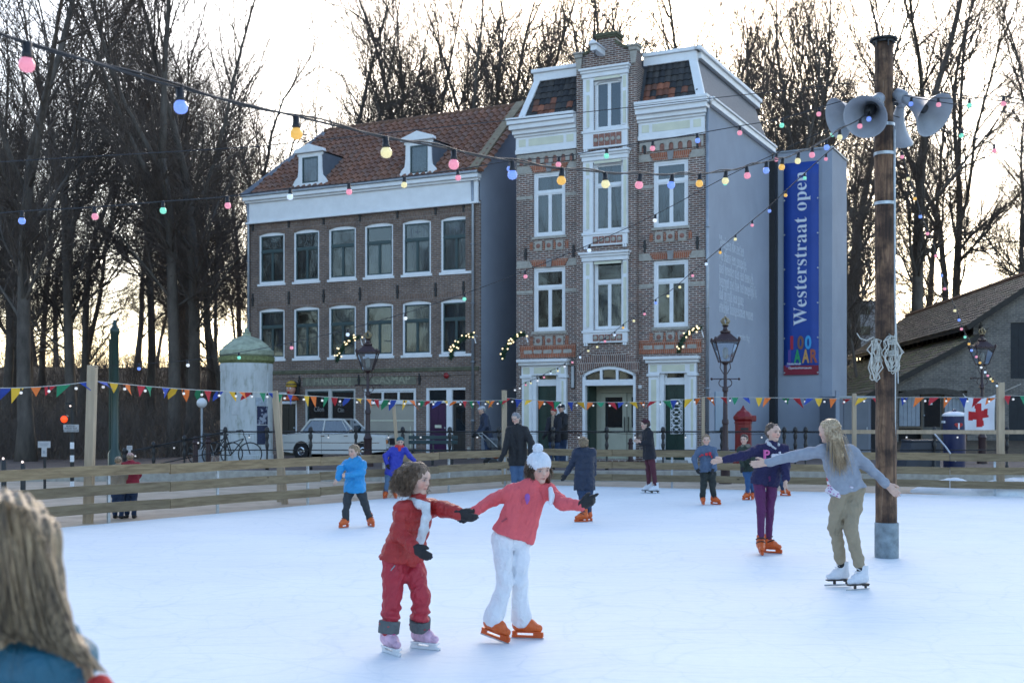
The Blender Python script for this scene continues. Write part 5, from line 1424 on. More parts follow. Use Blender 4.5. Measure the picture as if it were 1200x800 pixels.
def rope(px, py, L, label, seed, w=.07):
    rnd = random.Random(seed); c = px3(px, py, PD-.12); t = MB()
    for k in range(6):
        pts = []; ox = rnd.uniform(-.03,.03); l2 = L*rnd.uniform(.75,1.05)
        for i in range(17):
            a = 2*math.pi*i/16; pts.append((ox + w*rnd.uniform(.6,1.15)*math.sin(a)*(1+.5*math.cos(a+3.14+k)) + rnd.uniform(-.016,.016), rnd.uniform(-.03,.03)-.01*k, -l2/2 + l2/2*math.cos(a) + rnd.uniform(-.01,.01)))
        t.tube(pts, .0085, 5, cap=False)
    for z in (-L*.25, -L*.55):
        t.tube([(w*1.0*math.cos(a)*.8, .05*math.sin(a)-.02, z+.012*k/6) for k, a in enumerate([2*math.pi*i/10 for i in range(31)])], .008, 5)
    t.tube([(0, .0, 0), (-.03, .0, .03), (-.10 if px < 1037 else .03, .02, -.01), (-.17 if px < 1037 else .05, .04, .02), (-.20 if px < 1037 else .06, .06, .08)], .0065, 5)
    o = t.build('rope_coil', m_rope, None, 'all'); o.location = tuple(c); tag(o, label, 'rope', 'rope coils on the pole')
rope(1026.5, 398, .46, 'hank of white rope hanging on the left of the pole', 1, .045)
rope(1044.5, 394, .42, 'hank of white rope hanging on the right of the pole', 2, .065)

# ------------------------------------------------------------------ crowned street lamps
m_lampred = plain('oxblood_iron', (.035,.016,.018), .45, .2, 8, .1)
m_lampglass = glass_mat('lamp_glass', (.8,.85,.9), .08)
m_gold = plain('gilded_crown', (.30,.24,.14), .4, .25, 20, .1, metal=.5)
def make_lamp(D, px, py_top, label):
    x = (px-600)/FPX*D; z0 = street_z(x) if D > 31 else -.05
    H = CAMZ + (HOR-py_top)/FPX*D - z0
    t = thing('street_lamp', label, 'street lamp', (x, D, z0), 0, 'crowned street lamps')
    hb = H-1.12      # lantern base
    prof = [(.16,0),(.16,.12),(.12,.16),(.115,.75),(.13,.80),(.10,.86),(.075,.95),(.068,1.5),(.085,1.52),(.085,1.60),(.062,1.64),(.05,hb-.75),(.075,hb-.72),(.075,hb-.64),(.045,hb-.60),(.042,hb-.08),(.09,hb-.03),(.09,hb)]
    MB().lathe(prof, 14).build('column', m_lampred, t, True)
    mb = MB(); mb.tube([(-.32,0,hb-.42),(.32,0,hb-.42)], .014, 6)
    for s in (-1, 1):
        mb.ball((s*.34,0,hb-.42), .035, 6)
        pts = [(s*(.06+.10*math.sin(a)), 0, hb-.52-.10*math.cos(a)) for a in [i*math.pi/6 for i in range(9)]]; mb.tube(pts, .012, 5)
        mb.tube([(s*.04,0,hb-.30),(s*.13,0,hb-.15),(s*.11,0,hb-.02)], .012, 5)
    mb.build('ladder_bar', m_lampred, t, True)
    wb, wt, hz = .14, .29, .50
    mb = MB()
    c0 = [(-wb,-wb),(wb,-wb),(wb,wb),(-wb,wb)]; c1 = [(-wt,-wt),(wt,-wt),(wt,wt),(-wt,wt)]
    for (a, b), (c, d) in zip(c0, c1): mb.bar((a,b,hb), (c,d,hb+hz), .022, .022)
    for k in range(4):
        a, b = c0[k], c0[(k+1) % 4]; mb.bar((*a,hb), (*b,hb), .025, .025); a, b = c1[k], c1[(k+1) % 4]; mb.bar((*a,hb+hz), (*b,hb+hz), .04, .035)
        mx, my = (c1[k][0]+c1[(k+1) % 4][0])/2, (c1[k][1]+c1[(k+1) % 4][1])/2
        for f in (-.25, 0, .25): mb.ball((lk(c1[k][0], c1[(k+1) % 4][0], .5+f), lk(c1[k][1], c1[(k+1) % 4][1], .5+f), hb+hz+.03), .028, 5)
        mb.ball((c1[k][0], c1[k][1], hb+hz+.05), .04, 6, sz=1.6)
    mb.hexa([(-wt,-wt,hb+hz+.01),(wt,-wt,hb+hz+.01),(wt,wt,hb+hz+.01),(-wt,wt,hb+hz+.01),(-.11,-.11,hb+hz+.20),(.11,-.11,hb+hz+.20),(.11,.11,hb+hz+.20),(-.11,.11,hb+hz+.20)])
    mb.lathe([(.11,0),(.13,.03),(.13,.06),(.06,.10),(.05,.16),(.09,.19),(.05,.21)], 12, (0,0,hb+hz+.20))
    la = mb.build('lantern', m_lampred, t)
    for k in range(4):
        a, b = c0[k], c0[(k+1) % 4]; c, d = c1[k], c1[(k+1) % 4]
        pn = MB(); pn.face([(a[0]*.96,a[1]*.96,hb+.02),(b[0]*.96,b[1]*.96,hb+.02),(d[0]*.96,d[1]*.96,hb+hz-.02),(c[0]*.96,c[1]*.96,hb+hz-.02)]); pn.build('pane', m_lampglass, la)
    MB().lathe([(.03,0),(.06,.05),(.07,.2),(.05,.28),(.01,.31)], 10, (0,0,hb+.06)).build('mantle', plain('milky_mantle', (.55,.55,.5), .5, .05, 3, 0), la, 'all')
    mb = MB(); zc = hb+hz+.41
    mb.lathe([(.075,0),(.08,.03),(.06,.04)], 12, (0,0,zc))
    for k in range(6):
        a = k*math.pi/3; mb.tube([(.065*math.cos(a),.065*math.sin(a),zc+.03),(.11*math.cos(a),.11*math.sin(a),zc+.10),(.06*math.cos(a),.06*math.sin(a),zc+.17),(0,0,zc+.16)], .016, 5)
    mb.ball((0,0,zc+.20), .03, 6)
    mb.build('crown', m_gold, t, 'all')
make_lamp(29.6, 850, 371, 'crowned lantern lamp post in front of the grey poem wall')
make_lamp(34.2, 431, 388, 'crowned lantern lamp post in front of the white car')
make_lamp(36.5, 1151, 384, 'crowned lantern lamp post beside the red cross flag')
# globe lamp and plain tall post on the left
def globe_lamp():
    D = 36; x = (236.5-600)/FPX*D; z0 = .15; H = CAMZ+(HOR-472)/FPX*D-z0
    t = thing('globe_lamp', 'white ball lamp on a thin grey post near the advertising column', 'lamp', (x, D, z0))
    MB().lathe([(.13,-.1),(.13,.5),(.05,.52),(.035,.6),(.035,H-.14),(.08,H-.13),(.08,H-.1)], 12).build('post', m_zinc, t, True)
    MB().ball((0,0,H), .155, 16).build('globe', plain('opal_globe', (.68,.69,.70), .35, .03, 3, 0), t, 'all')
globe_lamp()
def tall_post():
    D = 25.5; x = (134.5-600)/FPX*D
    t = thing('lamp_standard', 'tall dark green metal post behind the left fence', 'post', (x, D, -.05))
    H = CAMZ+(HOR-372)/FPX*D
    MB().lathe([(.14,0),(.14,.9),(.085,1.0),(.085,H-.3),(.10,H-.28),(.10,H-.2),(.06,H-.15),(.03,H)], 14).build('shaft', m_greenpaint, t, True)
    MB().tube([(-.10,-.02,.9),(-.10,-.02,H-.4)], .022, 6).build('conduit', m_greenpaint, t, True)
tall_post()
# ------------------------------------------------------------------ level-crossing signal and small signs
def crossing_signal():
    D = 26; x = (84.5-600)/FPX*D; t = thing('crossing_signal', 'black and white striped signal post with a glowing red lamp', 'signal', (x, D, -.05))
    blk, wh = m_iron, m_white; H = CAMZ+(HOR-470)/FPX*D+.05; n = 9; seg = (H-.75)/n
    for k in range(n): MB().lathe([(.045, k*seg), (.045, (k+1)*seg)], 10).build('stripe', wh if k % 2 else blk, t, True)
    MB().lathe([(.04, n*seg),(.04,H)], 10).build('pole_top', blk, t, True)
    zp = CAMZ-(501.5-HOR)/FPX*D+.05; p = MB().box(-.16,.17,-.08,-.06,zp-.08,zp+.08).build('sign_panel', plain('grey_white_sign', (.45,.46,.47), .5, .08, 3, 0), t)
    for k, s in enumerate(('BIJ ROOD', 'WACHT TOT', 'HET LICHT DOOFT')): text(p, 'lettering', s, .05, m_iron, (.0, -.083, zp+.03-k*.05), (R(90),0,0), 'CENTER', sx=.9)
    zr = CAMZ-(491-HOR)/FPX*D+.05
    h = MB().lathe([(.10,0),(.10,.05),(.08,.06),(.02,.06)], 16, (-.14,-.03,zr), axis=Matrix.Rotation(R(90),3,'X')).build('signal_head', blk, t, True)
    MB().lathe([(.078,0),(.06,.02),(.005,.03)], 14, (-.14,-.092,zr), axis=Matrix.Rotation(R(90),3,'X')).build('red_lens', lamp_mat('red_signal_light', (1.0,.07,.01), .4), h, 'all')
    zl = CAMZ-(475.5-HOR)/FPX*D+.05
    h = MB().box(-.10,.05,-.12,.05,zl+.03,zl+.07).box(-.06,.04,-.06,.04,zl-.05,zl+.03).build('bell_lamp', blk, t); MB().ball((-.01,-.08,zl), .022, 8).build('lamp_glow', lamp_mat('small_white_light', (1,.8,.7), .4), h)
crossing_signal()
def small_sign(px, py0, py1, D, w, label, stem_px=None):
    x = (px-600)/FPX*D; z1 = CAMZ-(py0-HOR)/FPX*D; z0 = CAMZ-(py1-HOR)/FPX*D
    t = thing('small_sign', label, 'sign', (x, D, -.05)); wm = MAT['grey_white_sign']
    MB().box(-w/2, w/2, -.02, 0, lk(z1, z0, .42), z1).box(-w*.2, w*.2, -.022, 0, z0, lk(z1, z0, .40)).build('panel', wm, t)
    MB().tube([(0,.02,0),(0,.02,z1-.02)], .03, 8).build('stem', m_iron, t, True)
    MB().box(-w*.38, w*.38, -.024, -.0215, lk(z1, z0, .14), lk(z1, z0, .18)).box(-w*.34, w*.3, -.024, -.0215, lk(z1, z0, .25), lk(z1, z0, .29)).box(-w*.1, w*.1, -.026, -.0225, lk(z1, z0, .6), lk(z1, z0, .8)).build('sign_print', m_zinc, t)
small_sign(52, 514, 532, 25, .26, 'small white T-shaped sign at the edge of the wood')
small_sign(152, 519, 531, 24.5, .11, 'small white notice above the child in red')
for px, py in ((4.5, 537), (27, 541)):
    D = 23; x = (px-600)/FPX*D; h = CAMZ-(py-HOR)/FPX*D
    t = thing('bollard_light', 'low dark bollard with a small white light at the %s' % ('left picture edge' if px < 10 else 'left of the T-shaped sign'), 'bollard', (x, D, -.05))
    MB().lathe([(.05,0),(.05,h),(.03,h+.03)], 10).build('post', m_iron, t, True); MB().ball((.0,-.03,h+.05), .025, 8).build('lamp', MAT['small_white_light'], t)
# ------------------------------------------------------------------ advertising column
def advert_column():
    D = 38; x = (289-600)/FPX*D; z0 = .2; k = D/FPX
    t = thing('advertising_column', 'round white advertising column with green-stained conical roof', 'advertising column', (x, D, z0))
    m, nt, b, o = new_mat('stained_white_paint'); L = nt.links.new
    tc = N(nt, 'ShaderNodeTexCoord'); mp = N(nt, 'ShaderNodeMapping'); mp.inputs['Scale'].default_value = (3,3,.8); L(tc.outputs['Object'], mp.inputs[0])
    n1 = N(nt, 'ShaderNodeTexNoise', Scale=2.2, Detail=8., Roughness=.7); L(mp.outputs[0], n1.inputs['Vector'])
    r1 = ramp(nt, [(.32, (.30,.32,.27)), (.45, (.52,.55,.55)), (.7, (.62,.65,.66))]); L(n1.outputs['Fac'], r1.inputs[0]); L(r1.outputs[0], b.inputs['Base Color']); b.inputs['Roughness'].default_value = .7
    grn = plain('verdigris_roof', (.32,.36,.27), .8, .3, 5, .2); mossy = plain('green_algae_rim', (.17,.19,.08), .9, .45, 14, .3)
    zz = lambda py: CAMZ-(py-HOR)*k - z0
    r = 30*k
    MB().lathe([(r*1.03,-.2),(r*1.03,.25),(r,.27),(r,zz(436)),(r*1.02,zz(434)),(r*1.02,zz(427)),(r*.99,zz(426))], 40).build('drum', m, t, True)
    MB().lathe([(r*1.0,zz(426)),(r*1.08,zz(423)),(r*1.08,zz(418.5)),(r*.98,zz(417.5))], 40).build('algae_rim', mossy, t, True)
    MB().lathe([(r*1.0,zz(417.5)),(r*1.05,zz(416)),(r*1.05,zz(411)),(r*.94,zz(409)),(r*.88,zz(406)),(r*.5,zz(397)),(r*.17,zz(394)),(r*.15,zz(391)),(r*.19,zz(390)),(r*.07,zz(388.5)),(r*.09,zz(386.5)),(r*.03,zz(384))], 40).build('roof', grn, t, True)
    # panel seams
    for a in (-150, -115, -60, -25):
        q = R(a); MB().box(-.012,.012,-.012,.012,.3,zz(437)).build('seam', m, t).location = (r*math.cos(q)*1.003, r*math.sin(q)*1.003, 0)
    # posters on the right flank
    def poster(a0, a1, py0, py1, mat, name):
        mb = MB(); n = 8; v = []; 
        for j, pz in enumerate((py1, py0)):
            for i in range(n+1):
                a = R(lk(a0, a1, i/n)); v.append(((r+.012)*math.cos(a), (r+.012)*math.sin(a), zz(pz)))
        mb.arrays(v, [(i, i+1, n+2+i, n+1+i) for i in range(n)]); return mb.build(name, mat, t)
    m2, nt, b, o = new_mat('navy_poster'); L = nt.links.new
    tc = N(nt, 'ShaderNodeTexCoord'); v = N(nt, 'ShaderNodeTexNoise', Scale=7., Detail=3.); L(tc.outputs['Object'], v.inputs['Vector'])
    r1 = ramp(nt, [(.50, (.012,.018,.06)), (.56, (.30,.33,.40))], 'LINEAR'); L(v.outputs['Fac'], r1.inputs[0]); L(r1.outputs[0], b.inputs['Base Color']); b.inputs['Roughness'].default_value = .6
    poster(-55, -25, 476, 497, m2, 'poster'); poster(-55, -25, 498, 520, plain('dark_text_poster', (.02,.03,.07), .6, .6, 18, 0, stretch=(1,1,3)), 'poster')
    poster(-58, -30, 466, 475.5, plain('pale_blue_poster', (.36,.42,.48), .6, .3, 12, 0), 'poster')
    poster(-112, -92, 458, 486, plain('torn_paper', (.50,.52,.52), .8, .12, 7, .1), 'torn_poster')
advert_column()
# ------------------------------------------------------------------ pillar box
def pillar_box():
    D = 34; x = (871-600)/FPX*D; k = D/FPX; t = thing('pillar_box', 'red cast iron pillar letter box against the grey wall', 'letter box', (x, D, .22)); red = plain('post_red', (.20,.008,.010), .35, .12, 4, .05)
    H = CAMZ-(475-HOR)*k-.22; w = .24
    MB().lathe([(.30,0),(.30,.12),(w,.16),(w*.98,H*.70),(w*1.05,H*.71),(w*1.05,H*.74),(w*.98,H*.75)], 8).build('pillar', red, t)
    MB().lathe([(w*1.0,H*.75),(w*1.18,H*.78),(w*1.18,H*.82),(w*.7,H*.90),(w*.35,H*.93),(w*.2,H*.96),(.01,H)], 8).build('cap', red, t)
    MB().box(w*.5, w*1.45, -.16, .10, H*.74, H*.84).build('posting_hood', red, t, bevel=.03); MB().box(-.12,.10,-w-.005,-w+.02,H*.60,H*.64).build('slot', m_iron, t)
    MB().box(-.13,.13,-w-.012,-w+.03,H*.2,H*.56).build('door', red, t, bevel=.01)
pillar_box()
# ------------------------------------------------------------------ white saloon car
def build_car():
    D = 39.3; x = (398-600)/FPX*D
    t = thing('parked_car', 'white boxy vintage saloon car parked before the wide house', 'car', (x, D, .22), R(-11)); t.scale = (.80, .88, .97)
    paint = plain('cream_white_car_paint', (.60,.60,.57), .22, .04, 2, 0, coat=.5); rub = plain('tyre_rubber', (.012,.012,.013), .8, .2, 8, .1); chrome = plain('chrome', (.55,.56,.58), .15, .08, 6, 0, metal=1)
    # local: x forward (front at +), z up
    Lh = 2.30; W = .86
    def arch(cx, r=.37, z=.30): return [(cx + r*math.cos(a), z + r*math.sin(a)) for a in [math.pi*i/8 for i in range(9)]]
    fw, rw = 1.30, -1.32
    prof = [(-Lh,.34),(rw-.37,.26)] + arch(rw)[::-1] + [(rw+.37,.24),(fw-.37,.24)] + arch(fw)[::-1] + [(fw+.37,.28),(Lh-.02,.34),(Lh,.60),(Lh-.04,.80),(Lh-.14,.85),(1.0,.93),(-1.30,.95),(-Lh+.06,.88),(-Lh-.02,.60)]
    mb = MB(); n = len(prof)
    # three cross positions: edges slightly tucked in
    sec = [(-W, .985), (-W+.07, 1.0), (W-.07, 1.0), (W, .985)]
    base = len(mb.v)
    for (yy, s) in sec:
        for (a, z) in prof:
            zz = z if s == 1.0 else (z-.035 if z > .75 else z)
            mb.v.append((a*s, yy, zz))
    for q in range(3):
        for k in range(n):
            k2 = (k+1) % n; mb.f.append((q*n+k, q*n+k2, (q+1)*n+k2, (q+1)*n+k)); mb.m.append(0)
    mb.f.append(tuple(range(n-1, -1, -1))); mb.m.append(0); mb.f.append(tuple(range(3*n, 4*n))); mb.m.append(0)
    body = mb.build('body', paint, t, True)
    # greenhouse: pillars + roof
    zb, zr = .93, 1.42; bx0, bx1, rx0, rx1 = -1.42, .98, -.98, .42; wb, wr = W-.07, W-.20
    mb = MB()
    mb.hexa([(rx0,-wr,zr-.05),(rx1,-wr,zr-.05),(rx1,wr,zr-.05),(rx0,wr,zr-.05),(rx0+.12,-wr+.10,zr),(rx1-.12,-wr+.10,zr),(rx1-.12,wr-.10,zr),(rx0+.12,wr-.10,zr)])
    P = lambda u, s, top: None
    for s in (-1, 1):
        for (b, r_) in ((bx0, rx0), (bx1, rx1)): mb.bar((b, s*wb, zb-.02), (r_, s*wr, zr-.03), .055, .06)
        for f in (.42,): 
            xb, xr = lk(bx0, bx1, f), lk(rx0, rx1, f+.02); mb.bar((xb, s*wb, zb-.02), (xr, s*wr, zr-.03), .05, .05)
        mb.bar((bx1-.30, s*wb, zb), (rx1-.10, s*wr, zr-.03), .022, .03)
        mb.bar((rx0, s*wr, zr-.045), (rx1, s*wr, zr-.045), .06, .05)
    mb.build('roof', paint, t, bevel=.015)
    gl = glass_mat('car_glass', (.30,.34,.36), .10, opacity=.35, col=(.03,.035,.04))
    for s in (-1, 1):
        for f0, f1 in ((.03, .41), (.44, .985)):
            q = MB(); q.face([(lk(bx0,bx1,f0), s*(wb-.01), zb), (lk(bx0,bx1,f1), s*(wb-.01), zb), (lk(rx0,rx1,min(f1,.97)), s*(wr-.005), zr-.06), (lk(rx0,rx1,f0+.01), s*(wr-.005), zr-.06)]); q.build('window', gl, t)
    q = MB(); q.face([(bx1,-wb+.03,zb),(bx1,wb-.03,zb),(rx1,wr-.03,zr-.05),(rx1,-wr+.03,zr-.05)]); q.build('windscreen', gl, t)
    q = MB(); q.face([(bx0,wb-.03,zb),(bx0,-wb+.03,zb),(rx0,-wr+.03,zr-.05),(rx0,wr-.03,zr-.05)]); q.build('rear_window', gl, t)
    MB().box(bx0+.1, bx1-.1, -wb+.06, wb-.06, .55, .80).build('interior', m_dark, t)
    mb = MB()
    for sx in (-.45, .35):
        for s in (-.38, .38): mb.box(sx-.08, sx+.08, s-.22, s+.22, .8, 1.12)
    mb.build('seats', plain('dark_seat', (.03,.028,.027), .8, .2, 4, 0), t, bevel=.03)
    for cx in (fw, rw):
        for s in (-1, 1):
            wl = MB().lathe([(.20,-.09),(.30,-.085),(.318,-.05),(.318,.05),(.30,.085),(.20,.09)], 22, axis=Matrix.Rotation(R(90),3,'X')).build('wheel', rub, t, True); wl.location = (cx, s*(W-.10), .318)
            MB().lathe([(.20,.06*s),(.195,.075*s),(.12,.10*s),(.10,.085*s),(.01,.10*s)], 18, axis=Matrix.Rotation(R(-90),3,'X')).build('hubcap', chrome, wl, True)
            MB().lathe([(.36,-.10),(.36,.10)], 16, (cx, s*(W-.22), .31), axis=Matrix.Rotation(R(90),3,'X')).build('wheel_arch', m_dark, t)
    for s in (-1, 1):
        h = MB().lathe([(.10,0),(.095,.03),(.01,.05)], 14, (Lh-.03, s*.62, .66), axis=Matrix.Rotation(R(90),3,'Y')).build('headlight', chrome, t, True)
        MB().box(Lh-.02, Lh+.01, s*.80-.04, s*.80+.04, .58, .72).build('indicator', plain('amber_lens', (.5,.15,.01), .3, .1, 3, 0), t)
        MB().box(-Lh-.03, -Lh+.02, s*.70-.09, s*.70+.09, .60, .74).build('tail_light', plain('red_lens_dark', (.22,.01,.01), .3, .1, 3, 0), t)
        mb = MB(); mb.box(-Lh+.25, Lh-.3, s*W-.006, s*W+.008, .60, .625)
        mb.build('side_trim', chrome, t)
        for xd in (-.36, .62):
            o = MB().box(xd-.10, xd+.06, s*(W+.003), s*(W+.03), .83, .855).build('door_handle', chrome, t)
        mb = MB()
        for xd in (-1.0, -.44, .56+.45): mb.box(xd-.006, xd+.006, s*W-.004, s*W+.002, .27, .90)
        mb.build('door_gap', m_dark, t)
        MB().box(.78,.90,s*(W+.02),s*(W+.14),.98,1.08).build('mirror', chrome, t, bevel=.02)
    MB().box(Lh-.005, Lh+.015, -.48, .48, .54, .76).build('grille', m_iron, t); MB().box(Lh-.02, Lh+.09, -W+.02, W-.02, .38, .48).build('front_bumper', chrome, t, bevel=.03); MB().box(-Lh-.10, -Lh+.01, -W+.02, W-.02, .38, .48).build('rear_bumper', chrome, t, bevel=.03)
    MB().box(Lh+.09, Lh+.10, -.26, .26, .37, .48).build('number_plate', m_iron, t)
build_car()
# ------------------------------------------------------------------ bench, bicycle, bin, flag, bollards
def bench():
    D = 35.2; xa, xb = (478-600)/FPX*D, (536-600)/FPX*D; L = xb-xa
    t = thing('park_bench', 'dark green slatted bench in front of the aubergine door', 'bench', (xa, D, .22)); g = plain('bench_green', (.018,.045,.05), .5, .2, 5, .1)
    for k, z in enumerate((.62, .76)): MB().box(0, L, .18+.03*k, .215+.03*k, z, z+.11).build('back_slat', g, t, bevel=.01)
    for k in range(3): MB().box(0, L, -.30+k*.15, -.18+k*.15, .42, .46).build('seat_slat', g, t, bevel=.01)
    for x in (.15, L/2, L-.15): MB().bar((x,-.24,0),(x,-.24,.42),.05,.05).bar((x,.16,0),(x,.26,.9),.05,.05).bar((x,-.28,.39),(x,.18,.39),.05,.05).build('leg_frame', m_iron, t)
bench()
def bicycle(px, D, rz, label):
    x = (px-600)/FPX*D; t = thing('bicycle', label, 'bicycle', (x, D, .2), rz); b = m_iron
    for cx in (-.52, .52):
        mb = MB(); mb.tube([(cx+.34*math.cos(a), 0, .34+.34*math.sin(a)) for a in [2*math.pi*i/24 for i in range(25)]], .02, 5, cap=False)
        w = mb.build('wheel', b, t, 'all'); mb = MB()
        for k in range(10): a = math.pi*k/5; mb.tube([(cx,0,.34),(cx+.33*math.cos(a),0,.34+.33*math.sin(a))], .004, 3)
        mb.build('spokes', m_steel, w)
    mb = MB(); S0, H0, Bk, R0, F0 = (-.22,0,.86), (.36,0,.88), (-.05,0,.30), (-.52,0,.34), (.52,0,.34)
    for a, c in ((S0,Bk),(S0,R0),(Bk,R0),((.34,0,.80),Bk),((.34,0,.80),(-.16,0,.62)),(H0,F0)): mb.tube([a,c], .018, 6)
    mb.build('frame', b, t, 'all'); mb = MB(); mb.tube([(.34,0,.88),(.33,0,1.02),(.30,.22,1.05),(.12,.27,1.03)], .014, 5); mb.tube([(.33,0,1.02),(.30,-.22,1.05),(.12,-.27,1.03)], .014, 5); mb.build('handlebar', b, t, 'all')
    MB().hexa([(-.36,-.09,.90),(-.10,-.03,.90),(-.10,.03,.90),(-.36,.09,.90),(-.36,-.08,.96),(-.10,-.02,.95),(-.10,.02,.95),(-.36,.08,.96)]).build('saddle', b, t, bevel=.015)
bicycle(272, 35.4, R(14), 'black bicycle leaning before the advertising column'); bicycle(252, 35.9, R(-8), 'dark bicycle parked left of the advertising column')
def bollard(px, D, top, label):
    x = (px-600)/FPX*D; z0 = street_z(x); H = CAMZ-(top-HOR)/FPX*D-z0
    o = MB().lathe([(.10,0),(.10,H*.15),(.075,H*.18),(.068,H*.75),(.09,H*.78),(.09,H*.82),(.06,H*.86),(.065,H*.93),(.02,H)], 12).build('bollard', m_lampred, None, True)
    o.location = (x, D, z0); tag(o, label, 'bollard', 'iron bollards on the street')
bollard(229, 33, 511, 'short iron bollard left of the globe lamp'); bollard(739, 36, 513, 'short iron bollard before the cream entrance doors'); bollard(244, 33.5, 510, 'short iron bollard just right of the globe lamp')
def blue_drum():
    D = 32.5; x = (1118.5-600)/FPX*D; k = D/FPX; t = thing('blue_drum', 'tall dark blue round container with white domed lid', 'container', (x, D, .2)); bl = plain('navy_plastic', (.010,.018,.075), .4, .15, 4, .03); H = CAMZ-(485-HOR)*k-.2; r = 13.2*k
    MB().lathe([(r*.93,-.05),(r*.96,.3),(r*.97,H*.66),(r*1.02,H*.67),(r*1.02,H*.71),(r*.98,H*.72),(r,H-.06)], 28).build('drum', bl, t, True)
    MB().lathe([(r*1.07,H-.06),(r*1.07,H-.02),(r*.8,H+.04),(r*.3,H+.07)], 28).build('lid', plain('white_lid', (.62,.65,.70), .4, .05, 3, 0), t, True); MB().lathe([(.05,H+.06),(.06,H+.11),(.02,H+.13)], 12).build('knob', bl, t, True)
    red = plain('heart_red', (.40,.02,.02), .5, .1, 3, 0); zc = H*.80
    e = MB()
    pts = [(.10*math.sin(a)**3*1.1, zc+.085*(13*math.cos(a)-5*math.cos(2*a)-2*math.cos(3*a)-math.cos(4*a))/16) for a in [2*math.pi*i/20 for i in range(20)]]
    e.prism(pts[::-1], -r-.012, -r+.04); e.build('heart_emblem', red, t); MB().box(-.02,.02,-r-.018,-r-.0125,zc-.10,zc+.06).build('emblem_bar', m_white, t)
    MB().box(-r*1.05,-r*.8,-.1,.1,H*.84,H*.88).box(r*.8,r*1.05,-.1,.1,H*.84,H*.88).build('clip', m_white, t)
blue_drum()
def cross_flag():
    D = 27.5; xa, xb = (1131-600)/FPX*D, (1166-600)/FPX*D; zt, zb = CAMZ-(464-HOR)/FPX*D, CAMZ-(506-HOR)/FPX*D
    W, H = xb-xa, zt-zb; t = thing('red_cross_flag', 'white flag with a red cross hung behind the fence', 'flag', (xa, D, zb)); nx, nz = 30, 30; v = []; f = []; mi = []
    for j in range(nz+1):
        for i in range(nx+1):
            u, s = i/nx, j/nz; v.append((W*u*(1-.03*math.sin(3*s)), .05*math.sin(u*9+s*2)*(1.1-s*.3), H*s - .10*H*math.sin(math.pi*u)*(s) + .04*(u)*H))
    mb = MB()
    for j in range(nz):
        for i in range(nx):
            u, s = (i+.5)/nx-.47, (j+.5)/nz-.50
            u2, s2 = u*math.cos(.12)+s*math.sin(.12), -u*math.sin(.12)+s*math.cos(.12)
            inx = (abs(u2) < .10+.04*abs(s2)*3 and abs(s2) < .36) or (abs(s2) < .10+.04*abs(u2)*3 and abs(u2) < .34)
            f.append((j*(nx+1)+i, j*(nx+1)+i+1, (j+1)*(nx+1)+i+1, (j+1)*(nx+1)+i)); mi.append(1 if inx else 0)
    mb.arrays(v, f); mb.m = mi
    o = mb.build('cloth', [plain('white_flag_cloth', (.62,.65,.70), .85, .05, 3, .05), plain('red_flag_cloth', (.42,.015,.02), .85, .08, 3, .05)], t, 'all'); s = o.modifiers.new('thickness', 'SOLIDIFY'); s.thickness = .004
    MB().tube([(0,0,H),(-.05,0,H+.05)], .008, 4).tube([(W,0,H*1.02),(W*1.25,-1.0,H+.25)], .008, 4).build('tie_cord', m_rope, t)
cross_flag()
# dark crate trolley and a pole leaning, behind the right fence
def trolley():
    D = 31.8; x = (1078-600)/FPX*D; t = thing('dark_skip', 'dark tapered container behind the right fence', 'container', (x, D, .2)); dk = plain('dark_blue_grey_steel', (.03,.037,.05), .5, .2, 4, .05)
    MB().hexa([(-.55,-.4,0),(.4,-.4,0),(.4,.4,0),(-.55,.4,0),(-.35,-.4,.78),(.42,-.4,.78),(.42,.4,.78),(-.35,.4,.78)]).build('body', dk, t, bevel=.02); MB().box(-.37,.44,-.42,.42,.78,.83).build('rim', dk, t, bevel=.01)
trolley()
o = MB().tube([tuple(px3(1095,508,29.5)), tuple(px3(1108,523,29)), tuple(px3(1120,540,28.6))], .02, 6).build('leaning_stick', m_steel, None, True); tag(o, 'thin white pole leaning against the blue container', 'pole')
o = MB().box(0, 9.6, -.03, .03, 0, .09).build('timber_rail', m_newwood, None); o.location = tuple(px3(980, 508, 27.6)); o.rotation_euler = (0,0,R(-8)); tag(o, 'pale timber rail along the far right side behind the fence', 'rail')
# snow heaps behind the right fence
def snow_heap(px, D, w, h, label):
    x = (px-600)/FPX*D; rnd = random.Random(int(px)); n, mrows = 22, 8; mb = MB(); v = []
    for j in range(mrows+1):
        for i in range(n):
            a = 2*math.pi*i/n; r = math.cos(j/mrows*math.pi/2); v.append((w*r*math.cos(a)*(1+.15*math.sin(3*a+px)+rnd.uniform(-.05,.05)), w*.6*r*math.sin(a)*(1+.1*math.sin(2*a)), h*math.sin(j/mrows*math.pi/2)+rnd.uniform(-.02,.02)-.06))
    f = [(j*n+i, j*n+(i+1) % n, (j+1)*n+(i+1) % n, (j+1)*n+i) for j in range(mrows) for i in range(n)]; mb.arrays(v, f)
    o = mb.build('snow_heap', m_ice, None, 'all'); o.location = (x, D, -.02); tag(o, label, 'snow', 'snow heaps behind the right fence')
snow_heap(1150, 26.0, 1.5, .30, 'low snow heap behind the fence under the red cross flag'); snow_heap(1200, 25.3, 1.2, .42, 'snow heap behind the fence at the right picture edge'); snow_heap(1118, 26.6, .55, .35, 'small snow heap behind the fence below the blue container')
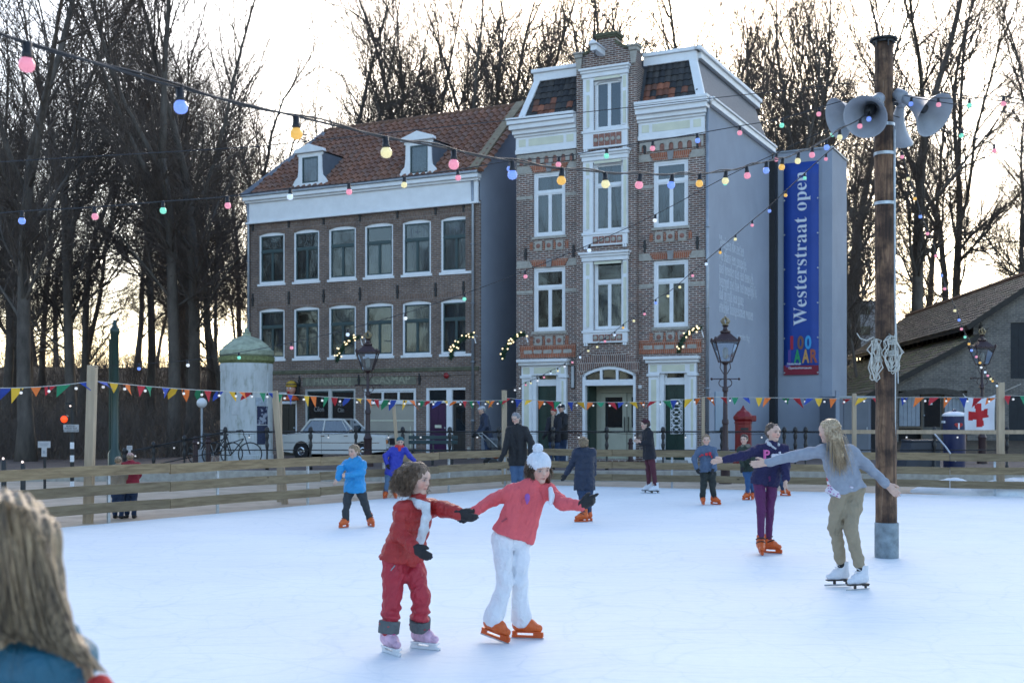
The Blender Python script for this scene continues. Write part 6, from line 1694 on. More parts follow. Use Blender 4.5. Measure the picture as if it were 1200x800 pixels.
# pharmacy head sign over the door of the wide house
def gaper():
    F = FLh; y = -.35; x = F.x(341, y); z = F.z(341, 458, y); p = F.P + U*x + NB*y
    t = thing('carved_head_sign', 'painted carved head sign with gaping mouth over the left door', 'sign', (p[0], p[1], z), ANG)
    face = plain('sign_face_paint', (.55,.28,.20), .5, .1, 5, 0); blk = m_iron; yel = plain('sign_yellow', (.50,.30,.03), .5, .15, 5, 0); org = plain('sign_orange', (.62,.10,.02), .5, .1, 5, 0)
    MB().lathe([(.28,0),(.28,.06),(.22,.07)], 20, (0,.16,.0), axis=Matrix.Rotation(R(90),3,'X') @ Matrix.Scale(1.35, 3, Vector((0,1,0)))).build('back_disc', blk, t, True)
    MB().ball((0,0,.06), .17, 16, sz=1.25).build('face', face, t, 'all')
    mb = MB(); mb.lathe([(.18,.0),(.21,.05),(.19,.14),(.10,.22),(.02,.24)], 16, (0,.02,.14)); mb.build('turban', yel, t, 'all')
    MB().lathe([(.20,0),(.205,.03),(.20,.06)], 16, (0,.02,.20)).build('turban_band', blk, t, 'all')
    mb = MB(); mb.lathe([(.30,-.12),(.24,-.02),(.14,.06),(.10,.08)], 16, (0,.02,-.22)); mb.build('collar', org, t, 'all')
    MB().ball((0,-.14,-.05), .055, 10, sz=.7).build('tongue', plain('sign_red', (.45,.02,.02), .4, .1, 4, 0), t, 'all')
    for s in (-1, 1):
        e = MB().ball((s*.065,-.135,.10), .035, 8).build('eye', m_white, t, 'all'); MB().ball((s*.065,-.165,.10), .015, 6).build('pupil', blk, e, 'all')
    MB().tube([(0,.15,0),(0,.35,0)], .03, 6).build('bracket', blk, t)
gaper()
# ------------------------------------------------------------------ lit fir garlands fixed to the houses
m_fir = plain('fir_green', (.012,.045,.018), .7, .4, 20, 0); m_warm = lamp_mat('warm_fairy_light', (1.0,.78,.45), .5)
def garland(pts_px, D, label, seed):
    pts = [Vector(px3(a, b, D)) for a, b in pts_px]; c = pts[0]; rnd = random.Random(seed)
    t = thing('fir_garland', label, 'garland', tuple(c), 0, 'lit fir garlands on the houses'); mb = MB()
    P = []
    for i in range(len(pts)-1):
        for k in range(10): P.append(pts[i].lerp(pts[i+1], k/10)-c)
    P.append(pts[-1]-c)
    mb.tube(P, .05, 5)
    for p in P:
        for k in range(26):
            d = Vector((rnd.gauss(0,1), rnd.gauss(0,1), rnd.gauss(0,1))).normalized()*rnd.uniform(.07,.16); s = d.orthogonal().normalized()*.012
            mb.face([p+d*.2-s, p+d*.2+s, p+d])
    mb.build('fir_foliage', m_fir, t)
    bm = MB().ball((0,0,0), .028, 8).mesh('fairy_light', m_warm, 'all')
    for k in range(16):
        p = rnd.choice(P); o = link('fairy_light', bm, t); o.location = tuple(p + Vector((rnd.uniform(-.12,.12), -.12+rnd.uniform(-.03,.03), rnd.uniform(-.10,.10))))
    MB().tube([P[0]+Vector((.0,.06,.05)), P[0]+Vector((.10,.08,-.28))], .018, 5).tube([P[0], P[0]+Vector((.12,.9,0))], .018, 4).build('bracket', m_white, t)
def gar(cx, cy, D, label, seed, s=1.0):
    garland([(cx+15*s, cy-12*s), (cx+6*s, cy-10*s), (cx-3*s, cy-2*s), (cx-9*s, cy+8*s), (cx-11*s, cy+16*s)], D, label, seed)
gar(406, 407, 41.2, 'lit fir garland curling beside the street lamp on the wide house', 1); gar(539, 404, 39.2, 'lit fir garland near the right corner of the wide house', 2)
gar(600, 403, 38.6, 'lit fir garland at the left corner of the tall house', 3); gar(806, 396, 36.4, 'lit fir garland near the right corner of the tall house', 4)
for (a, b, c, D) in (((419,402),(412,407),(402,420), 41.2), ((551,404),(543,406),(536,418), 39.2), ((812,399),(806,404),(802,412), 36.4)): pass

# ================================================================== LIGHT STRINGS AND BUNTING
BCOL = {'p': (1.0,.30,.38), 'b': (.22,.36,1.0), 'o': (1.0,.50,.06), 'y': (1.0,.82,.38), 'g': (.25,.85,.55), 'w': (.95,.90,.85), 'c': (.75,.85,1.0)}
BMAT = {k: lamp_mat('bulb_glow_'+k, c, .13, tuple(min(1, q*.75+.05) for q in c)) for k, c in BCOL.items()}
m_cable = plain('black_cable', (.02,.02,.022), .6, .2, 10, 0); m_socket = plain('black_socket', (.014,.014,.016), .5, .2, 10, 0)
_bm = {}
def bulb_mesh(c, r):
    key = (c, r)
    if key not in _bm:
        _bm[key] = (MB().lathe([(r*.45,-r*.9),(r*.62,-r*1.1),(r*.95,-r*1.6),(r,-r*2.0),(r*.92,-r*2.45),(r*.6,-r*2.8),(r*.02,-r*2.95)], 12).mesh('bulb', BMAT[c], 'all'),
                    MB().lathe([(r*.30,r*.9),(r*.55,r*.75),(r*.58,-r*.5),(r*.66,-r*.55),(r*.66,-r*1.15)], 10).mesh('socket', m_socket, 'all'))
    return _bm[key]
def plan_point(A, B, px):
    """point on the plan line A-B seen at pixel column px -> distance"""
    k = (px-600)/FPX; dx, dy = B[0]-A[0], B[1]-A[1]
    t = (k*A[1]-A[0])/(dx-k*dy); return A[1]+dy*t
def light_string(label, A, B, ends, bulbs, r=.026, cable_r=.006, tw=True, seed=0):
    """A,B plan ends; ends = first and last cable pixels; bulbs = (px, py of bulb centre, colour)"""
    pts = []
    for (px, py, *c) in [ends[0]] + [(a, b) for a, b, *_ in bulbs] + [ends[1]]:
        D = plan_point(A, B, px); pts.append(Vector(px3(px, py, D)))
    o0 = pts[0]; t = thing('light_string', label, 'string lights', tuple(o0), 0, 'coloured light strings'); rnd = random.Random(seed)
    cab = [pts[0]-o0]
    for (px, py, c), p in zip(bulbs, pts[1:-1]):
        s = p - o0 + Vector((0, 0, r*2.0)); cab.append(s + Vector((0, 0, r*.75)))
        bm, sm = bulb_mesh(c, r)
        rot = (rnd.uniform(-.12,.12), rnd.uniform(-.12,.12), 0)
        o = link('bulb', bm, t); o.location = tuple(s); o.rotation_euler = rot
        k = link('socket', sm, o)
    cab.append(pts[-1]-o0)
    # smooth cable through the sockets
    def cr(p0, p1, p2, p3, u): return .5*((2*p1)+(p2-p0)*u+(2*p0-5*p1+4*p2-p3)*u*u+(3*p1-p0-3*p2+p3)*u**3)
    fine = []; n = len(cab)
    for i in range(n-1):
        for q in range(4): fine.append(cr(cab[max(0,i-1)], cab[i], cab[i+1], cab[min(n-1,i+2)], q/4))
    fine.append(cab[-1]); mb = MB(); mb.tube(fine, cable_r, 5)
    if tw:
        f2 = [p + Vector((.0, .012*math.cos(i*1.1), .012*math.sin(i*1.1)+.004)) for i, p in enumerate(fine)]; mb.tube(f2, cable_r*.8, 4)
    mb.build('cable', m_cable, t, 'all')
PT = (PX-.03, PD)
q = lambda px, D: ((px-600)/FPX*D, D)
light_string('nearest string of large bulbs sweeping from upper left to the pole', q(32, 4.3), PT, ((-60, 22), (1030, 118)),
    [(32,76,'p'),(211,126,'b'),(347,157,'o'),(452,179,'y'),(532,193,'p'),(600.5,205,'b'),(658.5,212,'o'),(709,216,'y'),(750,217,'p'),(787.5,217,'b'),(820,215.5,'o'),(850.5,212,'y'),(875,206,'p'),(898,200,'b'),(917,196,'o'),(935.5,189,'y'),(952,182,'p'),(968,173,'b'),(984,161,'y'),(1008,148,'p'),(1018,140,'b')], .029, .006)
light_string('higher thin light string crossing the roofs to the pole', q(26, 9), PT, ((-40, 254), (1030, 112)),
    [(26,259,'b'),(111,254,'p'),(191,247,'g'),(266.5,241,'p'),(340,231,'c'),(409,225,'p'),(474,217,'y'),(536.5,208.5,'p'),(598,198,'b'),(655,193,'p'),(711,183,'g'),(765,174,'p'),(817,165,'b'),(867,156,'p'),(917,147,'g'),(960,134,'p'),(997,124,'y')], .027, .005, False)
light_string('low light string from the left post across the house fronts to the pole', q(105, 18.4), PT, ((107, 430), (1030, 140)),
    [(163,432,'b'),(220,428,'w'),(280,419,'g'),(341.5,407.5,'p'),(407.5,392,'c'),(475,373,'w'),(544.5,350.5,'g'),(615.5,324,'p'),(691,293.5,'c'),(768,258.5,'w'),(850,215,'g'),(910,187,'p'),(975,158,'g')], .027, .005, False)
light_string('slanting light string from the fence corner post up to the pole', q(590, 29.6), PT, ((592, 458), (1030, 130)),
    [(603.5,457,'w'),(609,455,'w'),(616,451,'p'),(622,449,'y'),(630,446,'w'),(637.5,442,'p'),(645.5,437.5,'c'),(653.5,434.5,'y'),(662,429.5,'w'),(671,424.5,'p'),(680,418.5,'c'),(689.5,411,'y'),(699.5,406.5,'y'),(709,400,'p'),(720.5,392.5,'c'),(730.5,384,'o'),(743,376,'y'),(755,368,'p'),(768.5,355,'b'),(783,347,'y'),(796.5,336.5,'y'),(811.5,323,'p'),(828,309.5,'c'),(844,296,'o'),(862,280.5,'y'),(881.5,264,'p'),(901.5,247.5,'b'),(921,229,'o'),(943,209,'g'),(968,186.5,'p')], .024, .006, False)
light_string('string of lights dropping from the pole to the post by the flag', q(1172, 25.2), PT, ((1172, 449), (1044, 120)),
    [(1168.5,452,'c'),(1163,446.5,'o'),(1161,444,'y'),(1157.5,440,'p'),(1154.5,436,'c'),(1150,430.5,'w'),(1148.5,425,'o'),(1144,418,'p'),(1139,410.5,'b'),(1136,403,'o'),(1131,395,'g'),(1127,385.5,'p'),(1123.5,375,'b'),(1119,364,'y'),(1107.5,338.5,'p'),(1103.5,323,'b'),(1097,300,'p'),(1086.5,274,'p'),(1078.5,254,'b'),(1072.5,233,'o'),(1064,210,'y'),(1057,184,'p')], .024, .006, False)
light_string('thin light string leaving the pole toward the upper right', q(1300, 11), PT, ((1300, 150), (1044, 100)), [(1068,122,'b'),(1099.5,123,'p'),(1136,124,'g'),(1176,121.5,'p'),(1230,135,'y')], .027, .005, False)
light_string('second thin light string on the right leaving the picture', q(1300, 18), PT, ((1300, 210), (1044, 135)), [(1052,130,'g'),(1127,159,'g'),(1134,142,'b'),(1165,178,'p'),(1197,158,'p')][1:2] + [(1165,177,'p'),(1240,196,'y')], .03, .005, False)
o = MB().tube([tuple(px3(-20, 191, 9)), tuple(px3(300, 172, 10)), tuple(px3(700, 130, 12)), (PX, PD, 5.5)], .004, 4).build('overhead_wire', m_cable, None); tag(o, 'thin bare overhead wire running left to right above the house roofs', 'wire')

# bunting with small white lamps, post to post
FCOL = {'o': (.75,.17,.03), 'g': (.02,.22,.10), 'r': (.45,.02,.03), 'b': (.03,.07,.36), 'y': (.72,.42,.03)}
FMAT = {k: plain('pennant_'+k, c, .8, .1, 4, .05) for k, c in FCOL.items()}
def bunting(label, A, B, y0, y1, sag, flags, n_b, seed):
    """A,B plan; y0,y1 end rows; flags pattern"""
    a, b = Vector((A[0], A[1], CAMZ-(y0-HOR)/FPX*A[1])), Vector((B[0], B[1], CAMZ-(y1-HOR)/FPX*B[1]))
    t = thing('bunting', label, 'bunting', tuple(a), 0, 'bunting lines round the rink'); rnd = random.Random(seed); L = (b-a).length; d = (b-a)/L
    P = lambda u: (b-a)*u - Vector((0,0,sag*4*u*(1-u)))
    mb = MB(); mb.tube([P(i/24) for i in range(25)], .006, 4); mb.build('cord', m_rope, t)
    n = len(flags)
    for k, c in enumerate(flags):
        u = (k+.5+rnd.uniform(-.22,.22))/n; p = P(u); w = .19*rnd.uniform(.8,1.1); h = .22*rnd.uniform(.55,1.1); tw = rnd.uniform(-1.6,1.6); fw = rnd.uniform(-.16,.16); e = d*w/2
        sdir = Vector((-d.y, d.x, 0))
        q1 = p-e; q2 = p+e; tip = p + Vector((0,0,-h)) + d*fw + sdir*tw*.12
        m1 = (q1+tip)/2 + sdir*.03*tw; m2 = (q2+tip)/2 - sdir*.03*tw; mid = p+Vector((0,0,-h*.4))+sdir*.04*tw
        fb = MB(); fb.arrays([q1, q2, m2, tip, m1, mid], [(0,5,1), (1,5,2), (2,5,3), (3,5,4), (4,5,0)])
        o = fb.build('pennant', FMAT[c], t, 'all')
    for k in range(n_b):
        u = (k+.5)/n_b; bm, sm = bulb_mesh('w', .024); o = link('bulb', bm, t); o.location = tuple(P(u)+Vector((0,0,-.03))); link('socket', sm, o)
seq = 'ogrboyg'
pat = lambda n, s: ''.join('ogrbyorgby'[(i+s) % 10] for i in range(n))
bunting('bunting leaving the left picture edge for the first post', q(-60, 17.5), q(105, 18.4), 452, 447, .06, pat(9, 0), 5, 1)
bunting('bunting from the left post past the advertising column', q(108, 18.4), q(322, 22.6), 446, 460, .04, pat(16, 3), 10, 2)
bunting('bunting across the front of the wide house', q(322, 22.6), q(590, 29.6), 461, 469, .06, pat(25, 7), 15, 3)
bunting('bunting across the doors of the tall house', q(591, 29.6), q(824, 28.3), 466, 466, .11, pat(19, 2), 12, 4)
bunting('bunting across the grey walls below the banner', q(824, 28.3), q(1001, 26.6), 465, 467, .0, pat(12, 5), 8, 5)
bunting('bunting between the loudspeaker pole and the flag post', q(1001, 26.6), q(1172, 25.2), 466, 466, -.01, 'yroborobr' + 'o', 7, 6)
bunting('bunting leaving the flag post at the right picture edge', q(1172, 25.2), q(1330, 24.4), 463, 463, .02, 'rgboyrgb', 5, 7)
# lamps along the street railing
def rail_lights():
    (x0, z0), (x1, z1) = RAIL_PTS[0], RAIL_PTS[-1]; t = thing('light_string', 'string of small white lamps tied along the black railing', 'string lights', (0, RY-.05, 0), 0, 'coloured light strings')
    bm, sm = bulb_mesh('w', .024); rnd = random.Random(8); P = []
    for (xa, za), (xb, zb) in zip(RAIL_PTS[:-1], RAIL_PTS[1:]):
        if xb-xa < .5: continue
        P += [Vector((xa, 0, za+.98)), Vector(((xa+xb)/2, 0, (za+zb)/2+.93))]
        u = rnd.uniform(.3,.7); o = link('bulb', bm, t); o.location = (lk(xa,xb,u), 0, lk(za,zb,u)+.90); link('socket', sm, o)
    MB().tube(P, .006, 4).build('cable', m_cable, t)
rail_lights()

# ================================================================== PEOPLE
def rc(a, b, ra, rb, k=.03): return ('c', np.array(a, float), np.array(b, float), ra, rb, k)
def el(c, r, k=.03, M=None): return ('e', np.array(c, float), np.array(r, float), k, M)
def sub(c, r, k=.02, M=None): return ('s', np.array(c, float), np.array(r, float), k, M)
def cut(p, n): return ('p', np.array(p, float), np.array(n, float))
BIG = 1.0
def sdf_mesh(prims, vox, noise=None):
    lo = np.full(3, 1e9); hi = np.full(3, -1e9)
    for p in prims:
        if p[0] == 'c': r = max(p[3], p[4]); pts = np.array([p[1], p[2]]); lo = np.minimum(lo, pts.min(0)-r); hi = np.maximum(hi, pts.max(0)+r)
        elif p[0] == 'e': r = p[2].max(); lo = np.minimum(lo, p[1]-r); hi = np.maximum(hi, p[1]+r)
    lo -= 4*vox; hi += 4*vox
    n = np.ceil((hi-lo)/vox).astype(int)+1
    F = np.full(n, BIG, np.float32); ax = [lo[i]+vox*np.arange(n[i]) for i in range(3)]
    def region(a, b):
        i0 = np.maximum(0, np.floor((a-lo)/vox).astype(int)); i1 = np.minimum(n, np.ceil((b-lo)/vox).astype(int)+1)
        sl = tuple(slice(i0[k], i1[k]) for k in range(3))
        return sl, ax[0][sl[0]][:, None, None], ax[1][sl[1]][None, :, None], ax[2][sl[2]][None, None, :]
    for p in prims:
        if p[0] == 'c':
            _, a, b, ra, rb, k = p; r = max(ra, rb)+k+3*vox
            sl, X, Y, Z = region(np.minimum(a, b)-r, np.maximum(a, b)+r)
            d = b-a; L2 = float(d@d)+1e-12
            t = np.clip(((X-a[0])*d[0]+(Y-a[1])*d[1]+(Z-a[2])*d[2])/L2, 0, 1)
            D = np.sqrt((X-a[0]-t*d[0])**2+(Y-a[1]-t*d[1])**2+(Z-a[2]-t*d[2])**2) - (ra+(rb-ra)*t)
        elif p[0] in 'es':
            _, c, r, k, M = p; rm = r.max()+k+3*vox
            sl, X, Y, Z = region(c-rm, c+rm)
            x, y, z = X-c[0], Y-c[1], Z-c[2]
            if M is not None:
                x, y, z = M[0][0]*x+M[1][0]*y+M[2][0]*z, M[0][1]*x+M[1][1]*y+M[2][1]*z, M[0][2]*x+M[1][2]*y+M[2][2]*z
            q = np.sqrt((x/r[0])**2+(y/r[1])**2+(z/r[2])**2); D = (q-1)*r.min()*np.clip(.6+.4*q, .6, 1.2)
        else:
            D = (ax[0][:, None, None]-p[1][0])*p[2][0]+(ax[1][None, :, None]-p[1][1])*p[2][1]+(ax[2][None, None, :]-p[1][2])*p[2][2]
            F = np.maximum(F, D.astype(np.float32)); continue
        A = F[sl]
        if p[0] == 's':
            h = np.maximum(k-np.abs(A+D), 0)/k; F[sl] = np.maximum(A, -D)+h*h*k/4
        else:
            h = np.maximum(k-np.abs(A-D), 0)/k; F[sl] = np.minimum(A, D)-h*h*k/4
    if noise is not None:
        F += noise(ax[0][:, None, None], ax[1][None, :, None], ax[2][None, None, :]).astype(np.float32)
    # naive surface nets
    I = F < 0; c = np.zeros(tuple(n-1), np.int8)
    for dx in (0,1):
        for dy in (0,1):
            for dz in (0,1): c += I[dx:n[0]-1+dx, dy:n[1]-1+dy, dz:n[2]-1+dz]
    act = (c > 0) & (c < 8); idx = np.argwhere(act)
    if len(idx) == 0: return np.zeros((0,3)), np.zeros((0,4), int)
    cor = np.array([(i, j, k) for i in (0,1) for j in (0,1) for k in (0,1)])
    V8 = np.stack([F[idx[:,0]+o[0], idx[:,1]+o[1], idx[:,2]+o[2]] for o in cor], 1)
    acc = np.zeros((len(idx), 3)); cnt = np.zeros(len(idx))
    for i in range(8):
        for j in range(i+1, 8):
            if np.abs(cor[i]-cor[j]).sum() != 1: continue
            a, b = V8[:, i], V8[:, j]; m = (a < 0) != (b < 0); t = np.where(m, a/(a-b+1e-12*(a == b)), 0)
            acc[m] += cor[i]+(cor[j]-cor[i])*t[m][:, None]; cnt[m] += 1
    P = lo+vox*(idx+acc/cnt[:, None])
    vid = np.full(tuple(n-1), -1, np.int64); vid[act] = np.arange(len(idx)); Q = []
    for axis in range(3):
        s0 = [slice(1, -1)]*3; s0[axis] = slice(0, -1); s1 = [slice(1, -1)]*3; s1[axis] = slice(1, None)
        A, B = I[tuple(s0)], I[tuple(s1)]; e = np.argwhere(A != B)
        if len(e) == 0: continue
        off = np.ones(3, int); off[axis] = 0; e = e+off
        u, v = [k for k in range(3) if k != axis]
        def cell(du, dv):
            q = e.copy(); q[:, u] -= du; q[:, v] -= dv; return vid[q[:,0], q[:,1], q[:,2]]
        q = np.stack([cell(1,1), cell(0,1), cell(0,0), cell(1,0)], 1)
        ins = I[e[:,0], e[:,1], e[:,2]]
        if axis == 1: ins = ~ins
        q[~ins] = q[~ins][:, ::-1]; Q.append(q)
    Q = np.concatenate(Q); Q = Q[(Q >= 0).all(1)]
    return P, Q

def body_noise(amp, f, seed):
    rg = np.random.default_rng(seed); W = rg.normal(size=(5,3))*f; ph = rg.uniform(0, 6.28, 5)
    def fn(X, Y, Z):
        o = 0
        for w_, p_ in zip(W, ph): o = o + np.sin(w_[0]*X+w_[1]*Y+w_[2]*Z+p_)
        return amp*o/3
    return fn
def add_noise(*fs): return lambda X, Y, Z: sum(f(X, Y, Z) for f in fs)
def puff(amp, period): return lambda X, Y, Z: amp*(1-np.abs(np.sin(math.pi*Z/period)))**2 + 0*X + 0*Y

def solid(name, prims, vox, mat, parent, org, noise=None, paint=None):
    P, Q = sdf_mesh(prims, vox, noise)
    me = np_mesh(name, P-org, Q, mat)
    if paint is not None:
        C = np.ones((len(P), 4), np.float32); C[:, :3] = paint(P)
        at = me.color_attributes.new('Col', 'FLOAT_COLOR', 'POINT'); at.data.foreach_set('color', C.ravel())
    o = bpy.data.objects.new(name, me); COL.objects.link(o); o.parent = parent
    return o

m_skin = attr_mat('skin', .5, .08, .03)
m_paintcloth = attr_mat('printed_fabric', .85, 0, .12, 160)
def fabric(name, col, rough=.85, var=.14, bump=.25, bs=90, sheen=.0):
    m = plain(name, col, rough, var, 9, bump, bs)
    nt = m.node_tree; L = nt.links.new; b = [n for n in nt.nodes if n.type == 'BSDF_PRINCIPLED'][0]; bp0 = [n for n in nt.nodes if n.type == 'BUMP'][0]; tc = [n for n in nt.nodes if n.type == 'TEX_COORD'][0]
    mp = N(nt, 'ShaderNodeMapping'); mp.inputs['Scale'].default_value = (1.0, 1.0, .55); mp.inputs['Rotation'].default_value = (.5, .4, .3); L(tc.outputs['Object'], mp.inputs[0])
    nf = N(nt, 'ShaderNodeTexNoise', Scale=16., Detail=3., Roughness=.55, Distortion=1.2); L(mp.outputs[0], nf.inputs['Vector'])
    bp = N(nt, 'ShaderNodeBump', Strength=.75, Distance=.03); L(nf.outputs['Fac'], bp.inputs['Height']); L(bp0.outputs[0], bp.inputs['Normal']); L(bp.outputs[0], b.inputs['Normal'])
    return m
def hair_mat(name, c1, c2):
    m, nt, b, o = new_mat(name); L = nt.links.new
    tc = N(nt, 'ShaderNodeTexCoord'); mp = N(nt, 'ShaderNodeMapping'); mp.inputs['Scale'].default_value = (60, 60, 5); L(tc.outputs['Object'], mp.inputs[0])
    n1 = N(nt, 'ShaderNodeTexNoise', Scale=1.5, Detail=5., Roughness=.7); L(mp.outputs[0], n1.inputs['Vector'])
    r1 = ramp(nt, [(.36, c1), (.66, c2)]); L(n1.outputs['Fac'], r1.inputs[0]); L(r1.outputs[0], b.inputs['Base Color']); b.inputs['Roughness'].default_value = .45
    bp = N(nt, 'ShaderNodeBump', Strength=.5, Distance=.004); L(n1.outputs['Fac'], bp.inputs['Height']); L(bp.outputs[0], b.inputs['Normal'])
    return m
HAIR = {'brown': hair_mat('brown_hair', (.035,.020,.012), (.11,.065,.038)), 'frizz': hair_mat('frizzy_brown_hair', (.05,.030,.017), (.22,.14,.085)), 'blond': hair_mat('blond_hair', (.24,.16,.085), (.55,.42,.27)),
        'sand': hair_mat('sandy_hair', (.13,.085,.045), (.32,.22,.13)), 'grey': hair_mat('grey_hair', (.08,.08,.085), (.33,.33,.34)), 'dark': hair_mat('dark_hair', (.012,.008,.007), (.045,.028,.02)), 'mouse': hair_mat('dark_blond_hair', (.09,.06,.035), (.26,.18,.10)),
        'rear': hair_mat('long_dark_blond_hair', (.055,.033,.019), (.46,.33,.19))}

def frame(yaw, pitch=0., roll=0.):
    """columns: x = subject's left, y = forward, z = up ; yaw 0 faces the viewer, 90 faces picture right; pitch > 0 looks down"""
    y, p, r = R(yaw), R(pitch), R(roll)
    f = np.array([math.sin(y), -math.cos(y), 0.]); l = np.array([math.cos(y), math.sin(y), 0.]); u = np.array([0, 0, 1.])
    f2 = f*math.cos(p)-u*math.sin(p); u2 = u*math.cos(p)+f*math.sin(p)
    l3 = l*math.cos(r)+u2*math.sin(r); u3 = u2*math.cos(r)-l*math.sin(r)
    return np.stack([l3, f2, u3], 1)

def head_prims(c, H, M):
    w = lambda x, y, z: c+M@(np.array([x, y, z])*H)
    E = lambda p, r, k=.04: el(w(*p), np.array(r)*H, k*H, M)
    pr = [E((0,-.05,.12), (.335,.415,.365), .05), E((0,.10,-.10), (.265,.265,.30), .14),
          rc(w(0,.10,-.16), w(0,.22,-.385), .20*H, .10*H, .12*H), E((0,.16,.14), (.27,.25,.20), .10)]
    for s in (-1, 1):
        pr += [E((s*.15,.22,-.12), (.12,.11,.13), .10), E((s*.335,-.03,-.03), (.045,.085,.12), .04), sub(w(s*.14,.43,.015), np.array((.075,.07,.045))*H, .06*H, M)]
    pr += [rc(w(0,.34,.03), w(0,.425,-.095), .035*H, .052*H, .05*H), E((0,.35,-.235), (.095,.045,.022), .03), E((0,.345,-.275), (.075,.05,.022), .03), E((0,.30,-.385), (.08,.07,.06), .08)]
    for s in (-1, 1): pr += [E((s*.035,.385,-.115), (.04,.04,.03), .03), E((s*.14,.345,.085), (.10,.04,.022), .05), E((s*.14,.325,.015), (.062,.05,.045), .015)]
    return pr
def skin_paint(c, H, M, tone, brow, lips, eye=(.03,.025,.02)):
    def fn(P):
        q = (P-c)@M/H; C = np.tile(np.array(tone), (len(P), 1))
        def blob(x, y, z, rx, rz, col, soft=.3, fy=.22):
            d = np.sqrt(((q[:,0]-x)/rx)**2+((q[:,2]-z)/rz)**2); wgt = np.clip((1+soft-d)/(2*soft), 0, 1)*(q[:,1] > fy)
            C[:] = C*(1-wgt[:, None])+np.array(col)*wgt[:, None]
        for s in (-1, 1):
            blob(s*.19, 0, -.14, .13, .12, (tone[0]*1.02, tone[1]*.78, tone[2]*.76), .6)
            blob(s*.14, 0, .015, .075, .042, (tone[0]*.55, tone[1]*.46, tone[2]*.44), .4)
            blob(s*.14, 0, .018, .056, .024, (.50,.48,.46), .3); blob(s*.14, 0, .016, .026, .026, eye, .3)
            blob(s*.14, 0, .047, .066, .010, (brow[0]*.6, brow[1]*.6, brow[2]*.6), .5)
            blob(s*.145, 0, .105, .085, .017, brow, .5)
            blob(s*.028, 0, -.135, .018, .010, (tone[0]*.4, tone[1]*.3, tone[2]*.3), .5)
        blob(0, 0, -.255, .092, .030, lips, .4); blob(0, 0, -.254, .085, .007, tuple(x*.35 for x in lips), .5)
        return C
    return fn

def hand_prims(wr, tip, s_hint, size, fat=1.0, curl=.25, fist=0., point=False):
    """five-fingered hand from the wrist towards tip; s_hint = rough direction of the thumb side"""
    wr = np.array(wr); d = np.array(tip)-wr; d /= np.linalg.norm(d); s = np.array(s_hint, float); s = s-d*(s@d); s /= np.linalg.norm(s); nrm = np.cross(s, d)
    L = size; pr = []; r = .0085*fat*L/.17
    pos = lambda a, b, c_=0.: wr+d*a*L+s*b*L+nrm*c_*L
    ang0 = curl
    for i, (off, fl) in enumerate(((.16,.42), (.055,.47), (-.05,.44), (-.15,.35))):
        kn = pos(.52-.02*abs(i-1), off); pr.append(rc(pos(.08, off*.55), kn, r*1.45, r*1.25, .02*L/.17))
        p = kn; a = ang0
        cu = 0.05 if (point and i == 0) else (1.25 if point else ang0 + fist)
        spread = off*.35
        for seg, fr in enumerate((.48, .30, .24)):
            a = cu*(.5+seg*.75); dd = d*math.cos(a)+nrm*math.sin(a)+s*spread*.6; dd /= np.linalg.norm(dd)
            e = p+dd*fl*fr*L; pr.append(rc(p, e, r*(1.12-.12*seg), r*(1.0-.14*seg), .006)); p = e
    pr.append(rc(pos(.02, 0), pos(.45, 0), r*2.2, r*2.0, .02)); pr.append(rc(pos(.10, .08), pos(.30, .26, .06), r*1.8, r*1.3, .015)); pr.append(rc(pos(.30, .26, .06), pos(.47, .33, .10), r*1.25, r*1.1, .006)); pr.append(rc(pos(.47, .33, .10), pos(.58, .33, .14), r*1.1, r*.85, .004))
    return pr

def strand_mesh(strands, rad, taper=.3):
    k = max(len(s) for s in strands); P = np.array([s for s in strands if len(s) == k]); Rd = np.tile(np.linspace(rad, rad*taper, k), (len(P), 1)); return batch_tubes(P, Rd, 3)

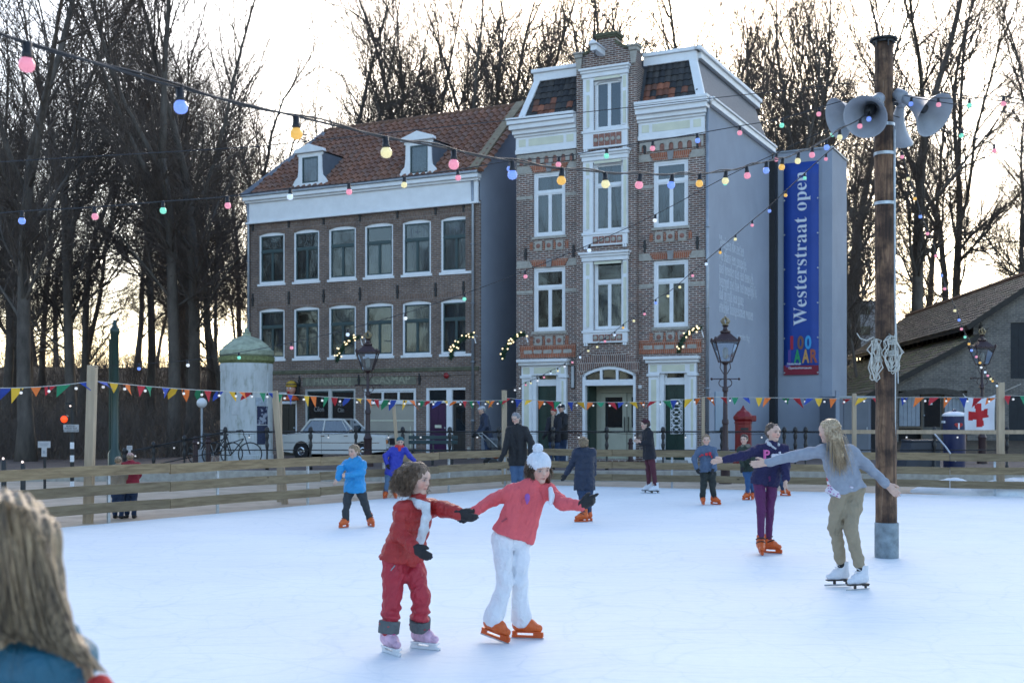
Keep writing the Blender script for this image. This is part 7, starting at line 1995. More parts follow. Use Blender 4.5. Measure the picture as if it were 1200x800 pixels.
def skate(par, org, ank, yaw, kind_, mats, size=1.0, pitch=0., roll=0., z_sole=None):
    """boot + holder + blade; ank = ankle joint; local x forward"""
    y = R(yaw); f = np.array([math.sin(y), -math.cos(y), 0.]); l = np.array([math.cos(y), math.sin(y), 0.]); u = np.array([0,0,1.]); p = R(pitch)
    f, u = f*math.cos(p)-u*math.sin(p), u*math.cos(p)+f*math.sin(p)
    r_ = R(roll); l, u = l*math.cos(r_)+u*math.sin(r_), u*math.cos(r_)-l*math.sin(r_)
    s = size; A = np.array(ank); w = lambda a, b, c: A+f*a*s+l*b*s+u*c*s
    Mx = np.stack([f, l, u], 1); boot, hold = mats['boot'], mats['hold']
    pr = [rc(w(-.015,0,.085), w(-.015,0,-.02), .050*s, .050*s, .02), rc(w(-.03,0,-.045), w(.06,0,-.045), .045*s, .042*s, .03), rc(w(.06,0,-.05), w(.145,0,-.062), .040*s, .032*s, .03), rc(w(0,0,0), w(.08,0,-.03), .048*s, .038*s, .03), cut(w(0,0,-.092), -u), cut(w(0,0,.095), u)]
    b = solid('skate', pr, .007 if size > .7 else .008, boot, par, org)
    mb = MB(); W = lambda a, bb, c: tuple(w(a, bb, c)-org)
    def bx(x0, x1, y0, y1, z0, z1, tgt): tgt.hexa([W(x0,y0,z0),W(x1,y0,z0),W(x1,y1,z0),W(x0,y1,z0),W(x0,y0,z1),W(x1,y0,z1),W(x1,y1,z1),W(x0,y1,z1)])
    if kind_ == 'hire':       # orange plastic skate: chassis frame with opening
        bx(-.075,.165,-.028,.028,-.100,-.088, mb); bx(-.08,.18,-.012,.012,-.142,-.122, mb); bx(-.075,-.035,-.02,.02,-.125,-.098, mb); bx(.10,.165,-.02,.02,-.125,-.098, mb); bx(.165,.185,-.015,.015,-.135,-.095, mb)
        mb.build('chassis', hold, b, bevel=.004)
        bl = MB(); bx(-.085,.188,-.0025,.0025,-.155,-.141, bl); bl.build('blade', m_steel, b)
        mb = MB(); pts = [w(.035,sx*.055,.035)-org for sx in (-1,1)]
        for zz, xx in ((.05,.028), (.005,.05)):
            mb.tube([W(xx-.04,-.056,zz-.01), W(xx+.012,-.034,zz+.012), W(xx+.022,0,zz+.018), W(xx+.012,.034,zz+.012), W(xx-.04,.056,zz-.01)], .009*s, 5)
        mb.build('buckle_strap', mats.get('strap', m_iron), b, 'all')
    else:
        bx(-.075,.17,-.030,.030,-.104,-.090, mb); bx(-.075,-.02,-.022,.022,-.118,-.103, mb)
        if kind_ == 'figure': bx(-.06,-.035,-.006,.006,-.140,-.117, mb); bx(.07,.10,-.006,.006,-.140,-.103, mb)
        else: bx(-.085,.19,-.014,.014,-.148,-.122, mb); bx(-.075,-.02,-.016,.016,-.125,-.102, mb); bx(.09,.16,-.016,.016,-.125,-.102, mb)
        mb.build('sole', hold, b, bevel=.003)
        bl = MB(); bx(-.095,.195,-.0028,.0028,-.155,-.138, bl); bl.build('blade', m_steel, b, bevel=.001)
        mb = MB()
        for q in range(5):
            t = q/4; c0 = (lk(.105,.038,t), lk(-.022,.075,t)); mb.tube([W(c0[0]-.012,-.030,c0[1]-.004), W(c0[0]+.008,0,c0[1]+.012), W(c0[0]-.012,.030,c0[1]-.004)], .005*s, 4)
        mb.build('laces', mats.get('lace', m_white), b, 'all')
    return b
SKO = {'boot': fabric('orange_plastic', (.62,.105,.012), .35, .06, .02), 'hold': plain('orange_chassis', (.58,.09,.010), .35, .06, 6, 0), 'strap': plain('dark_strap', (.05,.02,.015), .6, .2, 10, 0)}
SKW = {'boot': fabric('white_skate_leather', (.66,.68,.72), .4, .05, .05), 'hold': plain('dark_skate_sole', (.03,.025,.022), .5, .2, 10, 0), 'lace': m_white}
SKP = {'boot': fabric('pink_white_boot', (.62,.40,.52), .5, .5, .1), 'hold': plain('white_skate_holder', (.68,.70,.72), .4, .05, 6, 0), 'lace': plain('pink_lace', (.55,.08,.25), .6, .1, 10, 0)}
SHOE = None

def person(label, D, h, yaw, neck, pelvis, head, arms, knees, ankles, feet, top, legs, hair, gloves=None, skin=(.60,.40,.31), skates=('hire', SKO), vox=.012, zg=0., sh_w=None, group='skaters on the ice', seedv=1, shoes=None, hat=None, extra=None, hip_w=None, sdyaw=None, face_det=True):
    """joints are photo pixels (px,py[,dy]) at distance D+dy; everything metric after that"""
    def J(p): return px3(p[0], p[1], D+(p[2] if len(p) > 2 else 0))
    s = h/1.7; B = frame(yaw); L_, F_, U_ = B[:,0], B[:,1], B[:,2]
    nk = J(neck); pel = J(pelvis)
    org = np.array([pel[0], pel[1], zg])
    t = thing('person', label, 'person', org, 0, group)
    axis = nk-pel; axis /= np.linalg.norm(axis)
    SL = frame(sdyaw)[:,0] if sdyaw is not None else L_
    sw = (sh_w or .100*h); hw = hip_w or .055*h
    sh = {'l': nk+SL*sw-axis*.045*h, 'r': nk-SL*sw-axis*.045*h}
    hp = {'l': pel+L_*hw, 'r': pel-L_*hw}
    el_, wr_, tip_ = {}, {}, {}
    UA, FA = .172*h, .150*h
    for k in 'lr':
        e, w_, tp = arms[k]
        def limb(a, p, Ln, sgn=None):
            if len(p) > 2 and p[2] is not None: return J(p)
            q = px3(p[0], p[1], a[1]); pr = np.linalg.norm((q-a)[[0,2]]); dy = math.sqrt(max(0, Ln*Ln-pr*pr))*.85
            sg = sgn if sgn is not None else (-1 if F_[1] < .3 else 1)
            return px3(p[0], p[1], a[1]+sg*dy)
        el_[k] = limb(sh[k], e, UA); wr_[k] = limb(el_[k], w_, FA); tip_[k] = px3(tp[0], tp[1], wr_[k][1]+(tp[2] if len(tp) > 2 else 0))
    skate_h = .150 if skates else .075
    kn, an = {}, {}
    for k in 'lr':
        ax_, ady, *zz = ankles[k]; an[k] = np.array([(ax_-600)/FPX*(D+ady), D+ady, zg+(zz[0] if zz else skate_h*(.45+.52*s) if skates else skate_h)]); kn[k] = J(knees[k])
    hpx, hpy, H, hyaw, hpit, *hr = head
    hc = px3(hpx, hpy, D+(hr[1] if len(hr) > 1 else 0)); HM = frame(hyaw, hpit, hr[0] if hr else 0)
    # ---- body: one surface
    pr = head_prims(hc, H, HM)
    pr += [rc(nk-axis*.02*h, hc-HM[:,2]*.22*H, .040*s*1.05, .046*s, .03), rc(pel+axis*.05*h, nk-axis*.12*h, .072*s, .074*s, .05), rc(sh['l'], sh['r'], .038*s, .038*s, .05), rc(hp['l'], hp['r'], .066*s, .066*s, .05)]
    for k in 'lr':
        pr += [rc(sh[k], el_[k], .043*s, .034*s, .02), rc(el_[k], wr_[k], .034*s, .024*s, .015), rc(hp[k], kn[k], .064*s, .044*s, .03), rc(kn[k], an[k], .042*s, .030*s, .02), rc(an[k], an[k]-np.array([0,0,.03]), .03*s, .03*s, .01)]
    hands = {}
    hs = .105*h
    for k in 'lr':
        thumb = (U_*.5+F_*.6) if abs(F_[1]) < .8 else (U_*.8+F_*.3)
        hands[k] = (wr_[k], tip_[k], thumb, hs)
        g = gloves[k] if isinstance(gloves, dict) else gloves
        if g is None: pr += hand_prims(*hands[k], fat=1.0, curl=.3)
        else: pr += [rc(wr_[k], wr_[k]+(tip_[k]-wr_[k])/np.linalg.norm(tip_[k]-wr_[k])*hs*.5, .02*s, .018*s, .01)]
    bv = vox if gloves is not None or D > 16 else min(vox, .0065)
    hcol = {'brown': (.06,.035,.022), 'blond': (.25,.17,.10), 'grey': (.10,.10,.10), 'dark': (.02,.014,.012), 'sand': (.16,.11,.07), 'frizz': (.07,.045,.03), 'mouse': (.12,.08,.05), 'rear': (.2,.14,.09)}[hair[0]]
    solid('body', pr, bv, m_skin, t, org, None, skin_paint(hc, H, HM, skin, hcol, (skin[0]*.85, skin[1]*.45, skin[2]*.45)))
    # ---- gloves
    for k in 'lr':
        g = gloves[k] if isinstance(gloves, dict) else gloves
        if g is not None:
            m_, fat = g[0], g[1]; op = g[2] if len(g) > 2 else {}
            op = op.get(k, {}) if op else {}
            solid('glove', hand_prims(*hands[k], fat=fat, curl=op.get('curl', .35), fist=op.get('fist', 0), point=op.get('point', False)) + [rc(wr_[k]-(tip_[k]-wr_[k])/np.linalg.norm(tip_[k]-wr_[k])*.008, wr_[k]+(tip_[k]-wr_[k])/np.linalg.norm(tip_[k]-wr_[k])*.03, .024*s*fat/1.3+.004, .026*s*fat/1.3, .02)], min(vox*.7, .008), m_, t, org)
    # ---- top garment
    T = dict(mat=None, th=.022, hem=.08, puffp=0, wr=.006, open=0, name='jacket', sleeve=1.0, flare=0.); T.update(top); th = T['th']
    mid = (pel+nk)/2; fl = T['flare']
    gth = min(legs.get('th', .016), .014); rl = max(.080*s+th, .078*s+gth+.020); xw = .85
    pr = [rc(sh['l']-axis*.015, sh['r']-axis*.015, .044*s+th*.85, .044*s+th*.85, .05), rc(nk-axis*.10*h+SL*sw*.45, pel+L_*hw*xw, .080*s+th, rl+fl*.5, .05), rc(nk-axis*.10*h-SL*sw*.45, pel-L_*hw*xw, .080*s+th, rl+fl*.5, .05),
          rc(pel+L_*hw*xw, pel+L_*hw*xw-axis*max(.0, T['hem']+.02)*h, rl+fl*.5, rl+.003+fl, .04), rc(pel-L_*hw*xw, pel-L_*hw*xw-axis*max(.0, T['hem']+.02)*h, rl+fl*.5, rl+.003+fl, .04), rc(nk-axis*.06*h, nk+axis*.005*h, .056*s+th, .042*s+th*.7, .045)]
    for k in 'lr': pr.append(rc(nk-axis*.015*h, sh[k], .036*s+th*.7, .036*s+th*.7, .04))
    pr += [cut(pel-axis*(T['hem']*h+.03), -axis)]
    arm = []
    for k in 'lr':
        d = wr_[k]-el_[k]; we = el_[k]+d*(.97*T['sleeve'])
        arm += [rc(sh[k], el_[k], .046*s+th*.9, .040*s+th*.9, .035), rc(el_[k], we, .040*s+th*.9, .030*s+th*.75, .025)]
        if T.get('cuff', True): arm += [rc(we-d*.08, we, .033*s+th*.75, .031*s+th*.7, .01)]
    nz = [body_noise(T['wr']*.6, 28/s**.5, seedv), body_noise(T['wr']*.5, 60, seedv+9)]
    if T['puffp']: nz.append(puff(T.get('puffa', .010), T['puffp']))
    solid(T['name'], pr+arm, vox, T['mat'], t, org, add_noise(*nz), T.get('paint'))
    # ---- trousers
    G = dict(mat=None, th=.016, wr=.008, flare=0., name='trousers', bot=.0); G.update(legs); th = G['th']
    pr = [rc(hp['l'], hp['r'], .078*s+gth, .078*s+gth, .05), rc(pel, pel+axis*.03*h, .076*s+gth, .072*s+gth, .04)]
    for k in 'lr':
        e = an[k]+(kn[k]-an[k])*G['bot']
        pr += [rc(hp[k]-axis*.02, hp[k]*.5+kn[k]*.5, .074*s+gth, .064*s+th, .035), rc(hp[k]*.5+kn[k]*.5, kn[k], .064*s+th, .052*s+th, .035), rc(kn[k], e, .052*s+th, .040*s+th+G['flare'], .03)]
        dk = (e-kn[k])/np.linalg.norm(e-kn[k])
    nz = [body_noise(G['wr']*.6, 26/s**.5, seedv+3), body_noise(G['wr']*.45, 55, seedv+12)]
    if G.get('bunch'): nz.append(lambda X, Y, Z: -.010*np.exp(-((Z-zg-.22)/.10)**2)*np.sin(Z*95+X*20) + 0*Y)
    solid(G['name'], pr, vox, G['mat'], t, org, add_noise(*nz), G.get('paint'))
    if G.get('cuffmat'):
        for k in 'lr':
            e = an[k]+(kn[k]-an[k])*G['bot']; d = (kn[k]-e)/np.linalg.norm(kn[k]-e)
            solid('trouser_cuff', [rc(e-d*.03, e+d*.045, .040*s+th+G['flare']+.009, .044*s+th+G['flare']+.008, .01), cut(e-d*.035, -d), cut(e+d*.05, d)], vox*.8, G['cuffmat'], t, org)
    if G.get('socks'):
        for k in 'lr': solid('sock', [rc(an[k]+(kn[k]-an[k])*(G['bot']+.08), an[k], .042*s, .040*s, .01)], vox, G['socks'], t, org)
    # ---- footwear
    for k in 'lr':
        fy = feet[k]; pit = fy[1] if isinstance(fy, tuple) else 0; fy = fy[0] if isinstance(fy, tuple) else fy
        if skates: skate(t, org, an[k]+np.array([0,0,.0]), fy, skates[0], skates[1], .45+.52*s, pit)
        else:
            y = R(fy); f = np.array([math.sin(y), -math.cos(y), 0]); a0 = np.array([an[k][0], an[k][1], zg])
            solid('shoe', [rc(a0-f*.05*s+(0,0,.045), a0+f*.15*s+(0,0,.035), .045*s, .036*s, .02), rc(a0+(0,0,.09), a0+(0,0,.04), .042*s, .045*s, .02), cut(a0+(0,0,.004), (0,0,-1))], .01, shoes or m_iron, t, org)
    # ---- hair
    W = lambda x, y, z: hc+HM@(np.array([x, y, z])*H); E = lambda p, r, k=.04: el(W(*p), np.array(r)*H, k*H, HM)
    kindh, style = hair[0], hair[1]; hm = HAIR[kindh]; hn = add_noise(body_noise(.006, 90, seedv+5), body_noise(.004, 180, seedv+6))
    cap = [E((0,-.07,.16), (.375,.445,.385), .05), E((0,-.20,-.02), (.35,.32,.34), .08), sub(W(0,.46,-.16), np.array((.36,.34,.40))*H, .06*H, HM), sub(W(0,.62,.10), np.array((.34,.34,.30))*H, .06*H, HM)]
    if style == 'short': solid('hair', cap+[cut(W(0,0,-.26), -HM[:,2])], vox*.7, hm, t, org, hn)
    if style == 'crop': solid('hair', [E((0,-.07,.15), (.36,.43,.375), .05), E((0,-.20,-.02), (.34,.30,.30), .08), sub(W(0,.50,-.14), np.array((.40,.40,.42))*H, .05*H, HM), cut(W(0,0,-.20), -HM[:,2])], vox*.7, hm, t, org, hn)
    if style == 'back':   # pulled back
        solid('hair', [E((0,-.07,.15), (.355,.43,.375), .05), E((0,-.20,-.02), (.33,.30,.30), .08), sub(W(0,.52,-.12), np.array((.42,.40,.42))*H, .05*H, HM), rc(W(0,-.45,.05), W(0,-.5,-.12), .10*H, .07*H, .05*H)], vox*.7, hm, t, org, hn)
    if style in ('fluffy', 'bob', 'pony', 'long'):
        base = list(cap)
        if style == 'fluffy': base += [E((0,-.28,-.02), (.50,.46,.50), .10), E((0,-.42,-.30), (.48,.34,.32), .12), E((.34,-.12,-.15), (.15,.24,.36), .08), E((-.34,-.12,-.15), (.15,.24,.36), .08)]
        if style == 'bob': base += [E((.30,.05,-.22), (.10,.16,.36), .06), E((-.30,.05,-.22), (.10,.16,.36), .06), E((0,-.22,-.2), (.32,.22,.36), .06)]
        rg = np.random.default_rng(seedv); st = []
        if style == 'pony':
            base = [E((0,-.07,.15), (.365,.44,.385), .05), E((0,-.20,-.02), (.34,.31,.32), .08), sub(W(0,.54,-.14), np.array((.42,.40,.44))*H, .05*H, HM), E((0,-.45,.10), (.13,.13,.13), .06)]
            q = [px3(a, b, D+c) for a, b, c in hair[2]]
            for a, b, ra, rb in zip(q[:-1], q[1:], (.052,.050,.044), (.050,.044,.016)): base.append(rc(a, b, ra, rb, .03))
            for i in range(260):
                o = rg.normal(size=3)*.020; st.append([p+o*(1+.5*j)+rg.normal(size=3)*.004 for j, p in enumerate(q)])
        else:
            drop = {'fluffy': .62, 'bob': .5, 'long': 1.2}[style]
            for i in range(520):
                a = rg.uniform(-2.5, 2.5); zz = rg.uniform(-.1, .5); rr = math.sqrt(max(.02, 1-((zz-.14)/.40)**2)) if abs(zz-.14) < .4 else .2
                x, y = .40*rr*math.sin(a), -.07-.46*rr*math.cos(a)
                if y > .18: continue
                p0 = W(x, y, zz); pts = [p0]
                for j in range(1, 5):
                    q = np.array([x*(1+.06*j)+rg.normal()*.035, y*(1+.05*j)+rg.normal()*.035, zz-drop*j/4*(.6+.4*rg.random())]); 
                    if style == 'fluffy': q[0] = q[0]*1.28+.06*math.sin(j*2.2+i); q[1] = q[1]*1.22-.08+.06*math.cos(j*2.0+i)
                    pts.append(W(*q))
                st.append(pts)
        ho = solid('hair', base, vox*.7, hm, t, org, hn)
        V, Q = strand_mesh(st, .0035 if style != 'pony' else .003)
        link('loose_strands', np_mesh('loose_strands', V-org, Q, hm), ho)
    # ---- hats
    if hat:
        hk, hmat = hat[0], hat[1]
        if hk == 'bobble':
            knit = lambda X, Y, Z: .0028*np.sin(Z*330)*np.sin((X+Y)*300)
            ho = solid('hat', [E((0,-.05,.22), (.42,.47,.40), .05), rc(W(0,-.02,.06), W(0,-.04,.16), .40*H, .41*H, .05*H), sub(W(0,.06,-.30), np.array((.36,.40,.42))*H, .03*H, HM), cut(W(0,.3,.06), -(HM[:,2]*.95+HM[:,1]*-.12))], .006, hmat, t, org, knit)
            fz = body_noise(.004, 210, 4); solid('bobble', [E((0,-.16,.70), (.19,.19,.18), .05)], .005, hmat, ho, org, fz)
        if hk == 'beanie':
            ho = solid('hat', [E((0,-.06,.19), (.39,.45,.36), .05), cut(W(0,.3,.10), -HM[:,2])], vox*.7, hmat, t, org)
        if hk == 'cap':
            solid('hat', [E((0,-.06,.22), (.38,.44,.30), .05), rc(W(-.12,.36,.16), W(.12,.36,.16), .10*H, .10*H, .04), cut(W(0,.3,.12), -HM[:,2])], vox*.7, hmat, t, org)
    ctx = dict(t=t, org=org, J=J, sh=sh, hp=hp, nk=nk, pel=pel, hc=hc, HM=HM, H=H, W=W, wr=wr_, tip=tip_, el=el_, an=an, kn=kn, B=B, s=s, axis=axis, D=D, vox=vox)
    if extra: extra(ctx)
    return ctx

def ribbon(name, pts, width, mat, par, org, thick=.012, wdir=(1,0,0)):
    """soft strip following points"""
    pr = []; wd = np.array(wdir, float)
    return solid(name, [x for a, b in zip(pts[:-1], pts[1:]) for x in (rc(np.array(a)-wd*width/2, np.array(b)-wd*width/2, thick, thick, .02), rc(np.array(a)+wd*width/2, np.array(b)+wd*width/2, thick, thick, .02), rc(np.array(a), np.array(b), thick, thick, .02))], .008, mat, par, org, body_noise(.004, 45, 8))

K = lambda n, c, **k: fabric(n, c, **k)
BLK = plain('black_glove', (.010,.010,.012), .7, .3, 20, .2, 90)

# --- girl in red
def red_extra(c):
    sc = fabric('white_print_scarf', (.60,.62,.64), .9, .25, .2)
    D = c['D']; P = lambda a, b, dy: px3(a, b, D+dy)
    ribbon('scarf', [P(480,586,-.02), P(490,590,-.11), P(499,593,-.12)], .02, sc, c['t'], c['org'], .016, (0,0,1))
    ribbon('scarf', [P(499,590,-.13), P(500,606,-.15), P(497,620,-.16), P(490,637,-.15)], .045, sc, c['t'], c['org'], .010)
    zp = px3(461, 664, D-.20); o = MB().bar(tuple(px3(463,662,D-.135)-c['org']), tuple(px3(458,668,D-.135)-c['org']), .008, .006).build('pocket_zip', m_zinc, c['t'])
red_j = fabric('red_quilted_jacket', (.36,.020,.018), .55, .12, .2); red_t = fabric('crimson_snow_trousers', (.40,.022,.040), .6, .12, .2); grey_cuff = fabric('grey_cuff', (.10,.115,.12), .8)
person('girl in red jacket and red trousers with frizzy brown hair', 8.25, 1.32, 48, (491,585), (472,650), (489,561,.215,62,8), 
    {'l': ((520,596),(537,601),(550,606)), 'r': ((467,624,-.14),(487,642,-.28),(510,660,-.10))},
    {'l': (493,697,-.05), 'r': (460,697,-.08)}, {'l': (492,.06), 'r': (455,-.10)}, {'l': 62, 'r': 35},
    dict(mat=red_j, th=.028, hem=.018, puffp=.075, puffa=.010, wr=.008, flare=.015), dict(mat=red_t, th=.022, wr=.011, flare=.010, bot=.16, bunch=True, cuffmat=grey_cuff), ('frizz','fluffy'),
    gloves=(BLK, 1.75), skates=('hockey', SKP), vox=.0075, seedv=2, extra=red_extra)
# --- girl in coral with white bobble hat
def pink_extra(c):
    D = c['D']; P = lambda a, b, dy: px3(a, b, D+dy); ws = fabric('white_fleece_scarf', (.72,.75,.80), .95, .05, .3)
    ribbon('scarf', [P(630,568,.07), P(618,569,.10), P(600,572,.13), P(584,583,.12)], .05, ws, c['t'], c['org'], .014, (0,0,1))
    ribbon('scarf', [P(645,573,-.10), P(646.5,580,-.13), P(645.5,589,-.14)], .004, ws, c['t'], c['org'], .009)
    pur = fabric('purple_print', (.30,.10,.38), .8)
    solid('chest_print', [el(P(618,582,-.128), (.020,.012,.026), .01), rc(P(618,586,-.128), P(617.5,590,-.126), .014, .006, .01)], .006, pur, c['t'], c['org'])
    MB().bar(tuple(P(594,607,-.118)-c['org']), tuple(P(588,611,-.113)-c['org']), .006, .012).build('pocket_seam', fabric('coral_dark', (.35,.06,.08)), c['t'])
coral = fabric('coral_fleece', (.70,.115,.130), .9, .06, .3); white_t = fabric('white_trousers', (.72,.74,.78), .85, .05, .15)
person('girl in coral sweater, white trousers and white bobble hat', 8.6, 1.42, 22, (625,565), (600,630), (632,549,.205,24,13,5), 
    {'r': ((578,586,.06),(556,599,.03),(543,607,.05)), 'l': ((660,590,-.16),(681,592,-.26),(705,581,.0))},
    {'r': (592,682,-.06), 'l': (609,682,.02)}, {'r': (578,-.05,.165), 'l': (611,.10)}, {'r': (62,14), 'l': 78},
    dict(mat=coral, th=.014, hem=-.025, wr=.008, name='sweater'), dict(mat=white_t, th=.010, wr=.009, flare=.030, bot=.02), ('brown','bob'),
    gloves=(BLK, 1.55, {'l': dict(point=True), 'r': dict(curl=.5)}), vox=.0075, seedv=5, hat=('bobble', fabric('white_knit', (.74,.78,.84), .95, .05, .6, 160)), extra=pink_extra)
# --- boy in cyan jacket
person('blond boy in bright cyan hooded jacket and dark trousers', 17.6, 1.24, -20, (416,538.5), (416,570), (414.5,529,.195,-35,5), 
    {'r': ((399,549),(396.5,560),(391,568)), 'l': ((424,553,-.10),(404,557.5,-.26),(396,556,-.24))},
    {'r': (406.5,588,-.06), 'l': (427,588,-.02)}, {'r': (405,-.10), 'l': (433.5,.10)}, {'r': -30, 'l': 30},
    dict(mat=fabric('cyan_shell', (.015,.26,.56), .5, .08, .1), th=.026, hem=.05, wr=.010, flare=.02), dict(mat=fabric('charcoal_trousers', (.035,.040,.045)), th=.02, wr=.012), ('sand','short'), vox=.011, seedv=7,
    extra=lambda c: solid('hood', [rc(c['nk']-c['B'][:,1]*.06+(0,0,-.01), c['nk']-c['B'][:,1]*.09+(0,0,-.05), .075, .06, .04), rc(c['nk']+c['B'][:,0]*.07, c['nk']-c['B'][:,0]*.07, .04, .04, .04)], .011, MAT['cyan_shell'], c['t'], c['org']))
# --- boy in royal blue
person('boy in royal blue jacket with red collar, teal beanie and jeans', 23.9, 1.25, 8, (468,523.5), (460,553), (469,517.5,.195,10,12), 
    {'r': ((451.5,534),(453,543),(455,548)), 'l': ((480,534),(486,540),(489,543))},
    {'r': (454,563), 'l': (464,563)}, {'r': (452,0), 'l': (463,.05)}, {'r': -10, 'l': 15},
    dict(mat=fabric('royal_blue_shell', (.022,.035,.36), .55, .08, .1), th=.024, hem=.04, wr=.008), dict(mat=fabric('faded_jeans', (.09,.16,.26)), th=.014), ('brown','crop'), gloves=(BLK, 1.5), vox=.012, seedv=9, hat=('beanie', fabric('teal_knit', (.03,.11,.13), .95, .2, .5)),
    extra=lambda c: solid('collar', [rc(c['nk']+c['B'][:,0]*.05+(0,0,.0), c['nk']-c['B'][:,0]*.05, .05, .05, .03), rc(c['nk']+c['B'][:,1]*.05, c['nk']+c['B'][:,1]*.07-(0,0,.06), .04, .03, .02)], .011, fabric('scarlet_lining', (.60,.05,.05)), c['t'], c['org']))
# --- boy in navy coat seen from behind
person('boy in navy quilted coat seen from behind', 18.5, 1.29, 190, (685,525), (685,566), (683.5,519.5,.20,188,0), 
    {'l': ((671,543),(663.5,555),(660,562)), 'r': ((695.5,543),(695,556),(695,562))},
    {'l': (683,584), 'r': (690,584)}, {'l': (684.5,-.05), 'r': (689.5,.06)}, {'l': -80, 'r': -75},
    dict(mat=fabric('navy_quilt', (.010,.020,.048), .6, .2, .2), th=.028, hem=.06, puffp=.10, puffa=.008, wr=.008, flare=.015, name='coat'), dict(mat=fabric('dark_jeans', (.022,.045,.10)), th=.016, bot=.12), ('mouse','short'), gloves=(BLK, 1.5), vox=.011, seedv=11)
# --- man in black
person('grey-haired man in black jacket and jeans by the fence corner', 24.5, 1.80, -25, (606,499), (607,539), (604.5,490,.225,-30,18), 
    {'r': ((594,519),(590.5,531),(586.5,540)), 'l': ((622.5,519),(622,533),(620,541))},
    {'r': (603,560), 'l': (611,560)}, {'r': (602,0), 'l': (612,.1)}, {'r': -30, 'l': 10},
    dict(mat=fabric('black_jacket', (.010,.010,.012), .7, .3), th=.030, hem=.045, wr=.010), dict(mat=fabric('blue_jeans', (.06,.11,.20)), th=.012), ('grey','short'), gloves=(BLK, 1.4), vox=.013, seedv=13)
# --- woman in black coat and maroon trousers
person('woman in black coat and maroon trousers on white skates', 25.6, 1.62, -78, (758.5,503.5), (761,533), (756,497,.215,-78,4), 
    {'l': ((761,518,-.16),(752,519,-.20),(747.5,515)), 'r': ((757,518,.16),(750,519,.14),(746,517))},
    {'l': (765.5,550,-.08), 'r': (760,550,.08)}, {'l': (768.5,-.08), 'r': (760.5,.08)}, {'l': -75, 'r': -88},
    dict(mat=fabric('black_wool_coat', (.010,.011,.018), .8, .3), th=.024, hem=.035, wr=.006, flare=.015, name='coat'), dict(mat=fabric('maroon_trousers', (.085,.018,.030)), th=.008, bot=.08), ('dark','short'), skates=('figure', SKW), vox=.012, seedv=15,
    hat=('beanie', fabric('wine_beret', (.055,.012,.02), .9)), extra=lambda c: solid('scarf', [rc(c['nk']+c['B'][:,0]*.05, c['nk']-c['B'][:,0]*.05, .062, .062, .03)], .012, MAT['black_wool_coat'], c['t'], c['org']))
# --- boy in grey hoodie
def hood_print(c):
    rd = fabric('red_print', (.55,.03,.05)); D = c['D']
    for (a, b, w_, h_) in ((823,533,.05,.028), (828,532,.05,.05), (832,531.5,.045,.065), (820.5,534.5,.03,.02), (834,535,.02,.04)):
        p = px3(a, b, D-.128)-c['org']; MB().box(p[0]-w_/2, p[0]+w_/2, p[1]-.012, p[1]+.03, p[2]-h_/2, p[2]+h_/2).build('chest_print', rd, c['t'], bevel=.006)
person('boy in grey-blue sweater with red lettering', 22.2, 1.31, 0, (828,523), (830,548), (827.5,515.5,.20,-4,0), 
    {'r': ((813.5,537),(816,548),(818,553)), 'l': ((839.5,537),(836,548),(834.5,553))},
    {'r': (824.5,566,-.04), 'l': (835,566,-.04)}, {'r': (823.5,-.05), 'l': (836.5,0)}, {'r': 0, 'l': 48},
    dict(mat=fabric('grey_blue_sweat', (.085,.125,.20)), th=.020, hem=.03, wr=.010, name='sweater'), dict(mat=fabric('black_camo_trousers', (.022,.026,.024), .85, .5), th=.02, wr=.012), ('sand','short'), gloves=(BLK, 1.4), vox=.011, seedv=17, extra=hood_print)
# --- boy in dark green
person('dark-haired boy in dark green jacket and jeans', 23.5, 1.27, -28, (874,523), (877,548), (872,515,.195,-32,3), 
    {'r': ((868,536),(871,546.5),(869,551)), 'l': ((883,536),(884,546),(885,550))},
    {'r': (876.5,563,-.05), 'l': (881,563)}, {'r': (876,-.05), 'l': (882.5,.05)}, {'r': -50, 'l': -20},
    dict(mat=fabric('bottle_green_jacket', (.020,.032,.022), .7, .3), th=.026, hem=.03, wr=.010), dict(mat=fabric('mid_blue_jeans', (.03,.085,.20)), th=.014), ('dark','short'), gloves=(BLK, 1.5), vox=.012, seedv=19,
    extra=lambda c: solid('collar', [rc(c['nk']+c['B'][:,0]*.05, c['nk']-c['B'][:,0]*.05, .055, .055, .03)], .011, fabric('pale_fur_trim', (.16,.15,.12)), c['t'], c['org']))
# --- skater mostly hidden behind the girl in navy hoodie
person('skater in dark clothes mostly hidden behind the girl in the navy hoodie', 24.6, 1.35, -10, (908,524), (910,548), (907,516,.20,0,0), 
    {'r': ((899,538),(898,548),(897,553)), 'l': ((914,538),(915,548),(915,553))}, {'r': (906,564), 'l': (914,562)}, {'r': (904,0), 'l': (918,.1)}, {'r': 0, 'l': 60},
    dict(mat=MAT['bottle_green_jacket'], th=.024, hem=.03), dict(mat=MAT['dark_jeans'], th=.014), ('dark','crop'), gloves=(BLK, 1.4), vox=.014, seedv=21)
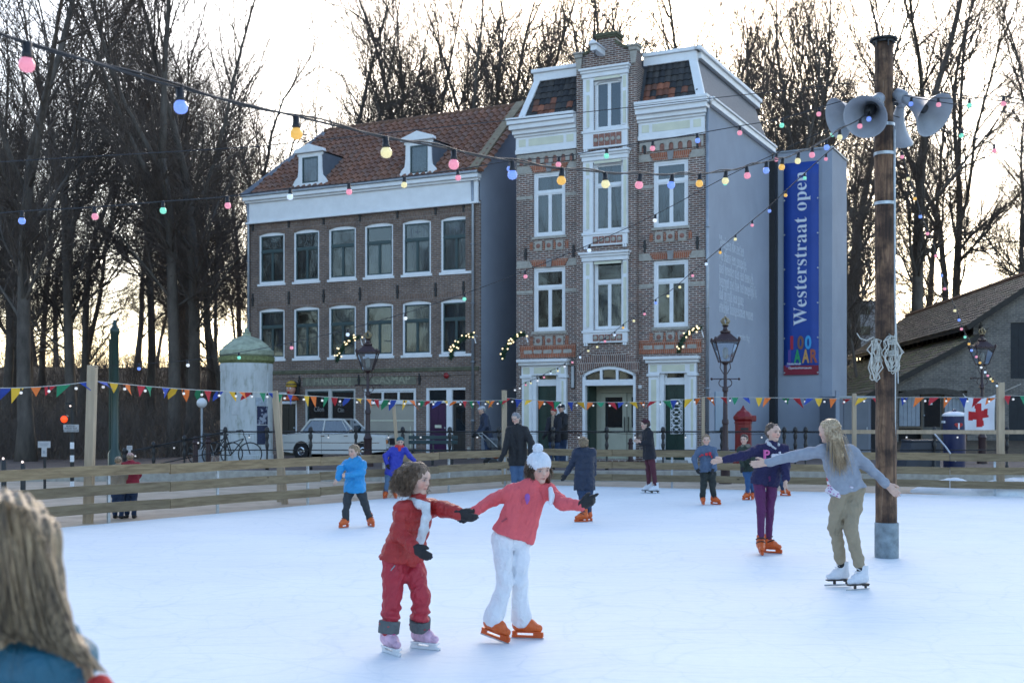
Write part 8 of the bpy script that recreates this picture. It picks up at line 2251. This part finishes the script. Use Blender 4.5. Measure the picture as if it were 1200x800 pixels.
# --- girl in navy hoodie, purple leggings
def purple_extra(c):
    hd = fabric('pale_hood_lining', (.46,.48,.52)); D = c['D']; B = c['B']
    solid('hood', [rc(c['nk']-B[:,0]*.065+B[:,1]*.035-(0,0,.01), c['nk']-B[:,1]*.08+(0,0,.01), .026, .045, .03), rc(c['nk']+B[:,0]*.055+B[:,1]*.035-(0,0,.015), c['nk']-B[:,1]*.08+(0,0,.01), .022, .045, .03), rc(c['nk']-B[:,0]*.065+B[:,1]*.035-(0,0,.01), c['nk']+B[:,1]*.075-(0,0,.06), .020, .012, .02)], .009, hd, c['t'], c['org'])
    org = c['org']
    pk = fabric('pink_lettering', (.60,.12,.32)); wl = fabric('white_lettering', (.62,.62,.68))
    Mx = Matrix.Rotation(R(15), 4, 'Z') @ Matrix.Rotation(R(90), 4, 'X')
    for ch, mt, px, py, sz in (('P', pk, 894.5, 537.5, .15), ('eak', wl, 904, 536.5, .105)):
        o = link('chest_lettering', text_mesh(ch, sz, mt, .03, bold=.003), c['t']); p = px3(px, py, D-.172)-org; o.matrix_local = Matrix.Translation(Vector(p)) @ Mx
person('girl in navy hoodie and purple leggings with hair pulled back', 14.1, 1.57, 14, (905.5,519.5), (897.5,561), (906,506.5,.215,30,0), 
    {'r': ((870,534),(848,538.5),(839,540)), 'l': ((920,546),(921,561.5),(919.5,571))},
    {'r': (892,599,-.03), 'l': (902,599,.03)}, {'r': (891.5,-.05), 'l': (900.5,.10)}, {'r': -5, 'l': 55},
    dict(mat=fabric('navy_hoodie', (.016,.014,.062)), th=.020, hem=.03, wr=.010, name='hoodie'), dict(mat=fabric('purple_leggings', (.095,.012,.080), .7, .08), th=.002, wr=.004, name='leggings', bot=.1, socks=MAT['black_jacket']), ('brown','back'), vox=.009, seedv=23, extra=purple_extra)
# --- girl in grey sweater from behind
def grey_paint(P):
    px = 600+FPX*P[:,0]/P[:,1]; py = HOR-FPX*(P[:,2]-CAMZ)/P[:,1]; C = np.tile(np.array((.27,.30,.35)), (len(P),1))
    # striped front panel showing at her left side
    e = (px < 957.5+(py-539)*.50+1.2) & (py > 541) & (py < 575) & (px > 953)
    bars = (np.floor((py-539-(px-960)*.35)/4.2) % 2 == 0)
    C[e & bars] = (.50,.02,.04); C[e & ~bars] = (.62,.62,.66)
    return C
def grey_extra(c):
    D = c['D']; P = lambda a, b, dy: px3(a, b, D+dy)
    pm, nt, b, o = new_mat('lilac_print_blouse'); L = nt.links.new
    tc = N(nt, 'ShaderNodeTexCoord'); v = N(nt, 'ShaderNodeTexVoronoi', Scale=45.); L(tc.outputs['Object'], v.inputs['Vector'])
    r1 = ramp(nt, [(.25, (.35,.10,.30)), (.5, (.60,.58,.64))]); L(v.outputs['Distance'], r1.inputs[0]); L(r1.outputs[0], b.inputs['Base Color']); b.inputs['Roughness'].default_value = .9
    pel, ax, s = c['pel'], c['axis'], c['s']
    solid('blouse_hem', [rc(P(986,571,-.03), P(977,578,-.05), .105, .085, .04), rc(P(990,569,0), P(1000,566,.03), .10, .095, .04), cut(P(980,583,0), (-.45,0,-.9)), cut(P(980,566,0), (.2,0,1))], .009, pm, c['t'], c['org'])
person('blonde girl in grey sweater and khaki trousers seen from behind', 11.3, 1.60, 205, (977,520), (993,573), (971.5,505,.22,232,8), 
    {'l': ((930,534,.05),(899,542,.05),(885,544,.05)), 'r': ((1016,546,.0),(1039,567,-.05),(1048,576,-.05))},
    {'l': (979,617,.0), 'r': (997,620,-.12)}, {'l': (987,.08,.155), 'r': (1010,-.12)}, {'l': (-78,0), 'r': (-66,0)},
    dict(mat=m_paintcloth, th=.016, hem=-.005, wr=.010, name='sweater', paint=grey_paint), dict(mat=fabric('khaki_trousers', (.30,.245,.165), .85, .08), th=.014, wr=.010, bot=.24, socks=MAT['black_jacket']),
    ('blond','pony', [(973,505,-.10),(980,513,-.16),(983,532,-.17),(985,548,-.15)]), skates=('figure', SKW), vox=.0085, seedv=25, sdyaw=196, extra=grey_extra)
# --- girl in the foreground, seen from behind
def fore_extra(c):
    D = c['D']; W = c['W']; org = c['org']; rg = np.random.default_rng(4); hm = HAIR['rear']
    P = lambda a, b, dy=0: px3(a, b, D+dy)
    prs = [el(W(0,-.06,.08), np.array((.40,.47,.44))*c['H'], .02, c['HM']), rc(P(10,640,-.02), P(15,735,-.02), .088, .075, .05), rc(P(-20,640,0), P(-25,740,0), .09, .08, .05), rc(P(34,650,-.02), P(52,715,-.05), .052, .042, .04), rc(P(52,715,-.05), P(86,765,-.09), .036, .026, .03), rc(P(86,765,-.09), P(112,800,-.09), .022, .010, .02)]
    ho = solid('hair', prs, .006, hm, c['t'], org, add_noise(body_noise(.004, 70, 3), lambda X, Y, Z: .004*np.sin((X*1.0+Y*.6)*240+6*Z)))
    st = []
    for i in range(420):
        u = rg.uniform(-55, 52); p = [P(u*.55+4, 585+abs(u)*.22+rg.uniform(0,10), -.09+rg.uniform(-.04,.03)), P(u*.95+6, 640+rg.uniform(-8,8), -.13+abs(u)*.0012+rg.uniform(-.01,.02)), P(u*1.0+12+max(0,u)*.12, 690, -.12+abs(u)*.001+rg.uniform(-.01,.02)), P(u+18+max(0,u)*.42, 735+max(0,u)*.3, -.12+rg.uniform(-.01,.02)), P(u+22+max(0,u)*.95+rg.uniform(-4,4), 750+max(0,u)*.75, -.13+rg.uniform(-.02,.02))]
        st.append(p)
    V, Q = strand_mesh(st, .0032); link('loose_strands', np_mesh('loose_strands', V-org, Q, hm), ho)
    solid('mitten', [rc(P(118,802,-.12), P(126,822,-.14), .02, .028, .02), rc(P(112,806,-.12), P(112,826,-.12), .018, .02, .01)], .006, fabric('red_mitten', (.50,.03,.025)), c['t'], org)
person('long-haired blonde girl in teal padded jacket close by at lower left', 2.3, 1.44, 152, (2,728), (6,985), (0,645,.215,150,0), 
    {'l': ((-85,860,.0),(-80,990,.15),(-78,1040,.2)), 'r': ((66,870,.03),(78,1000,-.05),(80,1050,-.05))},
    {'l': (-30,1220,0), 'r': (40,1220,0)}, {'l': (-30,0), 'r': (42,.05)}, {'l': 160, 'r': 140},
    dict(mat=fabric('teal_padded_jacket', (.012,.105,.165), .5, .12, .1), th=.034, hem=.05, puffp=.085, puffa=.016, wr=.006), dict(mat=MAT['dark_jeans'], th=.014), ('rear','none'), gloves=(MAT['coral_fleece'], 1.5), vox=.012, seedv=27, group='skaters on the ice', extra=fore_extra, face_det=False)
# ---------------- people beyond the fence
def bystander(label, D, h, yaw, px, zg, top, legs, hair, hat=None, lean=0., head_yaw=None, arms_fwd=.2, seedv=31, extra=None, top_kw={}):
    k = FPX/D; y = lambda z: HOR-(z+zg-CAMZ)*k; hy = yaw if head_yaw is None else head_yaw; f = math.sin(R(yaw)); c_ = math.cos(R(yaw))
    nk = (px+lean*k, y(.845*h)); pel = (px, y(.50*h)); hd = (px+lean*1.25*k+f*.03*k, y(.925*h), .132*h, hy, 8)
    l = .125*h*k*c_
    arms = {'l': ((px+l+lean*.7*k+f*.03*k, y(.66*h)), (px+l*.8+lean*.6*k+f*arms_fwd*k, y(.55*h)), (px+l*.7+lean*.6*k+f*(arms_fwd+.08)*k, y(.52*h))), 'r': ((px-l+lean*.7*k+f*.03*k, y(.66*h)), (px-l*.8+lean*.6*k+f*arms_fwd*k, y(.55*h)), (px-l*.7+lean*.6*k+f*(arms_fwd+.08)*k, y(.52*h)))}
    return person(label, D, h, yaw, nk, pel, hd, arms, {'l': (px+l*.4, y(.27*h)), 'r': (px-l*.4, y(.27*h))}, {'l': (px+l*.42, .03), 'r': (px-l*.42, -.03)}, {'l': yaw+10, 'r': yaw-10},
        dict(mat=top, th=.028, hem=.06, **top_kw), dict(mat=legs, th=.014), hair, hat=hat, gloves=(BLK, 1.4), skates=None, zg=zg, vox=.014, seedv=seedv, group='people beyond the fence', extra=extra)
bystander('man with white cap in dark coat bending beside a pram', 33.5, 1.74, -75, 572, .22, MAT['navy_quilt'], MAT['dark_jeans'], ('grey','crop'), ('cap', fabric('white_cap', (.42,.43,.45))), -.12, seedv=41)
bystander('woman in red hat and dark coat outside the green door', 34, 1.68, -35, 649.5, .22, MAT['black_wool_coat'], MAT['dark_jeans'], ('sand','short'), ('beanie', fabric('red_knit_hat', (.30,.012,.015))), 0, seedv=42, top_kw=dict(name='coat'), extra=lambda c: solid('scarf', [rc(c['nk']+c['B'][:,1]*.06, c['nk']+c['B'][:,1]*.10-(0,0,.35), .05, .04, .02)], .013, fabric('beige_scarf', (.28,.22,.16)), c['t'], c['org']))
bystander('man in dark cap and coat close behind the red hat', 34.6, 1.80, -60, 659, .22, MAT['black_jacket'], MAT['dark_jeans'], ('grey','crop'), ('cap', MAT['black_wool_coat']), 0, seedv=43)
bystander('small child in beige coat and hat behind the left fence', 19.3, 1.02, 165, 138.5, -.03, fabric('beige_coat', (.27,.22,.16)), MAT['dark_jeans'], ('sand','short'), ('beanie', fabric('beige_hat', (.36,.29,.22))), 0, seedv=44)
bystander('small child in red coat and pink hat behind the left fence', 19.4, 1.08, 190, 153, -.03, fabric('raspberry_coat', (.26,.018,.035)), MAT['dark_jeans'], ('sand','short'), ('beanie', fabric('pink_knit_hat', (.50,.32,.29))), 0, seedv=45)
# pram
def pram():
    D = 33.0; x = (587-600)/FPX*D; t = thing('pram', 'pram with grey cover and orange basket beside the bending man', 'pram', (x, D, .22), R(20)); gc = fabric('grey_tartan_cover', (.10,.115,.13), .9, .5); og = fabric('orange_basket', (.33,.085,.02), .8)
    MB().hexa([(-.32,-.2,.55),(.36,-.2,.55),(.36,.2,.55),(-.32,.2,.55),(-.40,-.24,.85),(.42,-.24,.80),(.42,.24,.80),(-.40,.24,.85)]).build('carrycot', gc, t, bevel=.05)
    MB().lathe([(.25,0),(.24,.10),(.18,.19),(.05,.24)], 14, (.18,0,.80)).build('hood', gc, t, 'all'); MB().box(-.22,.22,-.17,.17,.28,.50).build('basket', og, t, bevel=.04)
    wm = MB().lathe([(.10,-.02),(.14,-.015),(.14,.015),(.10,.02)], 16, axis=Matrix.Rotation(R(90),3,'X')).mesh('wheel', m_iron, True)
    for a in (-.3,.3):
        for b in (-.24,.24): o = link('wheel', wm, t); o.location = (a,b,.14)
    mb = MB()
    for b in (-.22,.22): mb.tube([(-.3,b,.14),(.25,b,.6)], .014, 5); mb.tube([(.3,b,.14),(-.35,b,.75),(-.62,b,.98)], .014, 5)
    mb.tube([(-.62,-.22,.98),(-.62,.22,.98)], .018, 6); mb.build('chassis', m_steel, t)
pram()
